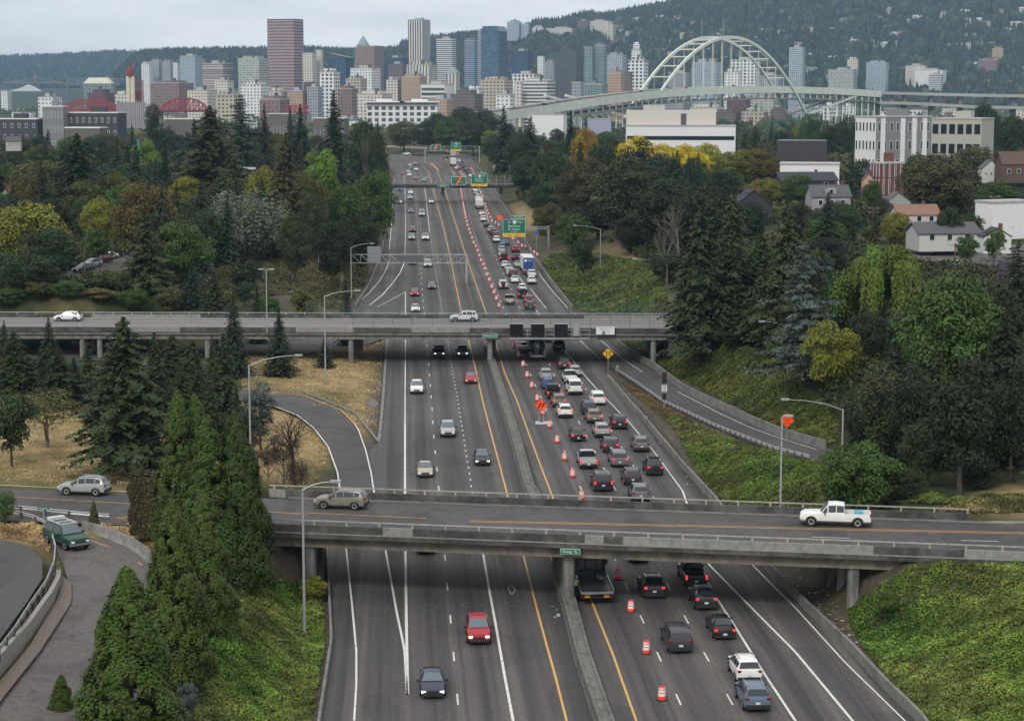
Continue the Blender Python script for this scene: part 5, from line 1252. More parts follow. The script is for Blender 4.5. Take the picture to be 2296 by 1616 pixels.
def offroad():
 x,y,z=PR(1127.4,649);g=empty("off_road_car",(x,y+2,z),road_yaw(y,True),label="boxy white off roader with spare wheel and two red lamps",cat="car")
 MB().box(-.85,.85,-1.9,2.0,.55,1.15).build("body",PAINT,g,color=CN['white'])
 b=MB();b.add([(sx*w,yy,zz) for yy,w,zz in((-1.88,.82,1.153),(-1.80,.74,1.85),(.5,.74,1.85),(.9,.82,1.153)) for sx in(-1,1)],[(0,1,3,2),(2,3,5,4),(4,5,7,6),(0,2,4,6),(1,7,5,3)])
 b.build("hard_top",PAINT,g,color=(.5,.5,.46))
 MB().add([(-.6,-1.90,1.25),(.6,-1.90,1.25),(.55,-1.84,1.72),(-.55,-1.84,1.72)],[(0,1,2,3)]).build("rear_window",GLASS,g)
 o=MB().lathe([(.40,0),(.42,.12),(.34,.24),(.12,.24)],n=14).build("spare_wheel",TYRE,g);o.rotation_euler=(math.pi/2,0,0);o.location=(0,-1.9,.98)
 for sx in(-1,1):
  MB().box(min(sx*.62,sx*.84),max(sx*.62,sx*.84),-1.95,-1.903,.85,1.1).build("tail_light",TAILON,g)
  MB().box(min(sx*.86,sx*1.0),max(sx*.86,sx*1.0),-1.9,-1.1,.75,.9).build("fender",TRIM,g)
 MB().box(-.85,.85,-2.02,-1.91,.42,.6).build("rear_bumper",TRIM,g)
 for sx in(-1,1):
  for yy in(-1.35,1.4):
   w=MB().lathe([(.25,-.13),(.41,-.13),(.43,0),(.41,.13),(.25,.13)],n=14).build("wheel",TYRE,g,loc=(sx*.80,yy,.43));w.rotation_euler=(0,math.pi/2,0)
offroad()
def wheels(g,xs,ys_,R=.52,wdt=.14):
 me=MB().lathe([(R*.55,-wdt),(R,-wdt),(R,wdt),(R*.55,wdt)],n=16).mesh("wheel",TYRE);rm=MB().lathe([(R*.56,-wdt*.7),(R*.56,wdt*.8),(.08,wdt*.5)],n=10).mesh("rim",RIM)
 for x in xs:
  for y in ys_:
   w=link("wheel",me,g,loc=(x,y,R));w.rotation_euler=(0,math.pi/2 if x>0 else-math.pi/2,0);link("rim",rm,w)
def tractor(g,y0,color,h=2.9):
 b=MB()
 st=[(y0,1.1,1.0,h),(y0+1.6,1.2,1.0,h),(y0+2.2,1.2,1.0,h-.75),(y0+2.3,1.1,1.0,2.0),(y0+3.6,.95,.8,1.75),(y0+3.75,.9,.7,1.4)]
 vs=[]
 for y,w,z0,z1 in st:vs+=[(-w,y,z0-.3),(w,y,z0-.3),(w,y,z1),(-w,y,z1)]
 fs=[(4*i+k,4*i+(k+1)%4,4*i+4+(k+1)%4,4*i+4+k) for i in range(len(st)-1) for k in range(4)]+[(3,2,1,0),(20,21,22,23)]
 b.add(vs,fs).build("cab",PAINT,g,color=color)
 MB().add([(-1.0,y0+2.24,h-.85),(1.0,y0+2.24,h-.85),(1.02,y0+2.33,2.05),(-1.02,y0+2.33,2.05)],[(0,1,2,3)]).build("windshield",GLASS,g)
 for sx in(-1,1):MB().box(sx*1.35-.08,sx*1.35+.08,y0+2.2,y0+2.3,1.7,2.5).build("mirror",BLACKP,g)
 MB().box(-1.1,1.1,y0+3.7,y0+3.9,.4,.8).build("bumper",CHROME,g)
def semi(px,py,trailer,L,label,doorc,logo=None,H_=4.0):
 x,y,z=PR(px,py);g=empty("box_trailer_truck",(x,y,z),road_yaw(y,True),label=label,cat="lorry")
 MB().box(-1.27,1.27,0,L,1.2,H_).build("trailer_box",mat("trailer_side_paint",(.62,.63,.62),.5,var=.06,vscale=.4),g)
 MB().box(-1.2,-.01,-.05,-.003,1.25,H_-.1).build("rear_door",doorc,g);MB().box(.01,1.2,-.05,-.003,1.25,H_-.1).build("rear_door",doorc,g)
 MB().box(-1.2,1.2,-.08,.1,.9,1.19).build("rear_sill",CHROME,g)
 b=MB().box(-1.15,1.15,-.02,.05,.45,.57);b.box(-.6,-.52,0,.06,.57,.9);b.box(.52,.6,0,.06,.57,.9);b.build("underride_guard",CHROME,g)
 for sx in(-1,1):MB().box(sx*1.0-.14,sx*1.0+.14,-.1,-.081,.95,1.12).build("tail_light",TAILON if logo else TAIL,g)
 if logo:
  MB().lathe([(.3,0),(.3,.02)],n=16).build("logo_disc",WSIGN,g,loc=(-.65,-.055,3.3)).rotation_euler=(math.pi/2,0,0)
  words_on(g,logo,.42,WSIGN,.3,3.3,-.06)
 MB().box(-1.0,1.0,.5,L,.95,1.19).build("chassis",TRIM,g)
 tractor(g,L+.6,CN['white'],3.6);wheels(g,(-1.05,1.05),(1.3,2.6,L+.4,L+1.7,L+4.0))
 return g
semi(1185,617,'w',10.5,"lorry with silver box trailer and blue rear doors in the queue",mat("trailer_door_blue",(.02,.06,.22),.4),"SWIFT" if False else "LOGIS")
semi(1017.5,373,'w',9,"white box lorry near the freeway's bend, the nearer of two",mat("trailer_door_white",(.6,.6,.58),.5))
semi(1017,354,'w',9,"grey box lorry at the freeway's bend, the farther of two",mat("trailer_door_grey",(.35,.35,.35),.5))
semi(1075,469,'w',4.2,"small white box lorry in the far queue",mat("trailer_door_white",(.6,.6,.58),.5),H_=3.0)
x,y,z=PR(1206,809);g=empty("tanker_truck",(x,y,z),road_yaw(y,True),label="dark round backed tanker lorry in the shade of the far overpass",cat="lorry")
DT=mat("dark_tank_metal",(.07,.075,.075),.35,.5,var=.1,vscale=.6)
o=MB().lathe([(.35,0),(.95,.12),(1.2,.35),(1.22,7.4),(.9,7.7)],n=24).build("tank",DT,g,smooth=True);o.rotation_euler=(-math.pi/2,0,0);o.location=(0,.3,2.3)
o=MB().lathe([(.25,0),(.28,-.05),(.1,-.08)],n=12).build("tank_hatch",GALV,g,loc=(0,.28,2.3));o.rotation_euler=(-math.pi/2,0,0)
MB().box(-.5,.5,.4,8.4,.9,1.25).build("chassis",TRIM,g);MB().box(-1.2,1.2,-.05,.15,.6,.95).build("rear_bumper",CHROME,g)
for sx in(-1,1):
 MB().box(sx*.95-.13,sx*.95+.13,-.08,-.053,.7,.86).build("tail_light",TAIL,g);MB().box(sx*1.1-.25,sx*1.1+.25,.4,2.6,1.1,1.2).build("fender",GALV,g)
b=MB().box(-.03,.03,.1,.14,1.0,3.6);b.box(-.38,-.34,.1,.14,1.0,3.4);[b.box(-.36,.0,.1,.13,1.2+k*.35,1.24+k*.35) for k in range(6)];b.build("ladder",GALV,g)
tractor(g,8.8,CN['white'],2.9);wheels(g,(-1.0,1.0),(1.0,2.2,9.2,10.4,12.2))
x,y,z=PR(1339,1358);g=empty("tow_truck",(x,y,z),road_yaw(y,True),label="black flatbed tow truck stopped beside the near overpass's centre column",cat="truck")
BK=mat("black_truck_paint",(.012,.013,.015),.3);STB=mat("worn_steel_bed",(.10,.105,.11),.35,.7,var=.35,vscale=.9,stretch=(1,.3,1))
g.scale=(1.13,1.1,1.1)
MB().box(-1.2,1.2,.0,5.0,1.02,1.12).build("flat_bed",STB,g)
for sx in(-1,1):MB().box(sx*1.23-.025,sx*1.23+.025,.0,5.0,1.0,1.27).build("side_rail",CHROME,g)
MB().box(-1.2,1.2,-.10,-.005,.95,1.12).build("tail_edge",CHROME,g)
MB().box(-1.15,1.15,.2,.35,.55,.9).build("light_bar",BK,g)
for sx in(-1,1):
 MB().box(sx*.72-.2,sx*.72+.2,.14,.198,.62,.82).build("amber_light",mat("amber_lens",(.6,.28,.02),.4),g);MB().box(sx*1.03-.1,sx*1.03+.1,.14,.198,.62,.82).build("tail_light",TAIL,g)
b=MB().box(-1.15,1.15,5.1,5.2,1.1,1.5)
for xx in(-1.12,-.45,.4,1.05):b.box(xx,xx+.08,5.1,5.2,1.5,2.55)
b.box(-1.1,1.1,5.1,5.2,2.55,2.65);b.build("headboard",BK,g)
MB().box(-1.08,1.08,5.4,7.2,.8,2.5).build("cab",BK,g);MB().box(-.85,.85,5.37,5.397,1.6,2.35).build("rear_window",GLASS,g)
MB().box(-1.0,1.0,7.2,8.7,.7,1.75).build("bonnet",BK,g)
for sx in(-1,1):
 MB().box(sx*1.38-.1,sx*1.38+.1,6.9,7.0,1.6,2.4).build("mirror",BLACKP,g)
 MB().lathe([(.14,0),(.14,.22),(.08,.3)],n=10).build("work_light",BLACKP,g,loc=(sx*.75,5.8,2.5))
MB().box(-.45,.45,.4,8.4,.6,1.0).build("chassis",TRIM,g);wheels(g,(-1.0,1.0),(1.6,7.6),.46,.13)
b=MB().box(.35,.8,4.3,4.8,1.123,1.35);b.box(.5,.95,3.9,4.2,1.123,1.3);b.build("straps",mat("grey_strap",(.2,.2,.2),.8),g)
def person():
 x,y,z=P(1296,1338,0)
 x,y,z=P(1292.5,1337,0)
 J=dict(pelvis=(0,0,.95,.15),waist=(0,.02,1.1,.14),chest=(0,.03,1.32,.165),neck=(0,.05,1.50,.058),chin=(0,.07,1.58,.075),head=(0,.07,1.68,.10),crown=(0,.06,1.78,.07),hipL=(-.10,0,.90,.095),kneeL=(-.12,.05,.50,.062),ankL=(-.13,0,.10,.042),heelL=(-.13,-.03,.045,.04),toeL=(-.14,.18,.035,.035),hipR=(.10,0,.90,.095),kneeR=(.12,.10,.50,.062),ankR=(.13,.12,.10,.042),heelR=(.13,.09,.045,.04),toeR=(.14,.30,.035,.035),shL=(-.19,.03,1.42,.062),elL=(-.27,.05,1.13,.045),wrL=(-.26,.22,.95,.028),paL=(-.255,.28,.92,.034),shR=(.19,.03,1.42,.062),elR=(.30,.14,1.20,.045),wrR=(.34,.36,1.26,.028),paR=(.345,.43,1.275,.034))
 E=[("pelvis","waist"),("waist","chest"),("chest","neck"),("neck","chin"),("chin","head"),("head","crown")]
 for s in "LR":
  E+=[("pelvis","hip"+s),("hip"+s,"knee"+s),("knee"+s,"ank"+s),("ank"+s,"heel"+s),("ank"+s,"toe"+s),("chest","sh"+s),("sh"+s,"el"+s),("el"+s,"wr"+s),("wr"+s,"pa"+s)]
  px_,py_,pz_,_=J["pa"+s]
  for i,(dx,ln) in enumerate(((-.03,.07),(-.01,.085),(.01,.08),(.028,.065))):
   J[f"f{s}{i}"]=(px_+dx,py_+ln*.7,pz_-.02,.010);J[f"g{s}{i}"]=(px_+dx,py_+ln,pz_-.05,.008)
   E+=[("pa"+s,f"f{s}{i}"),(f"f{s}{i}",f"g{s}{i}")]
  J[f"t{s}"]=(px_+(.05 if s=="L" else-.05),py_+.03,pz_-.01,.010);E.append(("pa"+s,f"t{s}"))
 names=list(J);me=bpy.data.meshes.new("body")
 me.from_pydata([J[k][:3] for k in names],[(names.index(a),names.index(c)) for a,c in E],[])
 o=link("tmp_person",me);md=o.modifiers.new("s",'SKIN')
 for i,k in enumerate(names):r=J[k][3];me.skin_vertices[0].data[i].radius=(r,r*(.8 if k in("chest","waist","pelvis") else 1))
 me.skin_vertices[0].data[0].use_root=True
 o.modifiers.new("d",'SUBSURF').levels=1
 bm=bpy.data.meshes.new_from_object(o.evaluated_get(bpy.context.evaluated_depsgraph_get()));bpy.data.objects.remove(o)
 SK=mat("skin",(.45,.27,.19),.6);TR=mat("dark_work_trousers",(.02,.03,.05),.8);SH=mat("dark_shirt",(.03,.03,.035),.8)
 bm.materials.clear();[bm.materials.append(m) for m in(SK,TR,SH)]
 for p in bm.polygons:
  c=p.center;p.use_smooth=True
  p.material_index=1 if c.z<.98 and abs(c.x)<.24 else(2 if.98<=c.z<1.5 and not(c.y>.24) else 0)
 h=empty("person",(x,y,.0),-.3,label="person in a yellow green high visibility vest standing beside the tow truck",cat="person")
 link("body",bm,h)
 vest=mat("high_visibility_vest",(.30,.62,.03),.7);b=MB()
 prof=[(.17,1.0),(.178,1.1),(.19,1.3),(.20,1.42),(.10,1.50)]
 vs=[];n=14
 for r,zz in prof:
  for i in range(n):a=2*math.pi*i/n;vs.append((r*1.08*math.cos(a),.02+r*.85*math.sin(a),zz))
 b.add(vs,[(k*n+i,k*n+(i+1)%n,(k+1)*n+(i+1)%n,(k+1)*n+i) for k in range(4) for i in range(n)]).build("vest",vest,h,smooth=True)
 b=MB()
 for zz in(1.05,1.2):b.lathe([(.187+(zz-1.05)*.06,zz),(.19+(zz-1.05)*.06,zz+.06)],(0,.02,0),14)
 o=b.build("reflective_band",WSIGN,h);o.scale=(1.08,.87,1)
 MB().lathe([(.112,0),(.115,.05),(.085,.11),(.02,.13)],(0,.06,1.70),12).build("hard_hat",WSIGN,h,smooth=True)
 MB().box(-.035,-.02,.158,.168,1.675,1.69).box(.02,.035,.158,.168,1.675,1.69).build("eye",BLACKP,h)
 MB().lathe([(.018,0),(.006,.03)],(0,.165,1.64),6).build("nose",SK,h)
person()
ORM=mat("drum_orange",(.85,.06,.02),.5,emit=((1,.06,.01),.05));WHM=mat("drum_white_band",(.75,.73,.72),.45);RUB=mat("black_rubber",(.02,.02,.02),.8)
bm_o=MB().lathe([(.29,.05),(.285,.28),(.27,.30),(.26,.52),(.25,.54),(.24,.76),(.23,.78),(.215,.95),(.20,.97)],n=12).mesh("barrel",ORM)
bw=MB()
for z0,z1,r0,r1 in((.31,.50,.272,.263),(.56,.74,.252,.244),(.80,.9,.232,.225)):bw.lathe([(r0+.006,z0),(r1+.006,z1)],n=12)
bm_w=bw.mesh("band",WHM)
bm_b=MB().lathe([(.42,0),(.42,.05),(.30,.06)],n=12).mesh("rubber_base",RUB);bm_h=MB().box(-.12,.12,-.02,.02,.972,1.03).mesh("handle",ORM)
ORD=["first","second","third","fourth","fifth","sixth","seventh","eighth","ninth","tenth","eleventh","twelfth","thirteenth","fourteenth","fifteenth","sixteenth","seventeenth","eighteenth","nineteenth","twentieth"]
def ordn(i):
 if i<20:return ORD[i]
 t={2:"twenty",3:"thirty",4:"forty",5:"fifty",6:"sixty"}[(i+1)//10]
 return t+("th" if False else "")+(("-"+ORD[(i+1)%10-1]) if(i+1)%10 else "th").replace("twentyth","twentieth")
def drum(px,py,label,group):
 x,y,z=PR(px,py);g=empty("traffic_drum",(x,y+.3,z+.005),random.random(),label=label,cat="traffic drum",group=group)
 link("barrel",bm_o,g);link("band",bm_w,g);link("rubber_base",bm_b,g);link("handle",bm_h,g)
DR=[(1484.6,1571),(1449.5,1466.5),(1415,1373),(1386,1300),(1344,1193),(1304.6,1121),(1284,1071),(1266,1033),(1249.6,994),(1232,960),(1217.6,931),(1205,900),(1192.6,871),(1182,847),(1173,823),(1163,801),(1153.6,781),(1148,765),(1119,690),(1113,674),(1108,660),(1103,648),(1097,632),(1092,620),(1087.6,607),(1084,597),(1078.6,588),(1075,577),(1071,566),(1067,556),(1062,548),(1058.6,537),(1055,527),(1052,518),(1048.6,509),(1047,500),(1044.6,492)]
for i in range(15):t=i/14;DR.append((1043.5+(1032-1043.5)*t,486+(422-486)*t))
for i,p in enumerate(DR):drum(*p,f"orange and white traffic drum, {ordn(i)} from the front of the long row","traffic drums in the long row")
DR2=[(1205,575),(1198,570),(1190,564),(1178,557),(1170.7,555),(1162,548),(1151,539),(1118,508),(1111,503),(1103,499),(1100,491),(1096,483),(1093,475),(1090,468),(1088,461),(1085,453),(1082,444),(1079,434),(1076,425),(1063,394),(1061,389),(1059,384),(1057,380)]
for i,p in enumerate(DR2):drum(*p,f"orange and white traffic drum, {ordn(i)} along the closed outer lane","traffic drums along the closed outer lane")
DR3=[(983,385),(980,381),(977,378),(974,375),(971,372),(968,370),(1019,393),(1016,389),(1000,361)]
for i,p in enumerate(DR3):drum(*p,f"distant orange traffic drum, {ordn(i)} at the freeway's bend","distant traffic drums at the bend")
# ================================================================= TREES AND PLANTS
def leafquads(C,N,S,var,rng,asp=.62):
 """one small bent-free quad per centre C, facing roughly N, of half size S"""
 n=len(C);N=N/(np.linalg.norm(N,axis=1,keepdims=True)+1e-9)
 R=rng.normal(size=(n,3));U=np.cross(N,R);U/=np.linalg.norm(U,axis=1,keepdims=True)+1e-9
 Wv=np.cross(N,U);S=np.asarray(S).reshape(-1,1)
 a,c=U*S,Wv*S*asp
 j=1+rng.uniform(-.35,.35,(n,4,1))
 V=np.stack([C-a-c,C+a-c*.6,C+a*1.0+c,C-a*.6+c],1)
 V=C[:,None,:]+(V-C[:,None,:])*j
 Q=np.arange(4*n).reshape(n,4)
 col=np.repeat(var,4,0)
 return V.reshape(-1,3),Q,col
def crown_mesh(name,C,N,S,var,rng,asp=.62):
 V,Q,col=leafquads(np.array(C),np.array(N),np.array(S),np.array(var),rng,asp)
 c4=np.concatenate([col,np.zeros((len(col),1)),np.ones((len(col),1))],1)
 return np_mesh(name,V,Q,LEAF,{"var":('POINT',c4)})
def trunk_mesh(name,r0,h,mat_,limbs=(),seed=0,wob=.01):
 r=random.Random(seed);b=MB();p=Vector((0,0,-.02));n=6
 for i in range(n):
  q=Vector((r.uniform(-wob,wob),r.uniform(-wob,wob),h*(i+1)/n));b.tube(p,q,r0*(1-i/n*.85),r0*(1-(i+1)/n*.85),8,cap=False);p=q
 for(z0,a,L_,dz,rr) in limbs:
  s=Vector((0,0,z0));m_=s+Vector((math.cos(a)*L_*.5,math.sin(a)*L_*.5,dz*.4));e=s+Vector((math.cos(a)*L_,math.sin(a)*L_,dz))
  b.tube(s,m_,rr,rr*.65,5,cap=False);b.tube(m_,e,rr*.65,rr*.2,5,cap=False)
 return b.mesh(name,mat_,smooth=True)
def conifer(seed,levels=30,per=8,rad=.20,droop=.5,z0=.07,size=.014,pts=13,power=.8,gap=.25,irregular=.2,rep=3,up=0.):
 rng=np.random.default_rng(seed);C,N,S,Vr=[],[],[],[]
 for l in range(levels):
  t=l/(levels-1);z=z0+(1-z0)*t**.92
  R=rad*((1-t)**power*.97+.03)*(1+irregular*.5*math.sin(l*1.9+seed))
  k=max(4,int(per*(1-.45*t)))
  for b_ in range(k):
   if rng.random()<gap*.35:continue
   a=2*math.pi*(b_+rng.random()*.8)/k+l*1.3
   Rb=R*rng.uniform(1-irregular*1.6,1+irregular)
   cl=rng.uniform(.15,.85)
   n_=max(3,int(pts*Rb/rad+2))
   for j in range(n_):
    u=(j+.6)/n_
    wdt=Rb*.20*(1-u*.75)
    for _ in range(rep):
     lat=rng.normal()*wdt
     x=math.cos(a)*Rb*u-math.sin(a)*lat;y=math.sin(a)*Rb*u+math.cos(a)*lat
     zz=z-droop*Rb*u**1.4+up*Rb*u*u+rng.normal()*.004-abs(lat)*.25
     C.append((x,y,zz));N.append((math.cos(a)*.5+rng.normal()*.35,math.sin(a)*.5+rng.normal()*.35,.8))
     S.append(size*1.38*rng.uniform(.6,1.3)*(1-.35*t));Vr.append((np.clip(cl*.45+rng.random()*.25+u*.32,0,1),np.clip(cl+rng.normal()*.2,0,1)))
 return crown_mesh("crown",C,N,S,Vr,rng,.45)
def broadleaf(seed,clumps=70,leaves=120,size=.017,base=.22,rx=.42,flat=1.0,shell=.62,cr=(.09,.17),drip=0.,top=1.0):
 rng=np.random.default_rng(seed);C,N,S,Vr=[],[],[],[]
 zc,zr=(base+1)/2,(1-base)/2
 for i in range(clumps):
  d=rng.normal(size=3);d/=np.linalg.norm(d);rr=rng.uniform(shell,1.0)**.7 if rng.random()<.85 else rng.uniform(.2,.7)
  c0=rng.uniform(*cr)
  c=np.array([d[0]*(rx-c0*.8)*rr,d[1]*(rx-c0*.8)*rr,zc+d[2]*(zr-c0*.8)*rr*flat])
  if d[2]<-.3:c[:2]*=.85
  cl=rng.uniform(.05,.95)
  n_=int(leaves*(c0/.13)**2)
  g=rng.normal(size=(n_,3));g/=np.linalg.norm(g,axis=1,keepdims=True)
  g[:,2]=np.where(g[:,2]<-.35,-g[:,2],g[:,2])
  q=c+g*c0*rng.uniform(.72,1.08,(n_,1))*np.array([1,1,.78])
  if drip:q[:,2]-=drip*rng.random(n_)**1.5*(np.hypot(q[:,0],q[:,1])/rx)
  C+=list(q);N+=list(g+np.array([0,0,.35])+rng.normal(size=(n_,3))*.45);S+=list(size*rng.uniform(.55,1.3,n_))
  Vr+=[(np.clip(cl*.65+r1*.35,0,1),np.clip(cl*.6+r2*.4,0,1)) for r1,r2 in zip(rng.random(n_),rng.random(n_))]
 return crown_mesh("crown",C,N,S,Vr,rng)
def columnar(seed,rad=.2,n=760,leaves=70,size=.0066,power=.66):
 """dense flame shaped evergreen of upright sprays"""
 rng=np.random.default_rng(seed);C,N,S,Vr=[],[],[],[]
 for i in range(n):
  t=rng.random()**1.15;a=rng.random()*2*math.pi
  R=rad*((1-t)**power)*(1+.16*math.sin(a*3+t*17+seed))*(.93 if rng.random()<.8 else.7)*(1 if t>.12 else.86+t)
  c=np.array([math.cos(a)*R,math.sin(a)*R,.02+t*.95]);cr_=rng.uniform(.013,.030)*(1.25-.6*t)
  cl=rng.random()
  g=rng.normal(size=(leaves,3));g/=np.linalg.norm(g,axis=1,keepdims=True)
  q=c+g*cr_*np.array([1,1,1.9])*rng.uniform(.5,1.05,(leaves,1))
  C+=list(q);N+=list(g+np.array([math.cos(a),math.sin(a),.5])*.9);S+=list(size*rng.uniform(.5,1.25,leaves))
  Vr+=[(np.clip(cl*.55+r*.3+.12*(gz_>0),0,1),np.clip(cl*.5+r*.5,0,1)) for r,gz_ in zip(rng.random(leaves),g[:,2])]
 return crown_mesh("crown",C,N,S,Vr,rng,.55)
def willow(seed,lobes=46,strands=34,per=20,size=.012):
 rng=np.random.default_rng(seed);C,N,S,Vr=[],[],[],[]
 for l in range(lobes):
  la=rng.random()*6.283;lr=.40*math.sqrt(rng.random());lt=.60+.36*math.sqrt(max(0,1-(lr/.43)**2))-rng.random()*.2;lw=rng.uniform(.05,.10);cl=rng.random();ll=rng.uniform(.15,.5)*(.6+lr)
  for i in range(strands):
   a=rng.random()*6.283;r=lw*math.sqrt(rng.random());x=math.cos(la)*lr+math.cos(a)*r;y=math.sin(la)*lr+math.sin(a)*r
   top=lt-(r/lw)**2*.06;ln=ll*rng.uniform(.5,1.1)
   for j in range(per):
    u=j/per
    C.append((x*(1+.12*u)+rng.normal()*.006,y*(1+.12*u)+rng.normal()*.006,top-u*ln));N.append((x*2+rng.normal()*.5,y*2+rng.normal()*.5,.5))
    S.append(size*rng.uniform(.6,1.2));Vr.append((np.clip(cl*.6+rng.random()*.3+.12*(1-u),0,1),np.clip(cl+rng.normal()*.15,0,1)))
 return crown_mesh("crown",C,N,S,Vr,rng,.5)
def bare(seed,twigs=4,mat_=BARK,spread=.9,leafy=False):
 r=random.Random(seed);b=MB()
 def grow(p,d,L_,rad,k):
  q=p+d*L_;b.tube(p,q,rad,rad*.62,5 if k<3 else 3,cap=False)
  if k>=5:return
  for i in range(3 if k<4 else 2):
   nd=(d+Vector((r.uniform(-1,1),r.uniform(-1,1),r.uniform(-.35,.6)))*spread*.75).normalized();grow(q,nd,L_*r.uniform(.6,.85),rad*.6,k+1)
 grow(Vector((0,0,0)),Vector((.05,0,1)).normalized(),.26,.028,0)
 return b.mesh("branches",mat_)
TR={}
def tset(kind):
 if kind in TR:return TR[kind]
 L_=[(.3,0.4,.2,.16,.012),(.36,2.2,.2,.18,.012),(.42,4.1,.2,.15,.011),(.5,5.3,.16,.13,.009),(.34,3.2,.22,.2,.011)]
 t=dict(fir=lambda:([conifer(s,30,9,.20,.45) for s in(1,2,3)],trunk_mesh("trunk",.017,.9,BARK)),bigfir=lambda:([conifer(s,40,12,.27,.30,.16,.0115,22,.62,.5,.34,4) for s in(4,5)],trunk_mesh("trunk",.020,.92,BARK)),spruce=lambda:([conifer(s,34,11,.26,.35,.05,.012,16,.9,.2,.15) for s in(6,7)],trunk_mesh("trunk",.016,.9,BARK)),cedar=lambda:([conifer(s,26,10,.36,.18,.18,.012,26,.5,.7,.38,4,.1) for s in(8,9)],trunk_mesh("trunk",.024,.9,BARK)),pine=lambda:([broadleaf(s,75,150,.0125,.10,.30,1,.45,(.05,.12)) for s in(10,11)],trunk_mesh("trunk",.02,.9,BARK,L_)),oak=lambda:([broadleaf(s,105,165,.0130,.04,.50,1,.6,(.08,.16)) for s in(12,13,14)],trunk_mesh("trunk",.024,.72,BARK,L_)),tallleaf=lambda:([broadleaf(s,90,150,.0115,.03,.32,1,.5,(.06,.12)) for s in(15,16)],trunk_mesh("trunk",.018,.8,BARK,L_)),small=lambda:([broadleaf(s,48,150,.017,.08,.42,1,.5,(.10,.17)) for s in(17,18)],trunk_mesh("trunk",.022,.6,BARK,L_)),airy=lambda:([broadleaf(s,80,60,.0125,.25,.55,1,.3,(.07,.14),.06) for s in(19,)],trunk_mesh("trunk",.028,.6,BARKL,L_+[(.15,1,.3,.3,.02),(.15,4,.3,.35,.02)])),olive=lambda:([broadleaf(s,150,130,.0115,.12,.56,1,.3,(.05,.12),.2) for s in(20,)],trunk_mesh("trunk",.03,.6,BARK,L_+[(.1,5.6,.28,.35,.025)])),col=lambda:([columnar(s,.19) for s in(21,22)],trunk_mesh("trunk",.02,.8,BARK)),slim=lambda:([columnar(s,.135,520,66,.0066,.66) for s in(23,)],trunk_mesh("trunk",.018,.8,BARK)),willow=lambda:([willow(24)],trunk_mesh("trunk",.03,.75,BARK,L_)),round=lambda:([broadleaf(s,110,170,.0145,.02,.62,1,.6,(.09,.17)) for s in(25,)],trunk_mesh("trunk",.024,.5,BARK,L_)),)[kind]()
 TR[kind]=t;return t
KN=dict(fir="fir_tree",bigfir="fir_tree",spruce="spruce_tree",cedar="cedar_tree",pine="pine_tree",oak="broadleaf_tree",tallleaf="broadleaf_tree",small="broadleaf_tree",airy="broadleaf_tree",olive="silver_leaf_tree",col="cypress_tree",slim="cypress_tree",willow="willow_tree",round="broadleaf_tree")
RADF=dict(fir=.20,bigfir=.27,spruce=.26,cedar=.36,pine=.30,oak=.50,tallleaf=.32,small=.42,airy=.55,olive=.56,col=.19,slim=.135,willow=.49,round=.62)
TC=dict(dkgreen=(.026,.042,.013),fir=(.028,.042,.015),blackgreen=(.017,.026,.010),green=(.045,.082,.015),bright=(.085,.15,.018),lime=(.10,.155,.022),yellow=(.55,.46,.012),yelgreen=(.14,.15,.018),olive=(.070,.074,.020),orange=(.105,.084,.018),rust=(.055,.054,.018),silver=(.13,.155,.11),blue=(.060,.078,.066),thuja=(.044,.076,.010),brown=(.040,.048,.018),bluegreen=(.022,.037,.019))
trc=random.Random(99)
def tree(kind,px,ytop,D=None,w=None,color="green",label=None,base=None,group=None,h=None,zb=None):
 """px, ytop: display position of the crown's top; D distance or base=(px,py) of the trunk foot; w crown width in display px"""
 if base is not None:
  q=gpx(base[0],base[1]);x,y,z=q;D=y
 else:
  x,y=PD(px,ytop,D)[0],D;z=gz(x,y) if zb is None else zb
 zt=PD(px,ytop,D)[2]
 H=h or max(2.5,zt-z)
 crowns,tm=tset(kind)
 i=trc.randrange(len(crowns))
 c=TC[color] if isinstance(color,str) else color
 f=trc.uniform(.88,1.14);c=tuple(q*f for q in c)
 wm=(w/sc_at(y,z)) if w else 2*RADF[kind]*H
 sx=wm/2/RADF[kind]
 g=empty(KN[kind],(x,y,z-.1),trc.random()*6.28,label=label,cat="tree",group=group)
 g.scale=(sx,sx,H)
 link("crown",crowns[i],g,color=c);link("trunk",tm,g)
 return g
T=tree
GC="green cypresses in front of the near overpass"
T('col',284,1262,113,262,'thuja',"largest green cypress, lowest at the left, rising from the bottom edge",group=GC)
T('col',386,1108,130,182,(.050,.076,.010),"tall green cypress behind the largest one",group=GC)
T('col',455,1090,144,152,(.044,.070,.010),"green cypress right beside the left ivy slope",group=GC)
T('slim',396,866,163,125,(.038,.062,.008),"twin topped green cypress hiding the street, left one",group=GC)
T('slim',436,880,165,125,'thuja',"green cypress just right of the twin topped one",group=GC)
T('slim',462,926,159,148,(.036,.064,.009),"green cypress in the middle of the row hiding the street",group=GC)
T('col',528,912,160,176,(.032,.056,.008),"broad green cypress touching the near overpass's left end",group=GC)
T('slim',138,1560,122,62,'thuja',"small bright cypress at the bottom edge beside the cracked ramp",group=GC)
T('small',205,1572,120,110,'thuja',"bushy green shrub at the bottom edge next to the largest cypress")
T('small',418,1520,124,60,'blue',"small blue green shrub under the tall cypress")
T('tallleaf',10,1088,172,60,'green',"dark shrub at the left edge above the guardrail")
T('col',209,1118,171,26,'olive',"little columnar shrub behind the green wagon")
T('small',1980,1316,base=(1986,1392),w=62,color='green',label="leafy shrub in the shade beside the right columns")
T('small',700,1296,base=(704,1350),w=72,color='yelgreen',label="small yellow green tree behind the near lamp under the overpass")
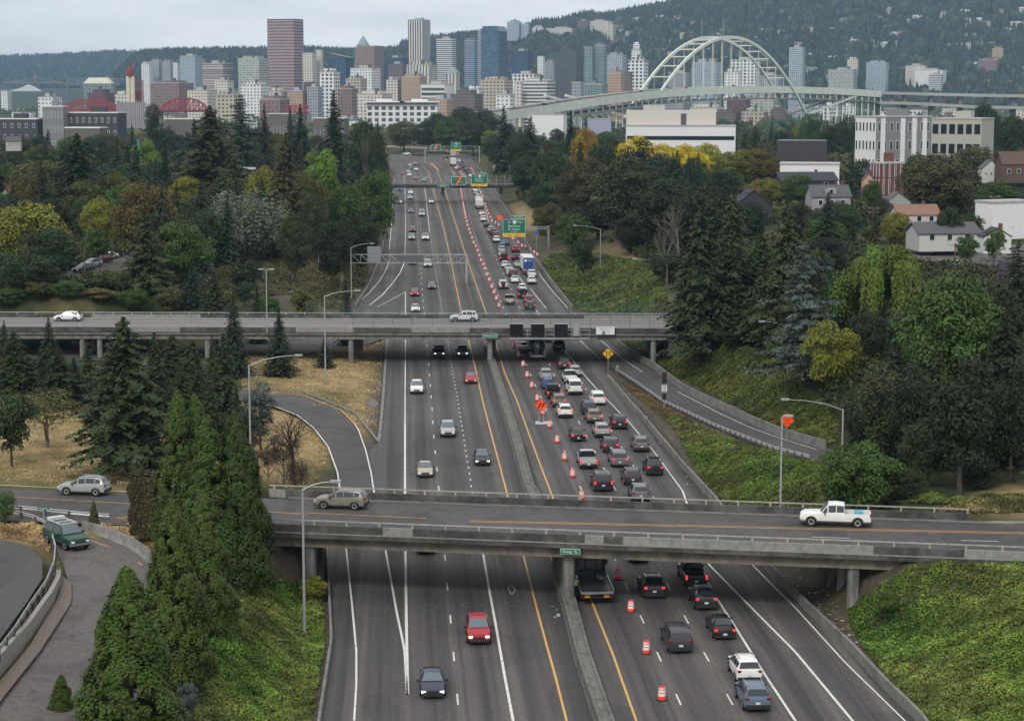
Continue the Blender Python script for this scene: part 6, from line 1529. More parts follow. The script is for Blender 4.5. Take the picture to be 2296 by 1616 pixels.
def ivy_block(px0,px1,ytop,ybot,D,label,color):
 a=PD(px0,ytop,D);c=PD(px1,ytop,D);zb_=PD(px0,ybot,D)[2]
 rng=np.random.default_rng(3);n=9000;w_=c[0]-a[0];h_=a[2]-zb_
 P_=np.stack([rng.uniform(-w_/2,w_/2,n),rng.uniform(-1.2,1.2,n),rng.uniform(0,h_,n)],1)
 f=rng.integers(0,3,n);P_[f==0,1]=-1.3+rng.normal(size=(f==0).sum())*.08;P_[f==1,2]=h_+rng.normal(size=(f==1).sum())*.1;P_[f==2,0]=np.sign(P_[f==2,0])*w_/2+rng.normal(size=(f==2).sum())*.1
 P_[:,0]+=.15*np.sin(P_[:,2]*3)
 Nn=np.where(f[:,None]==0,[[0,-1,.3]],np.where(f[:,None]==1,[[0,0,1]],[[1,0,.3]]))+rng.normal(size=(n,3))*.4
 v=np.stack([rng.random(n)*.6+.2*np.sin(P_[:,0]*2)+.1,rng.random(n)],1).clip(0,1)
 g=empty("hedge",((a[0]+c[0])/2,D,zb_),label=label,cat="hedge")
 link("foliage",crown_mesh("foliage",P_,Nn,rng.uniform(.07,.15,n),v,rng),g,color=color)
 MB().box(-w_/2+.15,w_/2-.15,-1.15,1.2,0,h_-.1).build("core",BARK,g)
ivy_block(296,352,1064,1192,166,"block of ivy with reddish top beside the green cypresses",(.055,.050,.018))
T('bigfir',283,712,base=(285,1060),w=236,color='fir',label="big dark fir with thick trunk standing on the dry grass")
T('spruce',338,905,base=(341,1066),w=86,color='bluegreen',label="small dark spruce right of the big fir's trunk")
T('fir',345,745,238,105,'dkgreen',"dark fir behind the big fir's right side")
T('fir',500,748,236,120,'dkgreen',"dark fir behind the green cypresses")
T('fir',438,800,236,90,'dkgreen',"lower dark fir behind the green cypresses")
T('bigfir',385,750,262,110,'dkgreen',"dark fir cluster tree below the far overpass")
T('pine',577,842,base=(585,1010),w=82,color='blue',label="blue green rounded pine by the lamp near the curved ramp")
T('small',25,862,base=(26,1046),w=130,color='dkgreen',label="dark rounded tree at the left edge on the dry grass")
T('airy',108,852,base=(106,1004),w=205,color='olive',label="open olive branched tree on the dry grass")
T('spruce',108,712,268,100,'bluegreen',"dark spruce in front of the far overpass at the left")
T('spruce',8,718,272,80,'dkgreen',"dark spruce at the left edge by the far overpass")
T('fir',62,800,262,80,'dkgreen',"low dark fir between the spruces at the left");T('fir',165,800,255,80,'bluegreen',"low bluish fir left of the big fir");T('fir',195,760,262,60,'dkgreen',"slim dark fir left of the big fir")
T('spruce',524,655,base=(525,842),w=92,color='bluegreen',label="dark spruce reaching above the far overpass railing")
T('spruce',627,694,base=(627,842),w=92,color='bluegreen',label="dark spruce in front of the far overpass, middle of three")
T('spruce',727,755,base=(728,824),w=56,color='bluegreen',label="smallest spruce in front of the far overpass by the lamp")
T('spruce',475,750,272,60,'dkgreen',"dark thin fir beside the far overpass column")
T('oak',322,396,398,158,'orange',"orange tinged maple behind the far overpass at the left");T('bigfir',330,480,base=(328,655),w=118,color='brown',label="dark cedar with ivy trunks below the orange tinged maple")
T('olive',540,408,base=(560,594),w=232,color='silver',label="big silver leaved tree behind the far overpass")
T('spruce',433,592,base=(432,692),w=82,color='bluegreen',label="dark spruce just behind the far overpass railing");T('spruce',403,640,base=(403,694),w=48,color='bluegreen',label="small spruce left of the dark spruce behind the railing")
T('oak',58,444,375,205,'yelgreen',"large yellow green maple at the left edge");T('oak',105,500,362,150,'dkgreen',"dark tree in front of the yellow green maple");T('oak',25,560,362,130,'dkgreen',"dark tree at the left edge behind the green fence")
T('small',215,500,402,70,'green',"small green street tree by the parked cars");T('oak',225,432,455,100,'yelgreen',"yellow olive tree behind the utility pole")
T('oak',92,348,530,170,'olive',"brownish olive tree at the left, higher up");T('bigfir',172,300,500,150,'blackgreen',"black green cedar behind the maples");T('oak',262,375,500,90,'olive',"olive tree right of the black green cedar")
T('bigfir',470,240,545,190,'brown',"tall dark brownish conifer, tallest in the left wood");T('fir',435,268,600,80,'blackgreen',"dark conifer left of the tallest one");T('cedar',538,216,705,100,'bluegreen',"flat topped dark cedar before the city");T('cedar',520,330,520,90,'brown',"dark brown conifer below the tallest")
T('tallleaf',343,214,905,44,'blackgreen',"dark round tree standing before the red bridge");T('fir',592,236,820,54,'blackgreen',"dark fir before the brick building");T('fir',673,236,800,74,'blackgreen',"dark fir left of the pointed one");T('fir',748,205,745,92,'blackgreen',"tallest pointed dark fir in front of the city");T('fir',650,240,850,40,'blackgreen',"slim dark fir beside the dark fir")
T('small',717,320,560,82,'bright',"bright green round tree in the left wood");T('small',330,302,700,62,'bright',"light green round tree by the teal house");T('bigfir',640,300,445,115,'rust',"reddish brown spruce in the left wood");T('oak',590,365,470,110,'yelgreen',"yellow green tree behind the silver leaved tree");T('oak',682,375,462,120,'olive',"olive tree right of the reddish spruce")
T('oak',822,255,655,104,'dkgreen',"dark tree at the freeway's left edge far away");T('tallleaf',845,290,640,60,'dkgreen',"dark slender tree above the freeway's left edge");T('oak',838,366,500,112,'green',"green tree overhanging the left edge of the lanes");T('oak',772,400,470,110,'green',"green tree left of the lanes");T('oak',800,470,445,110,'blackgreen',"dark tree left of the lanes");T('oak',745,480,420,100,'blackgreen',"dark tree on the left bank behind the lamp")
T('oak',660,470,400,90,'brown',"dark brown tree right of the silver leaved tree");T('oak',700,420,440,80,'brown',"rusty brown tree above the left bank");T('fir',775,620,336,54,'bluegreen',"small fir beside the gantry's left post");T('fir',575,640,338,60,'bluegreen',"small fir by the lamp behind the far overpass");T('oak',440,425,460,90,'brown',"brown tree left of the silver leaved tree");T('small',460,520,390,60,'green',"small green tree left of the silver leaved tree's trunk")
T('bigfir',1572,455,298,170,'fir',"tall dark fir at the right end of the far overpass");T('bigfir',1645,430,302,130,'brown',"brownish fir behind the tall dark fir");T('bigfir',1762,462,base=(1760,800),w=160,color='brown',label="tall fir with rusty top right of the far overpass");T('bigfir',1708,520,300,120,'fir',"dark fir left of the rusty topped one")
T('spruce',1857,432,385,122,'bluegreen',"dense dark green spruce behind the bluish cedar");T('cedar',1832,540,base=(1800,872),w=185,color='blue',label="large blue grey cedar above the on ramp");T('willow',1985,524,282,235,'lime',"bright green willow, brightest tree at the right")
T('oak',2140,596,222,270,'green',"large green maple right of the willow");T('oak',2236,620,240,170,'dkgreen',"dark tree at the right edge behind the pines");T('round',1862,706,base=(1860,880),w=150,color='yelgreen',label="round yellow green tree above the on ramp")
T('pine',1662,735,290,120,'blackgreen',"black green tree beside the far overpass's right end");T('oak',1700,640,318,130,'blackgreen',"dark tree right of the far overpass's end");T('oak',1600,610,320,120,'blackgreen',"dark tree just above the far overpass's end");T('small',1925,806,262,90,'orange',"orange and yellow shrub above the on ramp");T('round',1890,850,250,80,'yelgreen',"yellowish bush below the orange shrub")
T('pine',1985,790,206,150,'brown',"dark brownish pine above the on ramp's lower end");T('pine',1925,870,212,100,'blackgreen',"black green bush at the on ramp's lower end");T('pine',2135,782,base=(2152,1112),w=190,color='blackgreen',label="big dark pine with visible trunk at the right");T('pine',2055,800,200,130,'blackgreen',"dark pine left of the big pine");T('pine',2275,800,188,120,'blackgreen',"dark pine at the right edge");T('pine',2215,880,188,110,'blackgreen',"lower dark pine between the big pine and the right edge")
T('round',1928,974,184,215,'green',"round bush behind the white pickup");T('round',2025,1040,184,130,'dkgreen',"darker bush right of the round bush behind the pickup");T('small',2240,1030,200,70,'dkgreen',"dark shrub at the right edge by the street corner")
T('cedar',2285,540,300,120,'blackgreen',"dark cedar cut by the right edge");T('oak',2110,332,520,200,'rust',"large brown green tree in front of the apartments");T('oak',2060,350,540,100,'rust',"left lobe of brown tree by the brick flats");T('fir',1910,338,600,52,'bluegreen',"slim dark conifer left of the brick flats");T('tallleaf',1820,240,1000,58,'green',"tall green tree in front of the white bridge");T('tallleaf',1865,262,1000,60,'dkgreen',"dark tree right of the tall green tree");T('tallleaf',1905,250,1010,60,'dkgreen',"dark tree before the viaduct");T('oak',2212,222,900,80,'dkgreen',"dark green tree before the viaduct at the right");T('oak',2270,250,800,90,'dkgreen',"dark tree at the upper right edge")
for i,(px,yt,w) in enumerate(((1392,318,70),(1432,300,96),(1492,318,96),(1535,318,86),(1585,316,92),(1560,335,80))):
 T('oak',px,yt,800-i*12,w,'yellow' if i!=4 else(.22,.24,.015),f"bright yellow autumn tree, {ordn(i)} from the left in front of the white office")
for px,yt,w,cc,lb in((1660,330,100,'yelgreen',"yellow green tree right of the bright yellow ones"),(1700,328,100,'orange',"orange tinged tree beside the white flat roof"),(1740,350,70,'orange',"small orange tree beside the white flat roof"),(1312,278,80,(.28,.19,.03),"golden tree in front of the lilac building"),(2270,375,90,'yelgreen',"yellowish tree at the right edge before the brown roof")):T('oak',px,yt,720,w,cc,lb)
for i,(px,yt,D,w,kd,cc,lb) in enumerate(((1430,305,620,110,'pine','blackgreen',"dark pine in front of the yellow trees"),(1360,300,700,80,'pine','dkgreen',"dark pine left of the yellow trees"),(1280,250,800,50,'fir','blackgreen',"dark spindly fir before the lilac building"),(1130,238,900,60,'fir','blackgreen',"dark pointed fir above the far gantry"),(1190,262,800,80,'fir','dkgreen',"dark fir right of the far gantry"),(1235,330,620,110,'oak','dkgreen',"dark tree above the right wall"),(1170,300,800,90,'oak','dkgreen',"dark tree behind the small distant lamp"),(1300,372,540,130,'oak','rust',"reddish brown tree on the right bank"),(1240,400,560,120,'oak','dkgreen',"dark green tree right of the distant overpass"),(1400,330,455,160,'pine','brown',"big dark brown tree in the right wood"),(1480,395,425,140,'pine','blackgreen',"black green tree in the right wood"),(1340,440,480,120,'oak','blackgreen',"dark tree above the blue sign"),(1285,465,470,90,'tallleaf','green',"light green tree right of the green exit sign"),(1420,470,440,110,'oak','blackgreen',"dark tree behind the right slope's lamp"),(1230,450,520,80,'oak','olive',"olive shrub tree above the orange sign"),(1310,520,425,60,'small','dkgreen',"dark bush by the cantilever post"),(1530,400,470,110,'fir','brown',"brown fir above the far overpass's end"),(1500,350,600,100,'pine','blackgreen',"dark pine below the yellow trees"),(1180,345,700,90,'oak','dkgreen',"dark tree by the small distant lamps"),(1120,300,950,90,'oak','dkgreen',"dark tree above the far gantry"),(1060,262,1150,90,'oak','dkgreen',"dark tree at the end of the freeway, right"),(1010,258,1200,90,'oak','green',"green tree at the end of the freeway, middle"),(960,262,1230,80,'oak','dkgreen',"dark tree at the end of the freeway"),(905,266,1250,90,'oak','olive',"olive tree at the end of the freeway, left"),(1040,235,1300,90,'oak','dkgreen',"dark round tree behind the end of the freeway"),(1090,240,1280,80,'oak','dkgreen',"second dark round tree behind the end of the freeway"),(985,248,1280,70,'oak','dkgreen',"third dark round tree behind the end of the freeway"))):
 T(kd,px,yt,D,w,cc,lb)
for px,yt,D,w,cc,lb in((1500,560,370,60,'brown',"shrub under the dead tree"),(1560,700,300,60,'green',"green bush at the far overpass's end"),(2080,470,480,70,'dkgreen',"small dark tree before the white house"),(1830,480,440,60,'brown',"purple brown tree behind the spruce"),(2000,470,470,110,'dkgreen',"dark tree behind the willow"),(2060,500,440,70,'dkgreen',"dark tree left of the white house"),(2128,452,430,70,'dkgreen',"dark street tree before the white house"),(2170,520,400,60,'green',"green hedge tree beside the yard"),(1955,395,560,50,'green',"bright green tree beside the brick flats"),(2010,560,380,60,'olive',"olive bush right of the willow"),(2290,620,330,80,'dkgreen',"dark bush at the right edge above the pines"),(1590,500,420,60,'yelgreen',"pale tree beside the grey pole")):
 T('small',px,yt,D,w,cc,lb)
for px,yt,D,w,kd,cc,lb in((2085,930,190,140,'oak','dkgreen',"dark bushy tree right of the round bush"),(2190,1010,186,120,'round','blackgreen',"black green bush by the big dark pine's trunk"),(2270,960,190,120,'oak','dkgreen',"dark tree at the right edge near the street corner"),(1985,880,215,120,'oak','dkgreen',"dark tree above the on ramp barrier's lower end"),(2060,860,208,120,'oak','blackgreen',"black green tree left of the big dark pine"),(2200,730,225,180,'oak','dkgreen',"broad dark tree above the big dark pine"),(2060,740,235,130,'oak','green',"green tree below the large green maple"),(1668,742,305,110,'pine','blackgreen',"dark pine bush above the on ramp's concrete barrier"),(1755,800,272,90,'round','green',"green shrub left of the round yellow green tree"),(1950,690,262,120,'oak','dkgreen',"dark tree below the bright willow"),(2040,690,255,120,'oak','blackgreen',"black green tree below the willow's right side"),(1600,760,300,70,'round','yelgreen',"yellow green shrub beside the far overpass's abutment"),(1960,1010,214,110,'round','dkgreen',"low dark bush hiding the on ramp's end"),(1500,560,375,110,'oak','blackgreen',"dark tree behind the pale dead tree")):
 T(kd,px,yt,D,w,cc,lb)
for px,yt,D,w,kd,cc,lb in((160,300,860,80,'oak','green',"green tree hiding the low building at the left"),(215,298,855,80,'oak','dkgreen',"dark tree hiding the low building at the left"),(40,300,900,90,'oak','olive',"olive tree below the nearest dark apartments"),(255,296,900,60,'oak','olive',"olive tree at the charcoal apartments' right end"),(2230,505,400,50,'small','green',"small tree before the little white gable"),(1980,440,500,70,'oak','dkgreen',"dark tree beside the grey roofed house"),(1935,352,660,60,'oak','dkgreen',"dark tree at the white apartment's left foot"),(1985,350,670,50,'small','green',"green bush at the white apartment's foot"),(2060,338,640,80,'oak','dkgreen',"dark tree at the grey apartment's foot"),(2180,318,680,110,'oak','olive',"olive tree before the stone apartment building"),(1790,385,590,90,'oak','green',"green tree before the long dark house"),(1715,395,590,100,'oak','yelgreen',"yellow green tree left of the long dark house"),(1620,372,620,100,'oak','dkgreen',"dark tree below the yellow trees' right end"),(1690,445,470,80,'oak','dkgreen',"dark tree below the twin gabled house"),(1790,450,450,90,'oak','blackgreen',"dark tree beside the white shed roof"),(1895,455,450,90,'oak','dkgreen',"dark tree right of the dense spruce"),(2240,400,540,110,'oak','green',"green tree below the brown roof"),(2175,470,450,80,'oak','dkgreen',"dark tree above the long white house"),(1650,560,300,140,'bigfir','dkgreen',"broad dark fir between the tall ones at the overpass's end"),(1718,600,288,130,'bigfir','fir',"broad dark fir in front of the rusty topped fir"),(1895,600,290,120,'bigfir','dkgreen',"dark fir right of the blue grey cedar"),(2010,760,218,120,'bigfir','blackgreen',"black fir behind the dark pines at the right"),(2100,770,210,130,'bigfir','dkgreen',"dark fir behind the big dark pine"),(2255,700,215,150,'bigfir','blackgreen',"tall black fir at the right edge"),(1768,690,285,100,'bigfir','dkgreen',"dark fir beside the lamp above the on ramp"),(1680,700,312,120,'oak','dkgreen',"dark tree over the on ramp's upper bank"),(2180,860,200,130,'bigfir','blackgreen',"black green fir left of the right edge pines"),(30,740,262,100,'bigfir','dkgreen',"broad dark fir at the left edge before the far overpass"),(130,780,250,110,'bigfir','dkgreen',"broad dark fir between the left spruces and the big fir"),(350,800,230,120,'bigfir','fir',"broad fir right behind the big fir"),(430,760,248,110,'bigfir','dkgreen',"dark fir behind the cypress tops, farther back"),(545,900,215,80,'pine','bluegreen',"bluish dark pine right of the cypress tops"),(60,560,350,150,'oak','dkgreen',"dark tree above the green fence's left end"),(480,610,345,90,'spruce','dkgreen',"dark fir in front of the silver leaved tree")):
 T(kd,px,yt,D,w,cc,lb)
def baretree(px,py,ytop,label,m_=BARKL,w=1.0,D=None,leaf=False,seed=5):
 x,y,z=gpx(px,py) if D is None else(PD(px,py,D)[0],D,gz(PD(px,py,D)[0],D))
 H=PD(px,ytop,y)[2]-z
 g=empty("bare_tree",(x,y,z),1.0,label=label,cat="tree");me=bare(seed,mat_=m_);top=max(v.co.z for v in me.vertices)
 link("branches",me,g);g.scale=(H/top*w,H/top*w,H/top);return g
for i,(px,yt,w,cc) in enumerate(((20,640,90,'green'),(85,632,80,'olive'),(150,640,90,'green'),(225,645,90,'orange'),(300,648,80,'green'),(375,650,70,'olive'),(600,655,60,'green'),(680,640,60,'olive'))):
 T(('round','small')[i%2],px,yt-8*(i%3),346,w,cc,f"low {cc if cc != 'orange' else 'orange tinged'} shrub behind the far overpass, {ordn(i)} from the left edge")
baretree(1520,610,455,"pale leafless dead tree on the right slope",BARKL,.8,seed=5);baretree(1495,640,500,"smaller pale dead tree beside the first one",BARKL,.6,seed=8)
baretree(655,1075,925,"dark leafless weeping tree inside the curved ramp",mat("dark_red_twigs",(.045,.028,.024),.9),1.3,seed=12)
for px,yt,D,w,lb in((635,950,205,95,"dark purple weeping shrub inside the curved ramp"),(600,985,200,80,"dark brown shrub beside the green cypresses"),(665,1010,198,70,"reddish brown shrub at the curved ramp's end"),(560,960,214,90,"dark shrub below the blue green pine")):T('airy',px,yt,D,w,(.035,.022,.018),lb)
for px,yt,D,w,kd,cc,lb in((225,880,232,110,'fir','dkgreen',"dark fir left behind the big fir"),(255,760,250,110,'bigfir','fir',"dark fir rising left of the big fir's top"),(405,830,228,110,'bigfir','dkgreen',"broad dark fir left of the green cypresses' tops"),(470,860,215,90,'bigfir','fir',"dark fir just behind the cypress tops"),(530,870,222,70,'fir','dkgreen',"thin dark fir right behind the cypress tops"),(60,790,285,90,'pine','dkgreen',"dark bushy pine by the left spruces"),(145,800,280,90,'pine','green',"greener bushy pine by the left spruces")):T(kd,px,yt,D,w,cc,lb)
baretree(820,345,305,"pale bare poplar left of the lanes far away",BARKL,.4,D=640,seed=3)
occ=[(o.location.x,o.location.y) for o in COL.objects if o.get("category")=="tree"]
KEEP=[(1388,350,1630,308),(1744,416,1880,388),(1644,500,1735,426),(1752,392,1900,350),(1405,330,1660,262),(1930,372,2252,262),(2050,610,2300,500),(2200,560,2300,440),(1800,470,2110,415),(1930,430,2030,366),(0,292,275,240),(160,655,310,555),(1700,550,1790,496),(1180,300,1380,255)]
fill=0;rr=random.Random(4)
names_=dict(oak="round leafy",tallleaf="tall leafy",small="small leafy",fir="pointed fir",spruce="dense spruce",cedar="spreading cedar",pine="dark pine")
cn_=dict(dkgreen="dark green",blackgreen="black green",green="green",olive="olive",brown="brown green",rust="rust brown",yelgreen="yellow green",bluegreen="bluish green",bright="bright green")
tries=0;seen_l=set();refs=[]
def rel_label(head,px,py,refs,fallback,mx=16):
 for rx,ry,t in sorted(refs,key=lambda q:(q[0]-px)**2+4*(q[1]-py)**2)[:14]:
  dx,dy=px-rx,py-ry
  rel=("left of" if dx<0 else "right of") if abs(dx)>1.3*abs(dy) else("just above" if dy<0 else "just below")
  w=f"{head} {rel} the {t}"
  if len(w.split())<=mx and w not in seen_l and len(w)<150:seen_l.add(w);return w
 return fallback
while fill<440 and tries<30000:
 tries+=1
 D=rr.choice((rr.uniform(250,480),rr.uniform(340,560),rr.uniform(345,700),rr.uniform(500,1100),rr.uniform(900,1500)))
 px=rr.uniform(-30,2330) if rr.random()<.6 else rr.uniform(1200,2330);x=(px-CX)/F*D*.995
 if XL(D)-7<x<XR(D)+9 and D<1290:continue
 if D<520 and(XL(D)-22<x<XR(D)+26):continue
 if D<430 and(560<px<1500):continue
 if D<350 and px<1640:continue
 if D<300 and px<1960:continue
 if any((x-a)**2+(D-c)**2<(3.2+D*.0045)**2 for a,c in occ):continue
 kd=rr.choice(('oak','oak','oak','tallleaf','small','fir','fir','pine','cedar'))
 H=dict(oak=(8,15),tallleaf=(9,16),small=(5,9),fir=(10,20),pine=(9,16),cedar=(10,16))[kd];H=rr.uniform(*H)
 z=gz(x,D);pxx,pyb=proj(x,D,z);_,pyt=proj(x,D,z+H);wpx=2*RADF[kd]*H*sc_at(D)
 if any(k[0]-wpx*.3<pxx<k[2]+wpx*.3 and pyt<k[3]+(k[1]-k[3])*.55 and pyb>k[3]+2 for k in KEEP):continue
 if pyt<(272 if not 800<px<1130 else 262):continue
 if D<430 and(px<330 or 1870<px):continue
 cc=rr.choice(('dkgreen','dkgreen','blackgreen','green','green','bluegreen','blackgreen') if D<430 else('dkgreen','dkgreen','blackgreen','green','olive','brown','green','bluegreen','yelgreen' if kd!='fir' else 'dkgreen','rust' if rr.random()<.5 else 'dkgreen'))
 if kd in('fir','cedar','pine'):cc=rr.choice(('dkgreen','blackgreen','bluegreen','brown'))
 side="left" if x<XL(min(D,1200)) else "right"
 where="close behind the far overpass" if D<380 else "near the banks" if D<500 else("among the houses" if D<700 else("in the middle of the wood" if D<950 else "at the back of the wood"))
 if not refs:refs=[(*proj(o.location.x,o.location.y,o.location.z+6),o["label"]) for o in COL.objects if o.get("category")=="tree" and 4<=len(o["label"].split())<=9]
 lb=rel_label(f"{cn_[cc]} {names_[kd]} tree",pxx,(pyb+pyt)/2,refs,f"{cn_[cc]} {names_[kd]} tree {where}, {side} of the freeway")
 g=empty(KN[kd],(x,D,z-.1),rr.random()*6.28,label=lb,cat="tree",group=f"trees {where} {side} of the freeway");g.scale=(H*rr.uniform(.85,1.15),)*2+(H,)
 crowns,tm=tset(kd);c=tuple(q*rr.uniform(.85,1.2) for q in TC[cc])
 link("crown",crowns[rr.randrange(len(crowns))],g,color=c);link("trunk",tm,g)
 occ.append((x,D));fill+=1
def cover(name,polys,n,size,palette,label,mean=1.0,seed=1,lump=.35,tall=0.,nz=1.0):
 rng=np.random.default_rng(seed);C=[]
 for poly,wgt in polys:
  w=np.array([gpx(*p)[:2] for p in poly]);tri=[(0,i,i+1) for i in range(1,len(w)-1)]
  ar=np.array([abs(np.cross(w[b_]-w[a_],w[c_]-w[a_])) for a_,b_,c_ in tri]);k=(ar/ar.sum()*n*wgt).astype(int)
  for(a_,b_,c_),m_ in zip(tri,k):
   u,v=rng.random(m_),rng.random(m_);fl=u+v>1;u[fl],v[fl]=1-u[fl],1-v[fl]
   C.append(w[a_]+u[:,None]*(w[b_]-w[a_])+v[:,None]*(w[c_]-w[a_]))
 C=np.concatenate(C);X,Y=C[:,0],C[:,1];Z=Gz(X,Y)
 lum=(np.sin(X*1.3+np.sin(Y*.9)*1.5)*np.sin(Y*1.1+np.sin(X*.7)*2))*.5+.5
 lum2=np.sin(X*.31+2)*np.sin(Y*.23+X*.13)*.5+.5
 lum3=np.sin(X*3.1+Y*.7)*np.sin(Y*2.7-X*.8)*.5+.5
 Z=Z+lump*(lum*.8+lum3*.35)*rng.uniform(.25,1,len(X))+tall*rng.random(len(X))-.02
 on=(X>XL(Y)-.45)&(X<XR(Y)+.55);ok=~on&(rng.random(len(X))<.35+1.5*np.maximum(lum,lum3))
 C3=np.stack([X,Y,Z],1)[ok];m_=len(C3)
 Nn=rng.normal(size=(m_,3))*.55+np.array([0,-.25,nz]);S=rng.uniform(.6,1.35,m_)*size*(1+np.maximum(C3[:,1]-200,0)/500)
 V,Q,_=leafquads(C3,Nn,S,np.zeros((m_,2)),rng,.7)
 pal=np.array(palette);t=np.clip(lum2[ok]*.75+lum3[ok]*.15+rng.normal(size=m_)*.17,0,.999)*(len(pal)-1)
 i=t.astype(int);f=(t-i)[:,None];col=pal[i]*(1-f)+pal[np.minimum(i+1,len(pal)-1)]*f
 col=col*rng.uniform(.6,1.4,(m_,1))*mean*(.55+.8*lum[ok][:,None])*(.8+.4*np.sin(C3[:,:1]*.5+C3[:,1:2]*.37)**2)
 c4=np.repeat(np.concatenate([col,np.ones((m_,1))],1),4,0)
 mm=MATS.get("ground_leaves")
 if not mm:
  mm=bpy.data.materials.new("ground_leaves");mm.use_nodes=True;b=mm.node_tree.nodes["Principled BSDF"];b.inputs["Roughness"].default_value=.7;b.inputs["Specular IOR Level"].default_value=.2
  at=_n(mm.node_tree,"ShaderNodeAttribute");at.attribute_name="col";mm.node_tree.links.new(at.outputs["Color"],b.inputs["Base Color"]);MATS["ground_leaves"]=mm
 link(name,np_mesh(name,V,Q,mm,{"col":('POINT',c4)}),kind="stuff",label=label)
IVY=[(.022,.048,.010),(.045,.085,.012),(.075,.125,.014),(.09,.13,.018),(.05,.075,.018),(.12,.10,.03),(.035,.068,.012),(.06,.10,.014)]
cover("ground_cover",[([(700,1640),(735,1440),(728,1330),(690,1300),(600,1290),(540,1320),(470,1450),(430,1640)],1)],46000,.085,IVY,"green ivy covering the bank between the cypresses and the freeway",mean=1.45,seed=1,lump=.5)
cover("ground_cover",[([(2110,1640),(2000,1530),(1925,1440),(1905,1400),(1900,1350),(1960,1300),(2180,1268),(2330,1262),(2330,1640)],1)],60000,.085,IVY,"thick green ivy slope at the lower right",mean=1.55,seed=2,lump=.55)
cover("ground_cover",[([(1610,1128),(1540,1020),(1490,930),(1540,945),(1680,1003),(1820,1040),(2000,1090),(2180,1125),(2160,1150),(1700,1135)],1)],52000,.09,IVY,"green ivy slope between barrier and on ramp",mean=1.15,seed=3,lump=.55)
cover("ground_cover",[([(1400,770),(1520,840),(1640,905),(1760,965),(1860,1000),(1900,960),(1800,860),(1700,790),(1580,765),(1480,745)],1)],42000,.10,[(.03,.055,.012),(.06,.085,.014),(.08,.095,.02),(.10,.075,.025)],"green shrubs covering the bank above the on ramp",mean=1.1,seed=4,lump=.6)
cover("ground_cover",[([(1290,692),(1215,590),(1235,570),(1350,570),(1480,600),(1500,700)],1)],30000,.13,[(.045,.055,.02),(.06,.085,.02),(.08,.12,.02),(.12,.11,.03)],"grassy green bank right of the lanes behind the far overpass",mean=.95,seed=5,lump=.5)
cover("ground_cover",[([(395,690),(420,640),(560,590),(640,560),(720,560),(830,590),(815,640),(780,690)],1)],30000,.13,[(.045,.06,.02),(.10,.07,.035),(.05,.075,.02),(.16,.12,.05),(.09,.12,.02)],"scrubby bank left of the lanes behind the far overpass",mean=.8,seed=6,lump=.5)
cover("dry_grass",[([(-20,880),(-20,1078),(300,1090),(560,1100),(720,1070),(740,1010),(700,960),(600,920),(300,880)],1),([(540,865),(600,866),(760,905),(848,975),(862,820),(866,762),(560,762)],.5)],46000,.06,[(.15,.13,.05),(.33,.25,.12),(.42,.32,.17),(.30,.22,.10)],"dry yellow grass between the overpasses",seed=7,lump=.05,tall=.12)
cover("dry_grass",[([(0,1150),(0,1205),(60,1215),(110,1240),(120,1205),(60,1165)],.35),([(180,1165),(230,1195),(340,1255),(400,1260),(380,1200),(300,1165)],.5)],16000,.06,[(.2,.16,.06),(.38,.27,.12),(.42,.30,.16),(.25,.12,.05)],"dry grass beside the ramp at the left",seed=8,lump=.1,tall=.25)
cover("ground_cover",[([(1385,850),(1440,880),(1530,935),(1640,990),(1560,1010),(1500,950),(1420,885)],1)],9000,.08,[(.13,.06,.03),(.09,.08,.03),(.17,.09,.045),(.06,.08,.02)],"rusty brown weeds on the strip left of the on ramp",seed=9,lump=.15,tall=.25)
cover("silver_shrubs",[([(360,640),(360,585),(400,575),(470,580),(480,620),(440,650)],1)],16000,.14,[(.16,.19,.15),(.24,.26,.22),(.12,.14,.10)],"silvery shrubs left of the silver leaved tree",seed=10,lump=.6,tall=2.2,nz=.1)
cover("creeper",[([(195,628),(355,622),(362,640),(205,650)],1)],6000,.13,[(.10,.10,.02),(.07,.09,.02)],"creeper hedge along the side street's wall",seed=12,lump=1.0,tall=1.2,nz=.2)
cover("weeds",[([(2100,1150),(2180,1118),(2300,1110),(2300,1150)],1)],8000,.08,[(.15,.12,.05),(.06,.08,.02),(.3,.2,.1)],"dry weeds at the street corner at the right",seed=11,lump=.15,tall=.2)
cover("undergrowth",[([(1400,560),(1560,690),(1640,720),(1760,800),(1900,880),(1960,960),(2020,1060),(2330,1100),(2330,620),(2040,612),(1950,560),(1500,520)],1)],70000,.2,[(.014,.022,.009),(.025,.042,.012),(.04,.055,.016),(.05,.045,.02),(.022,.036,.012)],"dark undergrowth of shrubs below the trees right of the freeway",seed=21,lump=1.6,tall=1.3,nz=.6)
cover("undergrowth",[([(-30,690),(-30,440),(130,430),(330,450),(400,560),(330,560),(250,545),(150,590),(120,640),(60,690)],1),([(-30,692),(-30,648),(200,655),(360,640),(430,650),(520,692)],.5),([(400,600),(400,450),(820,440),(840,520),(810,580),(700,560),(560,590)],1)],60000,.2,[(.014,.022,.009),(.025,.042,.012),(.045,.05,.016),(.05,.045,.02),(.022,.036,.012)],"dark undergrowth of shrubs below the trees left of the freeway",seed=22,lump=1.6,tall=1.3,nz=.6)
cover("undergrowth",[([(-30,440),(-30,300),(870,300),(870,420),(400,450),(330,450)],1),([(1130,300),(1160,450),(1250,540),(1400,560),(1640,520),(2050,520),(2330,450),(2330,300)],1)],110000,.42,[(.016,.025,.010),(.028,.045,.013),(.05,.055,.018),(.055,.048,.02),(.022,.036,.012)],"continuous low greenery of the neighbourhood gardens",seed=23,lump=2.5,tall=2.0,nz=.6)
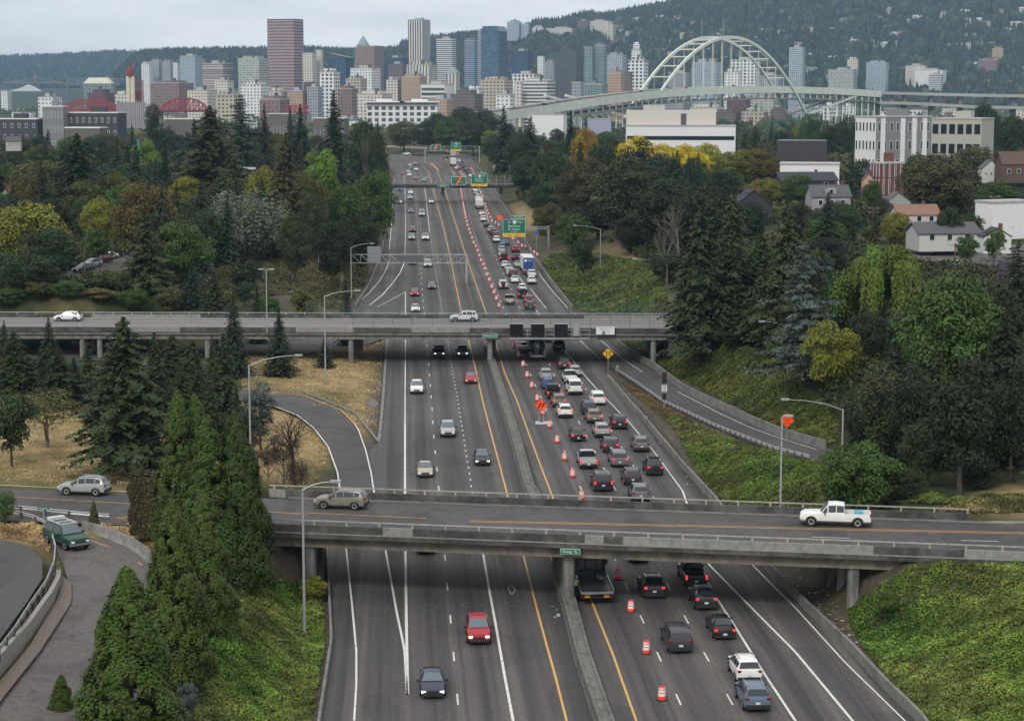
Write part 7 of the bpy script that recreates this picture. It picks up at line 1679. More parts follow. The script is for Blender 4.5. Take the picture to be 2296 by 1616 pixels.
# ================================================================= BUILDINGS, BRIDGES, HILLS
def facade(name,wall,glass,fh=3.6,bw=3.0,fz=.5,fx=.6,rnd=.35,fins=None,gl_rough=.25,band=False):
 if name in MATS:return MATS[name]
 m=bpy.data.materials.new(name);m.use_nodes=True;nt=m.node_tree;b=nt.nodes["Principled BSDF"];L=nt.links.new
 t=_n(nt,"ShaderNodeTexCoord");sp=_n(nt,"ShaderNodeSeparateXYZ");L(t.outputs["Object"],sp.inputs[0]);sn=_n(nt,"ShaderNodeSeparateXYZ");L(t.outputs["Normal"],sn.inputs[0])
 def M(op,a,c=None):
  n=_n(nt,"ShaderNodeMath");n.operation=op
  for i,v in enumerate((a,c)):
   if v is None:continue
   if isinstance(v,(int,float)):n.inputs[i].default_value=v
   else:L(v,n.inputs[i])
  return n.outputs[0]
 side=M('GREATER_THAN',M('ABSOLUTE',sn.outputs[0]),.6);up=M('GREATER_THAN',M('ABSOLUTE',sn.outputs[2]),.6)
 h=M('ADD',M('MULTIPLY',sp.outputs[1],side),M('MULTIPLY',sp.outputs[0],M('SUBTRACT',1.0,side)))
 zf=M('DIVIDE',sp.outputs[2],fh);hf=M('DIVIDE',M('ADD',h,1000.0*bw),bw)
 wz=M('LESS_THAN',M('FRACT',zf),fz);wx=M('LESS_THAN',M('FRACT',hf),fx)
 mask=M('MULTIPLY',M('MULTIPLY',wz,wx),M('SUBTRACT',1.0,up))
 cx=_n(nt,"ShaderNodeCombineXYZ");L(M('FLOOR',zf),cx.inputs[0]);L(M('FLOOR',hf),cx.inputs[1]);L(side,cx.inputs[2])
 wnz=_n(nt,"ShaderNodeTexWhiteNoise");L(cx.outputs[0],wnz.inputs["Vector"])
 mr=_n(nt,"ShaderNodeMapRange");mr.inputs[3].default_value=1-rnd;mr.inputs[4].default_value=1+rnd*1.6;L(wnz.outputs["Value"],mr.inputs[0])
 g=_n(nt,"ShaderNodeMixRGB");g.blend_type='MULTIPLY';g.inputs[0].default_value=1;g.inputs[1].default_value=(*glass,1);L(mr.outputs[0],g.inputs[2])
 no=_n(nt,"ShaderNodeTexNoise");no.inputs["Scale"].default_value=.08;no.inputs["Detail"].default_value=5;L(t.outputs["Object"],no.inputs["Vector"])
 mr2=_n(nt,"ShaderNodeMapRange");mr2.inputs[3].default_value=.8;mr2.inputs[4].default_value=1.2;L(no.outputs["Fac"],mr2.inputs[0])
 wl_=_n(nt,"ShaderNodeMixRGB");wl_.blend_type='MULTIPLY';wl_.inputs[0].default_value=1;wl_.inputs[1].default_value=(*wall,1);L(mr2.outputs[0],wl_.inputs[2])
 mx=_n(nt,"ShaderNodeMixRGB");L(mask,mx.inputs[0]);L(wl_.outputs[0],mx.inputs[1]);L(g.outputs[0],mx.inputs[2]);L(mx.outputs[0],b.inputs["Base Color"])
 rr_=_n(nt,"ShaderNodeMapRange");rr_.inputs[3].default_value=.8;rr_.inputs[4].default_value=gl_rough;L(mask,rr_.inputs[0]);L(rr_.outputs[0],b.inputs["Roughness"])
 MATS[name]=m;return m
ROOF=mat("flat_roof",(.40,.40,.39),.9,var=.15,vscale=.2);ROOFD=mat("dark_flat_roof",(.10,.10,.105),.9)
FA=dict(pink=((.37,.255,.245),(.10,.075,.09),5.2,2.6,.45,.9),bands=((.62,.61,.60),(.07,.075,.085),3.9,60,.48,1),blueband=((.30,.36,.42),(.06,.10,.15),3.8,60,.55,1),fins=((.66,.64,.61),(.05,.045,.05),400,5.4,1,.5),creamfin=((.60,.57,.50),(.10,.10,.11),400,5,1,.42),darkglass=((.02,.04,.065),(.03,.07,.12),3.6,3,.8,.85),blueglass=((.06,.10,.14),(.05,.10,.15),3.8,5,.8,.9),greenglass=((.24,.30,.29),(.06,.13,.15),3.2,4,.65,.7),brick=((.23,.14,.115),(.10,.10,.12),4.4,5,.5,.55),tan=((.48,.41,.32),(.10,.10,.12),4.2,5,.5,.55),cream=((.62,.57,.48),(.15,.15,.17),4.0,4.6,.5,.5),white=((.72,.72,.70),(.17,.20,.24),4.2,5,.5,.5),whitegrid=((.72,.72,.71),(.07,.09,.11),5,6,.62,.6),grey=((.33,.34,.36),(.10,.12,.15),3.6,3.4,.5,.55),dark=((.09,.09,.10),(.04,.05,.06),3.5,3.4,.55,.6),orange=((.44,.30,.19),(.14,.15,.18),3.5,3.6,.5,.5),teal=((.50,.40,.32),(.10,.28,.32),3.8,6,.5,.8),brownband=((.20,.15,.14),(.42,.40,.40),3.8,60,.4,1),koin=((.27,.175,.14),(.12,.10,.10),3.6,3.0,.45,.5),lightblue=((.42,.46,.48),(.10,.17,.23),3.4,3.4,.65,.65),maroon=((.14,.07,.07),(.06,.05,.06),3.6,3,.5,.5),plainw=((.70,.70,.68),(.5,.5,.5),30,30,.05,.05),brown=((.17,.13,.12),(.06,.06,.07),3.6,3.2,.5,.55))
def F_(k):a=FA[k];return facade("facade_"+k,*a)
def bldg(px0,px1,ytop,D,k,label,split=.74,yaw=20,z0=0.,parts=(),cat="building",pent=True,name="tower_building",group=None,h=None):
 a=PD(px0,ytop,D);c=PD(px1,ytop,D);Wt=c[0]-a[0];H=(a[2]-z0) if h is None else h
 th=math.radians(yaw);w=Wt*split/math.cos(th);d=max(Wt*(1-split)/math.sin(th),6) if split<1 else Wt*.6
 if split>=1:th=0;w=Wt
 xs=a[0]+Wt*min(split,1)
 g=empty(name,(xs,D,z0),-th,label=label,cat=cat,group=group)
 MB().box(-w,0,0,d,-3,H).build("wall",F_(k),g)
 MB().box(-w-.3,.3,-.3,d+.3,H+.003,H+1.1).box(-w+1,-1,1,d-1,H+1.103,H+1.12).build("roof",ROOFD if k in('dark','darkglass','brown','maroon','pink') else ROOF,g)
 if pent and w>14 and k!='pink':
  MB().box(-w*.7,-w*.25,d*.3,d*.7,H+1.123,H+5).build("penthouse",ROOF if k!='pink' else ROOFD,g)
 if pent and w>14 and k not in('pink','plainw','fins'):
  q=(int(px0*7+ytop*3)%5)/5
  if q>.3:MB().box(-w*(.95-q*.2),-w*(.1+q*.1),d*.12,d*.8,H+1.125,H+3+q*3).build("setback_storey",F_(k),g)
  MB().box(-w*(.2+q*.3),-w*(.1+q*.3),d*.1,d*.25,H+1.125,H+6.5+q*3).build("rooftop_unit",ROOFD,g)
 for p in parts:p(g,w,d,H)
 return g
bldg(596,675,44,3500,'pink',"tall flat topped pinkish tower, the highest of the skyline",.78)
bldg(914,963,45,4200,'fins',"white and dark striped tower, second highest of the skyline",.66,parts=(lambda g,w,d,H:MB().box(-w-1,1,-1,d+1,-3,H*.40).build("base_block",F_('darkglass'),g),))
def koin(g,w,d,H):
 MB().box(-w*1.7,-w-.01,2,d-2,-3,H-4).build("brick_wing",F_('koin'),g)
 b=MB();hw=w*.42;cx=-w*1.35;cy=d*.5
 b.add([(cx-hw,cy-hw,H-4),(cx+hw,cy-hw,H-4),(cx+hw,cy+hw,H-4),(cx-hw,cy+hw,H-4),(cx-hw*.9,cy-hw*.9,H+3),(cx+hw*.9,cy-hw*.9,H+3),(cx+hw*.9,cy+hw*.9,H+3),(cx-hw*.9,cy+hw*.9,H+3)],[(0,1,5,4),(1,2,6,5),(2,3,7,6),(3,0,4,7)]).build("crown_base",F_('koin'),g)
 MB().add([(cx-hw*.9,cy-hw*.9,H+3),(cx+hw*.9,cy-hw*.9,H+3),(cx+hw*.9,cy+hw*.9,H+3),(cx-hw*.9,cy+hw*.9,H+3),(cx,cy,H+24)],[(0,1,4),(1,2,4),(2,3,4),(3,0,4)]).build("pyramid_roof",mat("green_copper_roof",(.22,.30,.28),.6),g)
 MB().tube((cx,cy,H+24),(cx,cy,H+33),.5,.1).build("spire",GALV,g)
bldg(812,857,104,4300,'koin',"brick tower with a pale pyramid roof and spire",.6,parts=(koin,),pent=False)
bldg(978,1022,88,4000,'bands',"tower with white and dark horizontal bands",.8)
bldg(1041,1071,92,3800,'blueband',"slim blue banded tower",.75)
def foxt(g,w,d,H):
 MB().add([(-w,-1,H),(0,-1,H),(-w*.12,-1,H+9),(-w*.85,-1,H+9),(-w,d,H),(0,d,H),(-w*.12,d,H+9),(-w*.85,d,H+9)],[(0,1,2,3),(7,6,5,4),(0,3,7,4),(1,5,6,2),(3,2,6,7)]).build("sloping_crown",F_('blueglass'),g)
bldg(1078,1137,70,3700,'blueglass',"blue glass tower with a sloping crown",.68,parts=(foxt,),pent=False)
bldg(1071,1098,70,3760,'grey',"beige topped tower behind the blue glass tower",.8,parts=(lambda g,w,d,H:MB().tube((-w*.6,3,H),(-w*.6,3,H+26),.5,.2).build("antenna",GALV,g),))
TW="""677 708 120 3450 cream 1|cream block right of the pinkish tower
707 723 113 3480 cream 1|narrow tall cream block beside the cream block
735 789 131 3300 darkglass 0|dark glass building with a slanted black roof
1149 1195 116 3500 darkglass 0|dark blue glass block right of the blue glass tower
1205 1222 127 3700 white 0|thin white tower before the wooded hill
1222 1246 140 3800 grey 0|small grey tower left of the dark slab
1245 1309 118 3300 dark 0|wide dark slab tower
1310 1333 107 3000 greenglass 0|left half of the pale green glass twin towers
1334 1362 103 3010 greenglass 0|right half of the pale green glass twin towers
1361 1407 125 3100 lightblue 0|light blue tower right of the green twin towers
1416 1440 112 3600 white 0|stepped white round topped tower
1409 1456 137 2900 whitegrid 0|white modern block left of the white arch
1155 1172 185 2300 cream 0|blank beige end wall of the curved building
1170 1246 184 2310 bands 0|curved white and dark banded office building
1147 1215 167 2900 whitegrid 0|wide pale building with tall windows
1077 1150 181 2600 tan 0|wide tan grid building
1010 1082 213 2300 brown 0|dark brown warehouse with small windows
1000 1030 166 2900 creamfin 0|cream building with green copper roof
911 979 147 3100 creamfin 0|wide building with white vertical fins
899 955 173 2800 orange 0|orange pink arched window building
865 900 181 2810 cream 0|cream building with arched windows
870 913 145 3300 brown 0|brown block below the striped tower
864 914 131 3600 darkglass 0|black glass slab left of the striped tower
784 850 154 3200 white 0|broad white building under the brick tower
774 820 178 2900 tan 0|tan gridded building below the brick tower
715 760 163 2700 whitegrid 0|white building with a lozenge window pattern
799 876 213 2400 cream 0|long cream hotel below the brick tower
723 736 150 3500 bands 0|grey banded building beside the slanted roof
959 1016 224 2100 orange 0|low pinkish building in front of the white one
1045 1083 201 2500 white 0|small white block above the dark warehouse
1112 1155 214 2200 white 0|white townhouse block left of the curved building
1364 1402 165 2600 orange 0|orange brick building right of the green twin towers
1396 1420 163 2900 brown 0|brown grey building beside the orange brick one
1282 1309 186 2300 grey 0|grey building with arches left of the bridge
1309 1364 190 2700 greenglass 0|pale low glass block under the twin towers
1771 1810 108 3300 lightblue 0|tall slim tower right of the white arch
1553 1624 141 3100 lightblue 0|wide apartment tower seen through the arch
1640 1712 135 3200 whitegrid 0|dark building with a white frame seen through the arch
1625 1666 163 2900 white 0|low white building in the middle of the arch
1500 1553 165 3200 grey 0|grey building seen through the arch's left part
1700 1760 170 3100 grey 0|grey block behind the arch's right leg
1860 1932 157 4300 teal 0|building with tan and blue fins
1945 2000 141 4330 lightblue 0|white and blue building on the slope foot
2055 2134 158 4420 plainw 0|big pale grey hall on the slope foot
2085 2120 167 4380 bands 0|glass fronted block before the pale hall
2197 2248 135 4600 brick 0|red brick block on the slope at the right
2227 2256 110 4760 orange 0|round balconied tower above the red brick block
2033 2086 148 4460 cream 0|cream building on the slope
1901 1929 134 4520 cream 0|cream chapel like building on the slope
1549 1630 243 2450 cream 0|cream flats under the bridge deck
1631 1688 225 2500 maroon 0|dark brick flats under the bridge deck
1599 1666 255 2350 brown 0|brown loft building below the bridge
1665 1728 253 2350 tan 0|tan loft building below the bridge
1729 1770 248 2360 brown 0|dark brown building right of the tan loft
1481 1550 232 2500 grey 0|grey apartment block under the bridge deck
1400 1482 236 2450 dark 0|dark apartment block under the bridge deck
1689 1750 227 2600 teal 0|pale glass flats under the bridge deck
1847 1890 238 2650 whitegrid 0|checkered building between the bridge legs
1780 1846 244 2500 grey 0|low grey building behind the right bridge leg
315 341 144 4300 white 0|white tower at the left of the riverside group
335 363 138 4350 grey 0|grey tower of the riverside group
362 388 140 4320 grey 0|second grey tower of the riverside group
387 401 142 4250 white 0|narrow white tower of the riverside group
401 449 126 4200 lightblue 0|tallest light blue tower of the riverside group
443 460 135 4300 orange 0|pinkish tower behind the light blue one
451 517 143 3300 brownband 0|brown building with pale window bands
531 598 132 3300 teal 0|office block with tan and teal bands
333 424 187 3000 brick 0|long brick hall left of the banded building
480 520 182 2900 cream 0|cream corner building below the banded block
417 481 204 2700 cream 0|long cream building beside the brick hall
537 601 191 2700 white 0|white building left of the pinkish tower's foot
580 644 224 2200 brick 0|brick warehouse before the pinkish tower
687 721 197 2500 grey 0|blue grey office right of the pinkish tower's foot
680 704 186 2700 maroon 0|maroon building behind the blue grey office
82 131 219 2400 white 0|white low building at the left
0 22 204 3600 white 0|white shed at the left edge
193 251 211 2350 maroon 0|dark red brick base of the glass building
643 690 205 2500 orange 0|orange brick block at the pinkish tower's foot
756 800 200 2600 brick 0|brick block left of the cream hotel
255 300 214 2300 cream 0|cream shed left of the white silo
480 540 214 2250 tan 0|tan warehouse in front of the cream corner building
600 640 208 2500 cream 0|cream block in front of the pinkish tower"""
for ln in TW.split("\n"):
 a,lb=ln.split("|");a=a.split()
 extra=()
 if "green copper" in lb:extra=(lambda g,w,d,H:MB().prism([(-w,0),(0,0),(0,d),(-w,d)],H+1.2,H+1.5).add([(-w,0,H+1.5),(0,0,H+1.5),(0,d,H+1.5),(-w,d,H+1.5),(-w*.7,d*.3,H+9),(-w*.3,d*.3,H+9),(-w*.3,d*.7,H+9),(-w*.7,d*.7,H+9)],[(0,1,5,4),(1,2,6,5),(2,3,7,6),(3,0,4,7),(4,5,6,7)]).build("copper_roof",mat("green_copper_roof",(.22,.30,.28),.6),g),)
 if "slanted" in lb:extra=(lambda g,w,d,H:MB().add([(-w*1.15,-2,H+9),(w*.12,-2,H+1.2),(w*.12,d,H+1.2),(-w*1.15,d,H+9),(-w*1.15,-2,H+7.5),(w*.12,-2,H-.5),(w*.12,d,H-.5),(-w*1.15,d,H+7.5)],[(0,1,2,3),(7,6,5,4),(0,4,5,1),(1,5,6,2),(2,6,7,3),(3,7,4,0)]).build("slanted_roof",mat("black_roof",(.015,.02,.025),.4),g),)
 if "stepped" in lb:extra=(lambda g,w,d,H:MB().lathe([(w*.42,0),(w*.42,9),(w*.3,9.1),(w*.3,11),(w*.1,12.5)],(-w/2,d/2,H+1.2),12).build("round_top",F_('white'),g),)
 Dq=float(a[3]);zq=gz(PD(int(a[0]),200,Dq)[0],Dq)-4 if Dq>4250 and int(a[0])>1800 else 0
 bldg(int(a[0]),int(a[1]),int(a[2]),Dq,a[4],lb,z0=zq,parts=extra,pent=not extra and a[5]=='0',name="city_building",group="buildings of the city centre")
def arches(g,w,d,H):
 me=MB().lathe([(1.3,0),(1.3,.3)],n=12).mesh("arched_window",GLASS)
 for r in range(3):
  for i in range(11):
   o=link("arched_window",me,g,loc=(-w*(i+.6)/11.6,-.31,H-5-r*6));o.rotation_euler=(math.pi/2,0,0);o.scale=(1,1.5,1)
bldg(942,1016,191,2500,'plainw',"white building with rows of small arched windows",parts=(arches,),name="city_building")
for a,c,lb in((822,902,"left of two low riverside glass buildings with white roofs"),(902,981,"right of two low riverside glass buildings with white roofs")):
 bldg(a,c,233,1750,'whitegrid',lb,1,name="city_building",pent=False,parts=(lambda g,w,d,H:MB().box(-w-2,2,-4,d,H+1.13,H+2.0).build("overhanging_roof",mat("white_roof",(.75,.75,.73),.6),g),lambda g,w,d,H:MB().box(-w*.75,-w*.3,4,d*.8,H+2.003,H+4).build("penthouse",F_('plainw'),g)))
bldg(187,249,189,2500,'greenglass',"glass box building with a pale truncated pyramid roof",1,name="city_building",pent=False,parts=(lambda g,w,d,H:MB().add([(-w,0,H+1.2),(0,0,H+1.2),(0,d,H+1.2),(-w,d,H+1.2),(-w*.82,d*.2,H+8),(-w*.18,d*.2,H+8),(-w*.18,d*.8,H+8),(-w*.82,d*.8,H+8)],[(0,1,5,4),(1,2,6,5),(2,3,7,6),(3,0,4,7),(4,5,6,7)]).build("pyramid_roof",mat("cream_roof",(.55,.56,.46),.7),g),))
def silo(px,w,ytop,D,mcol,label,dome=None,z0=0,name="silo"):
 x,_,zt=PD(px,ytop,D);r=w/2/sc_at(D);g=empty(name,(x,D,z0),label=label,cat="silo")
 for i in(-.5,.5):MB().lathe([(r*.52,0),(r*.52,zt)],(i*r,0,0),12).build("silo_tube",mcol,g)
 if dome:MB().lathe([(r*.9,zt+.05),(r*.9,zt+3),(r*.75,zt+6),(r*.3,zt+8.5),(.3,zt+12)],(0,0,0),12).build("dome",dome,g)
 return g
RUST=mat("rust_red_steel",(.20,.035,.03),.8,var=.2,vscale=.3);CRM=mat("cream_silo_paint",(.62,.58,.45),.7,var=.1,vscale=.1)
silo(292,19,171,2000,CRM,"cream silo with a red dome",RUST)
x,_,zt=PD(309,180,2040);g=empty("grain_tower",(x,2040,0),label="rusty red steel tower beside the cream silo",cat="tower")
b=MB();hw=4.2
for i in range(9):
 z0,z1=zt*i/9,zt*(i+1)/9
 for sx,sy in((-1,-1),(1,-1),(1,1),(-1,1)):b.bar((sx*hw,sy*hw,z0),(sx*hw,sy*hw,z1),.8,.8)
 b.bar((-hw,-hw,z0),(hw,-hw,z1),.5,.5);b.bar((hw,-hw,z0),(-hw,-hw,z1),.5,.5);b.bar((-hw,-hw,z1),(hw,-hw,z1),.7,.7)
b.build("frame",RUST,g);MB().box(-3,3,-3,3,zt*.3,zt*.5).box(-2.6,2.8,-3,3,zt*.62,zt*.8).build("hopper",RUST,g)
GRS=mat("grey_silo_concrete",(.30,.28,.30),.85,var=.15,vscale=.2)
for i in range(7):silo(266+i*9.4,9.6,230 if i else 228,1900,GRS,f"grey grain silo, {ordn(i)} from the left of the low row",name="silo")
crefs=[];rc=random.Random(21);ks=['cream','white','tan','brick','grey','brown','whitegrid','grey','cream','white','white','tan','dark','orange']
kn=dict(cream="cream",white="white",tan="tan",brick="red brick",grey="grey",orange="orange brick",brown="brown",whitegrid="white gridded",dark="dark",maroon="maroon")
for i in range(220):
 px=rc.uniform(20,1500) if i<170 else rc.uniform(1400,2330);D=rc.uniform(1800,3900) if i<170 else rc.uniform(2450,3950)
 if i<170 and px>1120:D=rc.uniform(2500,3900)
 w=rc.uniform(11,34);h=rc.choice((5,7,9,12,15))*rc.uniform(.8,1.2);k=rc.choice(ks)
 if px<330:h*=.7
 a=px-w*sc_at(D)/2;c=px+w*sc_at(D)/2;ht='low' if h<12 else('mid-height' if h<20 else 'taller')
 ref=min(((596,"the pinkish tower"),(292,"the cream silo"),(160,"the red truss bridge"),(935,"the striped tower"),(1115,"the blue glass tower"),(1335,"the green glass twin towers"),(1600,"the white arch"),(1830,"the arch's right leg"),(1970,"the blue and white building"),(2220,"the red brick block"),(60,"the photo's left edge")),key=lambda q:abs(q[0]-px))
 sd="left of" if px<ref[0] else "right of"
 if ref[1].startswith("the photo"):sd="near"
 crefs=crefs or[(*proj(o.location.x,o.location.y,max(q[2] for q in o.children[0].bound_box)),o["label"]) for o in COL.objects if o.get("category")=="building" and o.children]
 lb=rel_label(f"{ht} {kn[k]} city block",px,225,crefs,f"{ht} {kn[k]} city block {'in front' if D < 2600 else 'farther back'}, {sd} {ref[1]}")
 bldg(a,c,0,D,k,lb,.7,rc.choice((18,20,22)),h=h,name="city_building",group=f"low city blocks by {ref[1]}",pent=rc.random()<.4)
for a in((1137,1170,50,'lightblue',"pale blue hospital block on the wooded ridge"),(1168,1188,55,'lightblue',"second pale hospital block on the ridge"),(1194,1220,62,'white',"white hospital wing on the ridge"),(1224,1296,64,'cream',"long cream hospital wing on the ridge"),(1295,1323,47,'brown',"brownish hospital block on the ridge"),(1316,1376,48,'cream',"pinkish cream hospital block on the ridge"),(1340,1383,56,'cream',"right end of the hospital on the ridge")):
 x=PD(a[0],a[2],5650)[0];bldg(a[0],a[1],a[2],5650,a[3],a[4],.8,z0=PD(a[0],a[2],5650)[2]-48,name="hospital_building",group="hospital on the ridge")
WFR=mat("window_frame_white",(.7,.7,.7),.5)
def wins(g,w,H,floors,cols,y=-.02,x0=0.,fr=.62,zf=.55,face='front',d=0,glass=GLASS,skip=None,z_base=.8,frame=None):
 fh=H/floors;cw=w/cols
 fm=MB().box(-cw*fr/2,cw*fr/2,-.08,0,0,fh*zf).mesh("window",frame or WFR);pm=MB().box(-cw*fr/2+.15,cw*fr/2-.15,-.12,-.083,.15,fh*zf-.15).mesh("pane",glass)
 for r in range(floors):
  for c in range(cols):
   if skip and skip(r,c):continue
   cx_,zz=(c+.5)*cw,r*fh+fh*.25
   if face=='front':o=link("window",fm,g,loc=(-w+cx_,y,zz))
   else:o=link("window",fm,g,loc=(x0,cx_,zz),rz=math.pi/2 if face=='right' else-math.pi/2)
   link("pane",pm,o)
def block(px0,px1,ytop,D,wallm,label,floors,cols,split=.8,yaw=20,roofm=None,z0=None,side_cols=3,frame=None,name="apartment_building",fr=.5,zf=.5,sidemat=None,leftface=False):
 a,c=PD(px0,ytop,D),PD(px1,ytop,D);z0=gz(a[0],D)-.5 if z0 is None else z0;H=a[2]-z0;Wt=c[0]-a[0];th=math.radians(yaw)
 if leftface:
  w=Wt*split/math.cos(th);d=Wt*(1-split)/math.sin(th);g=empty(name,(c[0],D+w*math.sin(th),z0),th,label=label,cat="building")
 else:
  w=Wt*split/math.cos(th);d=Wt*(1-split)/math.sin(th);g=empty(name,(a[0]+Wt*split,D,z0),-th,label=label,cat="building")
 MB().box(-w,0,0,d,-3,H).build("wall",wallm,g)
 if sidemat:MB().box(-w-.05 if leftface else.003,-w-.003 if leftface else.05,.02,d-.02,-3,H-.1).build("side_wall",sidemat,g)
 MB().box(-w-.2,.2,-.2,d+.2,H+.003,H+.5).build("parapet",roofm or ROOF,g);MB().box(-w+.5,-.5,.5,d-.5,H+.503,H+.52).build("roof",ROOF,g)
 wins(g,w,H,floors,cols,fr=fr,zf=zf,frame=frame)
 if side_cols:
  if leftface:wins(g,d,H,floors,side_cols,face='left',x0=-w-.07,fr=fr,zf=zf,frame=frame)
  else:wins(g,d,H,floors,side_cols,face='right',x0=.07,fr=fr,zf=zf,frame=frame)
 if name=='apartment_building':MB().box(-w*.6,-w*.3,d*.3,d*.6,H+.523,H+3).build("stair_head",wallm,g)
 return g,w,d,H
WHW=mat("white_render",(.70,.70,.70),.8,var=.06,vscale=.3);GRW=mat("grey_cladding",(.20,.20,.205),.8,var=.08,vscale=.5);DKW=mat("charcoal_cladding",(.045,.047,.055),.7,var=.1,vscale=.5);BRW=mat("red_brick",(.15,.06,.05),.9,var=.25,vscale=1.2);TNW=mat("stone_render",(.40,.39,.34),.8,var=.1,vscale=.5)
g,w,d,H=block(1931,2101,264,705,GRW,"grey and white five storey apartment building at the right",5,9,.80,25,leftface=True,sidemat=WHW,side_cols=6,z0=1)
for f in(.31,.52,.88,.12):MB().box(-w*f-.9,-w*f+.9,-.35,-.005,1,H-.3).build("white_bay",WHW,g)
block(2101,2249,268,760,TNW,"grey stone apartment building with balconies behind the first",4,6,.68,30,z0=2,frame=mat("dark_frame",(.03,.03,.03),.5),side_cols=0,fr=.7)
block(1957,2032,368,560,BRW,"red brick flats with white window strips",4,4,.75,25,z0=3,leftface=True,side_cols=4,fr=.3,zf=.9)
g,w,d,H=block(1405,1657,284,950,WHW,"long white office building behind the yellow trees",3,1,.97,6,z0=0,side_cols=0,fr=.98,zf=.22,frame=mat("dark_ribbon_window",(.05,.055,.06),.3),name="office_building")
MB().box(-w,-w*.18,3,d-3,H+.6,H+7.5).build("upper_storey",mat("beige_metal",(.60,.56,.50),.8),g);MB().box(-w*.5,-w*.45,2.8,2.99,H+.6,H+6).build("service_door",ROOFD,g)
MB().box(-w*.85,-w*.65,8,14,H+7.503,H+10).build("roof_plant",ROOF,g)
block(1186,1272,258,1250,WHW,"plain white hall behind the trees left of the bridge approach",1,1,.9,12,z0=0,side_cols=0,fr=.01,name="warehouse",zf=.01);block(1318,1372,268,1150,mat("lilac_render",(.33,.33,.45),.8),"lilac grey hall beside the golden tree",1,1,.95,12,z0=0,side_cols=0,fr=.01,name="warehouse",zf=.01)
block(1745,1860,318,800,mat("dark_corrugated",(.05,.045,.05),.8),"long dark roofed shed behind the orange trees",1,6,.93,12,z0=2,side_cols=0,name="warehouse",zf=.15,roofm=ROOFD)
block(1752,1896,370,640,WHW,"big low building with a white flat roof",1,6,.9,10,z0=4,side_cols=0,name="warehouse",zf=.3)
block(2200,2330,456,480,WHW,"plain white building at the right edge",1,1,.8,25,z0=8,side_cols=0,leftface=True,fr=.01,zf=.01,name="warehouse")
for a in((-20,92,268,"dark apartment building at the left edge, nearest"),(92,146,240,"taller grey part of the dark apartment row"),(146,274,254,"long charcoal apartment building with white roof edge at the left")):
 block(a[0],a[1],a[2],1050,DKW if a[0]!=92 else GRW,a[3],4,8 if a[0]>100 else 6,.92,12,z0=4,side_cols=0,roofm=mat("white_roof",(.75,.75,.73),.6),fr=.35,zf=.4)
LOWW=mat("drab_render",(.13,.115,.10),.9,var=.2,vscale=.4)
for a in((142,232,288,900,"low building with a pale roof behind the left wood"),(365,468,268,1150,"long low building with white roof edge behind the left trees"),(540,570,380,560,"small white roofed shed among the left trees"),(600,660,256,1500,"low warehouse before the brick warehouse"),(700,780,266,1400,"low grey shed before the hotel")):
 block(a[0],a[1],a[2],a[3],LOWW,a[4],1,7,.9,12,z0=5,side_cols=0,name="low_building",fr=.3,zf=.3,roofm=mat("white_roof",(.75,.75,.73),.6))
def house(px0,px1,ytop,ybase,D,wallc,roofc,label,ridge='x',yaw=0.1,wn_=3,dormer=False,name="house",group=None,simple=False,z0=None):
 a,c=PD(px0,ytop,D),PD(px1,ybase,D);w=c[0]-a[0];H=a[2]-c[2] if ybase else a[2]-z0;z=c[2] if ybase else z0
 d=w*.75;g=empty(name,((a[0]+c[0])/2,D+d/2,z),yaw,label=label,cat="house",group=group)
 hw=H*.55;wm=mat("house_wall_%s"%"_".join(str(int(q*100)) for q in wallc),wallc,.85,var=.06,vscale=.6);rm=mat("roof_shingle_%s"%"_".join(str(int(q*100)) for q in roofc),roofc,.9,var=.15,vscale=1.5)
 x,y=w/2*.94,d/2*.94
 b=MB().box(-x,x,-y,y,-1.5,hw)
 if ridge=='x':b.add([(-x,-y,hw),(-x,y,hw),(-x,0,H-.2)],[(0,1,2)]).add([(x,-y,hw),(x,y,hw),(x,0,H-.2)],[(0,2,1)])
 else:b.add([(-x,-y,hw),(x,-y,hw),(0,-y,H-.2)],[(0,1,2)]).add([(-x,y,hw),(x,y,hw),(0,y,H-.2)],[(0,2,1)])
 b.build("wall",wm,g)
 X,Y,t=w/2,d/2,.22
 rb=MB()
 if ridge=='x':pr=[(-Y,hw-.2),(0,H),(Y,hw-.2),(Y,hw-.2+t),(0,H+t),(-Y,hw-.2+t)];rb.add([(sx*X,p,q) for sx in(-1,1) for p,q in pr],[(0,1,7,6),(1,2,8,7),(2,3,9,8),(3,4,10,9),(4,5,11,10),(5,0,6,11),(5,4,1,0),(4,3,2,1),(6,7,10,11),(7,8,9,10)])
 else:pr=[(-X,hw-.2),(0,H),(X,hw-.2),(X,hw-.2+t),(0,H+t),(-X,hw-.2+t)];rb.add([(p,sy*Y,q) for sy in(-1,1) for p,q in pr],[(0,6,7,1),(1,7,8,2),(2,8,9,3),(3,9,10,4),(4,10,11,5),(5,11,6,0),(0,1,4,5),(1,2,3,4),(11,10,7,6),(10,9,8,7)])
 ro=rb.build("roof",rm,g)
 if simple:return g
 MB().box(w*.18,w*.18+.7,.3,1.0,hw,H+.9).build("chimney",BRW,g)
 s=min(1.2,w/9);wm2=MB().box(-s/2,s/2,-.1,0,0,s*1.15).mesh("window",WFR);pm2=MB().box(-s/2+.1,s/2-.1,-.13,-.103,.1,s*1.15-.1).mesh("pane",GLASS)
 for i in range(wn_):o=link("window",wm2,g,loc=(-x+(i+.7)*2*x/(wn_+.4),-y-.003,hw*.35));link("pane",pm2,o)
 if dormer:
  MB().box(-1.5,1.5,-Y*.75,0,hw,H-.6).build("dormer",wm,g);o=link("window",wm2,g,loc=(0,-Y*.75-.003,hw+.6));link("pane",pm2,o)
 return g
DG,GR,BR,TN=(.035,.037,.045),(.09,.09,.095),(.10,.065,.05),(.22,.13,.09)
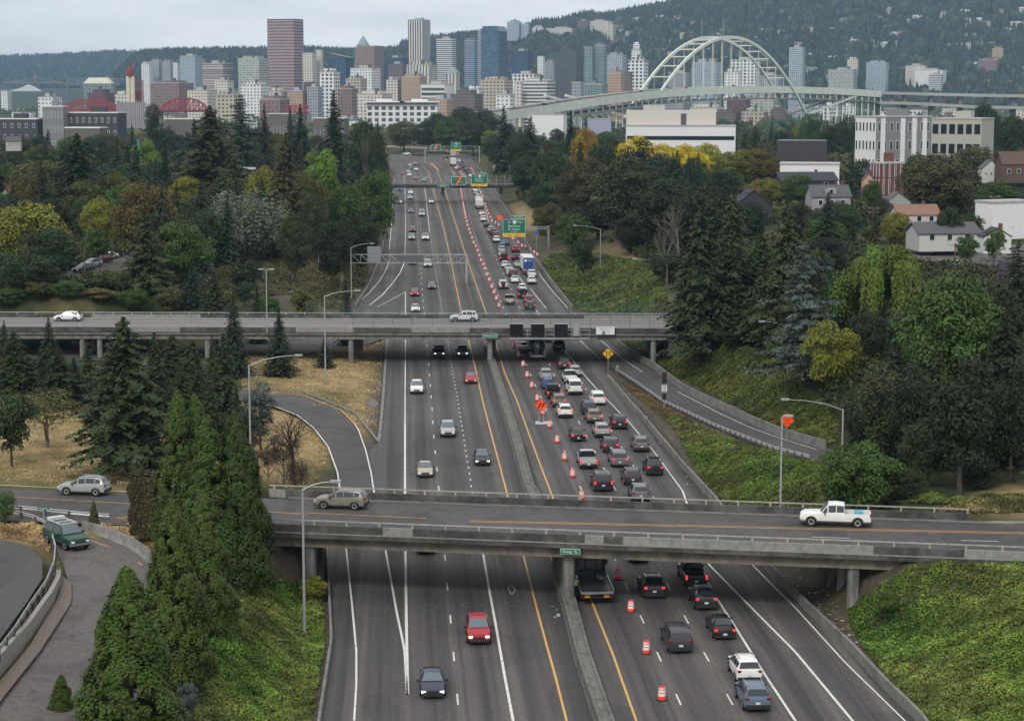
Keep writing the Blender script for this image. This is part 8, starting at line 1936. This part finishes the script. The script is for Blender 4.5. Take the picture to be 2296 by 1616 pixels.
for a in((1644,1730,427,500,520,DG,DG,"dark blue grey house with twin gables right of the far wood",'y'),(1745,1878,389,425,600,(.04,.05,.08),DG,"long dark house below the white flat roof",'x'),(1816,1908,418,470,540,(.3,.3,.3),GR,"grey hipped house with a small dormer",'x'),(1985,2042,432,478,500,(.3,.3,.29),GR,"grey roofed house behind the utility pole",'y'),(2008,2108,462,505,465,(.5,.46,.4),TN,"house with a tan hipped roof",'x'),(2052,2198,503,548,425,(.48,.48,.46),GR,"long white house with small arched windows",'x'),(2203,2268,513,552,410,(.6,.6,.58),DG,"small white gabled house by the big white building",'y'),(2244,2320,342,400,640,BR,BR,"brown roofed house at the right edge",'x'),(2200,2243,360,400,650,(.55,.55,.52),GR,"little white gabled house left of the brown roof",'y'),(1785,1820,494,520,450,(.6,.6,.58),(.7,.7,.7),"white shed roof left of the dense spruce",'x'),(1868,1905,500,520,450,(.6,.6,.58),(.7,.7,.7),"white shed roof right of the dense spruce",'x'),(1937,1985,742,800,285,(.4,.38,.34),(.45,.43,.39),"pale shingle roof corner behind the dark pines",'y'),(2243,2290,590,640,330,BR,DG,"dark roof corner below the yard",'x'),(300,318,308,345,720,(.05,.2,.2),DG,"small teal house with dark roof in the left wood",'y'),(398,455,575,605,392,(.16,.14,.13),(.13,.12,.11),"grey brown house roof behind the silver leaved tree",'x'),(410,440,490,520,470,(.3,.25,.2),BR,"brown roof among the left trees",'x'),(10,45,308,330,760,(.4,.38,.36),GR,"grey roofed house at the left edge",'x'),(0,22,425,455,520,(.6,.58,.55),BR,"white gable peeking out at the left edge",'y'),(1935,1960,390,420,560,(.5,.3,.2),BR,"small orange brown house by the brick flats",'y')):
 house(*a[:7],a[7],a[8],dormer="dormer" in a[7] or "dark blue" in a[7])
rh=random.Random(8);nh=0;used_h=[];hrefs=[(1610,88,"crown of the white arch"),(2000,60,"middle of the hillside"),(2200,40,"upper right corner")]
pal=[((.50,.49,.46),(.24,.23,.22),"white"),((.55,.42,.30),(.22,.15,.12),"tan"),((.40,.25,.19),(.18,.12,.10),"brick red"),((.48,.48,.46),(.44,.44,.42),"white roofed"),((.35,.35,.34),(.16,.16,.16),"grey"),((.50,.46,.38),(.2,.18,.16),"cream")]
while nh<150:
 px=rh.uniform(1370,2310);D=rh.uniform(4150,6300);x=(px-CX)/F*D;z=gz(x,D);px2,py2=proj(x,D,z)
 lim=196 if px>1500 else 120
 if not(12+(2296-px)*.03<py2<lim) or rh.random()<.35*(py2<60) or(px<1560 and py2<45):continue
 if any((x-a)**2+(D-c)**2<28**2 for a,c in used_h):continue
 wc,rc_,nm_=pal[rh.randrange(6)];w=rh.uniform(11,26);s=sc_at(D,z)*w/2;used_h.append((x,D))
 v='high on' if py2<75 else('half way up' if py2<130 else 'low on');hz_=min(((1450,"above the arch's left leg"),(1620,"above the arch's crown"),(1790,"by the tall slim tower"),(1900,"above the tan and blue building"),(1985,"above the blue and white building"),(2100,"above the pale hall"),(2220,"near the red brick block"),(2296,"at the photo's right edge")),key=lambda q:abs(q[0]-px))[1]
 w*=1.15;g=empty("hillside_house",(x,D,z+1),rh.uniform(-.7,.7),label=rel_label(f"{'large' if w > 19 else 'small'} {nm_} hillside house",px2,py2,crefs+hrefs,f"{'large' if w > 19 else 'small'} {nm_} house {v} the wooded hill {hz_}"),cat="house",group=f"houses {v} the wooded hill")
 H=rh.uniform(9,14);d=w*.6;hw=H*.7
 MB().box(-w/2,w/2,-d/2,d/2,-6,hw).add([(-w/2,-d/2,hw),(-w/2,d/2,hw),(-w/2,0,H)],[(0,1,2)]).add([(w/2,-d/2,hw),(w/2,d/2,hw),(w/2,0,H)],[(0,2,1)]).build("wall",facade("house_"+nm_.replace(" ","_"),wc,(.12,.13,.14),3.4,4,.4,.4),g)
 MB().add([(-w/2-.5,-d/2-.5,hw-.3),(w/2+.5,-d/2-.5,hw-.3),(w/2+.5,0,H+.3),(-w/2-.5,0,H+.3),(w/2+.5,d/2+.5,hw-.3),(-w/2-.5,d/2+.5,hw-.3)],[(0,1,2,3),(3,2,4,5)]).build("roof",mat("hill_roof_"+nm_.replace(" ","_"),rc_,.9),g)
 nh+=1
def forest(name,n,dist,label,hmin,hmax,seed,pal_,cone=.6):
 rng=np.random.default_rng(seed);X,Y=dist(rng,n);Z=Gz(X,Y);ok=np.isfinite(Z)
 X,Y,Z=X[ok],Y[ok],Z[ok];n=len(X);H=rng.uniform(hmin,hmax,n);isc=rng.random(n)<cone;R=np.where(isc,H*.20,H*.42);H=np.where(isc,H,H*.72)
 k=6;an=2*np.pi*np.arange(k)/k
 rings=[(np.where(isc,.9,.75),np.full(n,.0)),(np.where(isc,.62,1.0),np.full(n,.38)),(np.where(isc,.26,.62),np.full(n,.78)),(np.full(n,.03),np.full(n,1.0))]
 V=np.zeros((n,4,k,3))
 for i,(r,h) in enumerate(rings):
  jit=rng.uniform(.7,1.25,(n,k))
  V[:,i,:,0]=X[:,None]+np.cos(an)*(R*r)[:,None]*jit;V[:,i,:,1]=Y[:,None]+np.sin(an)*(R*r)[:,None]*jit;V[:,i,:,2]=(Z-1+H*h)[:,None]+(jit-1)*H[:,None]*.12*(i<3)
 base=(np.arange(n)*4*k)[:,None,None];i_,j_=np.meshgrid(np.arange(3),np.arange(k),indexing='ij')
 q=np.stack([i_*k+j_,i_*k+(j_+1)%k,(i_+1)*k+(j_+1)%k,(i_+1)*k+j_],-1).reshape(1,-1,4)
 Q=(base+q).reshape(-1,4)
 p_=np.array(pal_);c=p_[rng.integers(0,len(p_),n)]*rng.uniform(.65,1.4,(n,1))*np.where(isc,.75,1.1)[:,None]
 c4=np.repeat(np.concatenate([c,np.ones((n,1))],1),4*k,0)
 link(name,np_mesh(name,V.reshape(-1,3),Q,MATS["ground_leaves"],{"col":('POINT',c4)}),kind="stuff",label=label)
GP=[(.018,.030,.016),(.025,.042,.018),(.034,.052,.022),(.045,.055,.022),(.02,.034,.022),(.06,.055,.022),(.03,.045,.02)]
def hills_d(rng,n):
 px=rng.uniform(-150,2450,n);Y=rng.uniform(4050,6850,n);X=(px-CX)/F*Y;z=Gz(X,Y);k=(z>45)|((px>1500)&(z>2));return X[k],Y[k]
forest("hill_forest",62000,hills_d,"dense wood of firs and leafy trees covering the hills",13,30,31,GP,.6)
def far_d(rng,n):px=rng.uniform(-150,900,n);Y=rng.uniform(7600,9700,n);return(px-CX)/F*Y,Y
forest("far_forest",15000,far_d,"wood on the farthest ridge at the left",20,42,33,GP,.7)
def city_d(rng,n):
 px=rng.uniform(-60,2360,n);Y=rng.uniform(1480,4100,n);cl=np.sin(px/23.+Y/190.)+np.sin(px/61.-Y/330.)+.25*rng.normal(size=n);k=(cl>np.where(px>1700,-.7,.55))&~((px>1000)&(px<1700)&(Y<2300)&(cl<1.3));k&=(Y>2150)|(px<1000)|(px>1400);return(px[k]-CX)/F*Y[k],Y[k]
forest("city_trees",15000,city_d,"street trees and parks between the city buildings",7,15,35,[(.025,.045,.016),(.04,.06,.02),(.07,.075,.025),(.03,.05,.02)],.12)
P0=[PD(-80,214,3600),PD(560,214,3600),PD(640,214,2500),PD(-80,214,2500)]
zpoly("water",[(P0[0][0],2950,.6),(P0[1][0],2950,.6),(P0[2][0],2800,.6),(P0[3][0],2800,.6)],mat("river_water",(.10,.14,.17),.15),kind="structure",label="pale strip of river between the bridges at the left")
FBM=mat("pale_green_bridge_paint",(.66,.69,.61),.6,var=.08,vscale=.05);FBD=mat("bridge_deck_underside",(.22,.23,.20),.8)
dp=[PD(1040,260,1500),PD(1098,253,1560),PD(1150,246,1620),PD(1225,235,1690),PD(1300,223,1745),PD(1380,213,1820),PD(1463,204,1900),PD(1540,199,1960),PD(1625,196,2015),PD(1700,195,2075),PD(1757,196,2118),PD(1870,200,2215),PD(1957,206,2290)]
fb=empty("arch_bridge",dp[8],label="great pale green arch bridge crossing in front of the hills",cat="bridge");fmi=Matrix.Translation(fb.location).inverted()
def fch(o,par=None):o.parent=fb;o.matrix_parent_inverse=fmi;return o
dps=smooth(dp,60,2);BW_=11
fch(MB().sweep(dps,[(-BW_,-6.2),(-BW_+.8,-6.2),(-BW_+.8,-.9),(BW_-.8,-.9),(BW_-.8,-6.2),(BW_,-6.2),(BW_,.9),(BW_-.5,.9),(BW_-.5,.02),(-BW_+.5,.02),(-BW_+.5,.9),(-BW_,.9)]).build("deck_girder",FBM))
fch(MB().sweep(dps,[(-BW_+.6,.03),(BW_-.6,.03)],closed=False).build("deck_surface",ASPH2))
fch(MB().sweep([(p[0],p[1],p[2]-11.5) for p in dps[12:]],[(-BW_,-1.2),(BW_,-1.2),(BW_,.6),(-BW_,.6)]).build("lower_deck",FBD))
A_,B_=np.array(dp[6]),np.array(dp[10]);ax=(B_-A_);ax[2]=0;pr_=np.array([ax[1],-ax[0],0])/np.linalg.norm(ax)
def arp(u,s):p=A_+ax*u;return(p[0]+pr_[0]*s*11,p[1]+pr_[1]*s*11,43+50.5*(1-(2*u-1)**2))
us=np.linspace(-.12,1.12,45)
for s in(-1,1):fch(MB().sweep([arp(u,s) for u in us],[(-.95,-1.5),(.95,-1.5),(.95,1.5),(-.95,1.5)]).build("arch_rib",FBM))
for i in range(15):
 u=.06+.88*i/14;o=MB().bar(arp(u,-1),arp(u,1),1.1,1.1)
 if i<14:u2=.06+.88*(i+.5)/14;m_=tuple((np.array(arp(u2,-1))+np.array(arp(u2,1)))/2)
 fch(o.build("cross_strut",FBM))
for i in range(13):
 u=.08+.84*i/12
 for s in(-1,1):a=arp(u,s);fch(MB().tube(a,(a[0],a[1],43.5),.28,n=4).build("hanger",FBM))
for u0,u1 in((-.12,-.62),(1.12,1.62)):
 for s in(-1,1):
  a=arp(u0,s);p=A_+ax*u1;q=(p[0]+pr_[0]*s*11,p[1]+pr_[1]*s*11,37.5);fch(MB().bar(a,q,1.6,2.2).build("pier_strut",FBM))
  a2=arp(0 if u0<0 else 1,s);base=(a[0],a[1],-1);fch(MB().bar((a[0],a[1],a[2]),base,3,3).build("pier",CONCL))
for i in range(2,60):
 p=np.array(dps[i]);dd=np.array(dps[min(i+1,59)])-p;dd[2]=0;n_=np.linalg.norm(dd)
 for s in(-1,1):
  sx=pr_*s*10;low=p[2]-12 if 18<i<56 and not(i<24 or i>50) else-1
  fch(MB().bar((p[0]+sx[0],p[1]+sx[1],p[2]-6.2),(p[0]+sx[0],p[1]+sx[1],low),1.1,1.1).build("column",FBM))
for s in(0.42,.58):a=arp(s,-1);fch(MB().tube(a,(a[0],a[1],a[2]+22),.35,.15).build("flagpole",GALV))
for i in range(14):
 p=dps[6+i*3];car(('suv','sedan','van')[i%3],('white','grey','black','silver','red')[i%5],(p[0]+(-1)**i*4,p[1],p[2]+.05),-.9,f"tiny {('white', 'grey', 'black', 'silver', 'red')[i % 5]} car on the arch bridge deck, {ordn(i)} from its left end",1,group="cars on the arch bridge")
for zpx0,zpx1,lb,w_ in((207,216,"upper deck of the concrete viaduct right of the arch bridge",9),(229,242,"lower deck of the concrete viaduct right of the arch bridge",12)):
 pts=[PD(1950,zpx0,2290),PD(2070,zpx0+3,2310),PD(2200,zpx1-3,2280),PD(2420,zpx1,2200)]
 v=empty("viaduct",pts[1],label=lb,cat="viaduct");vm=Matrix.Translation(v.location).inverted()
 o=MB().sweep(resample(pts,20),[(-w_,-2.2),(w_,-2.2),(w_,1.0),(w_-.4,1.0),(w_-.4,0),(-w_+.4,0),(-w_+.4,1.0),(-w_,1.0)]).build("deck",mat("viaduct_concrete",(.36,.36,.33),.85));o.parent=v;o.matrix_parent_inverse=vm
 for t in np.linspace(.05,.95,8):
  q=resample(pts,100)[int(t*99)];o=MB().box(q[0]-2,q[0]+2,q[1]-5,q[1]+5,-1,q[2]-2.203).build("pier",CONC);o.parent=v;o.matrix_parent_inverse=vm
def truss(px0,px1,yt,yb,D,m,label,n=10,camel=True,wd=10,th=.8,yaw_=0.0,name="truss_bridge"):
 a,c=PD(px0,yb,D),PD(px1,yb,D);L_=c[0]-a[0];H=PD(px0,yt,D)[2]-a[2]
 g=empty(name,a,yaw_,label=label,cat="bridge")
 def top(u):return H*(math.sin(math.pi*min(max(u,.0),1))**.6 if camel else 1)
 for yy in(0,wd):
  b=MB()
  for i in range(n):
   u0,u1=i/n,(i+1)/n;x0,x1=u0*L_,u1*L_
   b.bar((x0,yy,top(u0)+.01),(x1,yy,top(u1)+.01),th,th);b.bar((x0,yy,0),(x1,yy,0),th,th);b.bar((x0,yy,0),(x0,yy,top(u0)+.1),th*.7,th*.7)
   b.bar((x0,yy,top(u0)),(x1,yy,0),th*.6,th*.6) if i<n/2 else b.bar((x0,yy,0),(x1,yy,top(u1)),th*.6,th*.6)
  b.build("truss",m,g)
 MB().box(0,L_,.5,wd-.5,-1.5,-.5).build("deck",m,g);MB().box(-1,2,0,wd,-a[2]-1,-1.51).box(L_-2,L_+1,0,wd,-a[2]-1,-1.51).build("pier",CONC,g)
RED=mat("red_bridge_paint",(.26,.03,.04),.6);GREY=mat("grey_bridge_steel",(.16,.19,.22),.7)
truss(133,266,223,250,1950,RED,"red steel truss bridge at the left, its longer span",12,th=1.1);truss(358,466,220,248,1980,RED,"red steel truss span right of the grain silos",10,th=1.1);truss(640,692,237,252,1960,RED,"short red truss span before the brick warehouse",5,camel=False,th=1.0)
truss(150,330,177,190,5200,GREY,"long grey truss bridge far away at the left",16,False,th=1.8);truss(330,590,177,190,5250,GREY,"farther grey truss bridge behind the brick hall",22,False,th=1.8)
def stay(px,yt,yb,D,label):
 a=PD(px,yt,D);c=PD(px,yb,D);g=empty("cable_stayed_bridge",(c[0],D,0),label=label,cat="bridge");h0,h1=c[2],a[2]
 MB().box(-1.2,1.2,-3,3,0,h1).build("mast",CONCL,g)
 b=MB()
 for i in range(1,9):
  for s in(-1,1):b.tube((0,0,h1-i*1.2),(s*i*9.5,0,h0),.45,n=3)
 b.build("cable",CONCL,g);MB().box(-82,82,-7,7,h0-2,h0).build("deck",CONCL,g)
stay(78,166,185,5400,"white cable stayed bridge mast far away at the left edge");stay(240,166,185,5400,"second white cable stayed mast behind the glass box building")
ribbon("road",[PD(20,205,2900),PD(50,196,3500),PD(60,190,4400)],[PD(95,205,2900),PD(80,196,3500),PD(66,190,4400)],mat("pale_far_road",(.35,.35,.35),.9),kind="structure",label="pale curving highway far away at the left")
hz=MB().box(-6500,6500,-320,10100,-4,560).build("haze",mat("air",(1,1,1)),kind="stuff",label="thin bluish summer haze in the air over the city and hills")
hm=MATS["air"];nt=hm.node_tree;nt.nodes.clear();ou=nt.nodes.new("ShaderNodeOutputMaterial");pv=nt.nodes.new("ShaderNodeVolumePrincipled")
pv.inputs["Color"].default_value=(.44,.71,1.0,1);pv.inputs["Density"].default_value=5.6e-5;pv.inputs["Anisotropy"].default_value=.2
nt.links.new(pv.outputs[0],ou.inputs["Volume"])
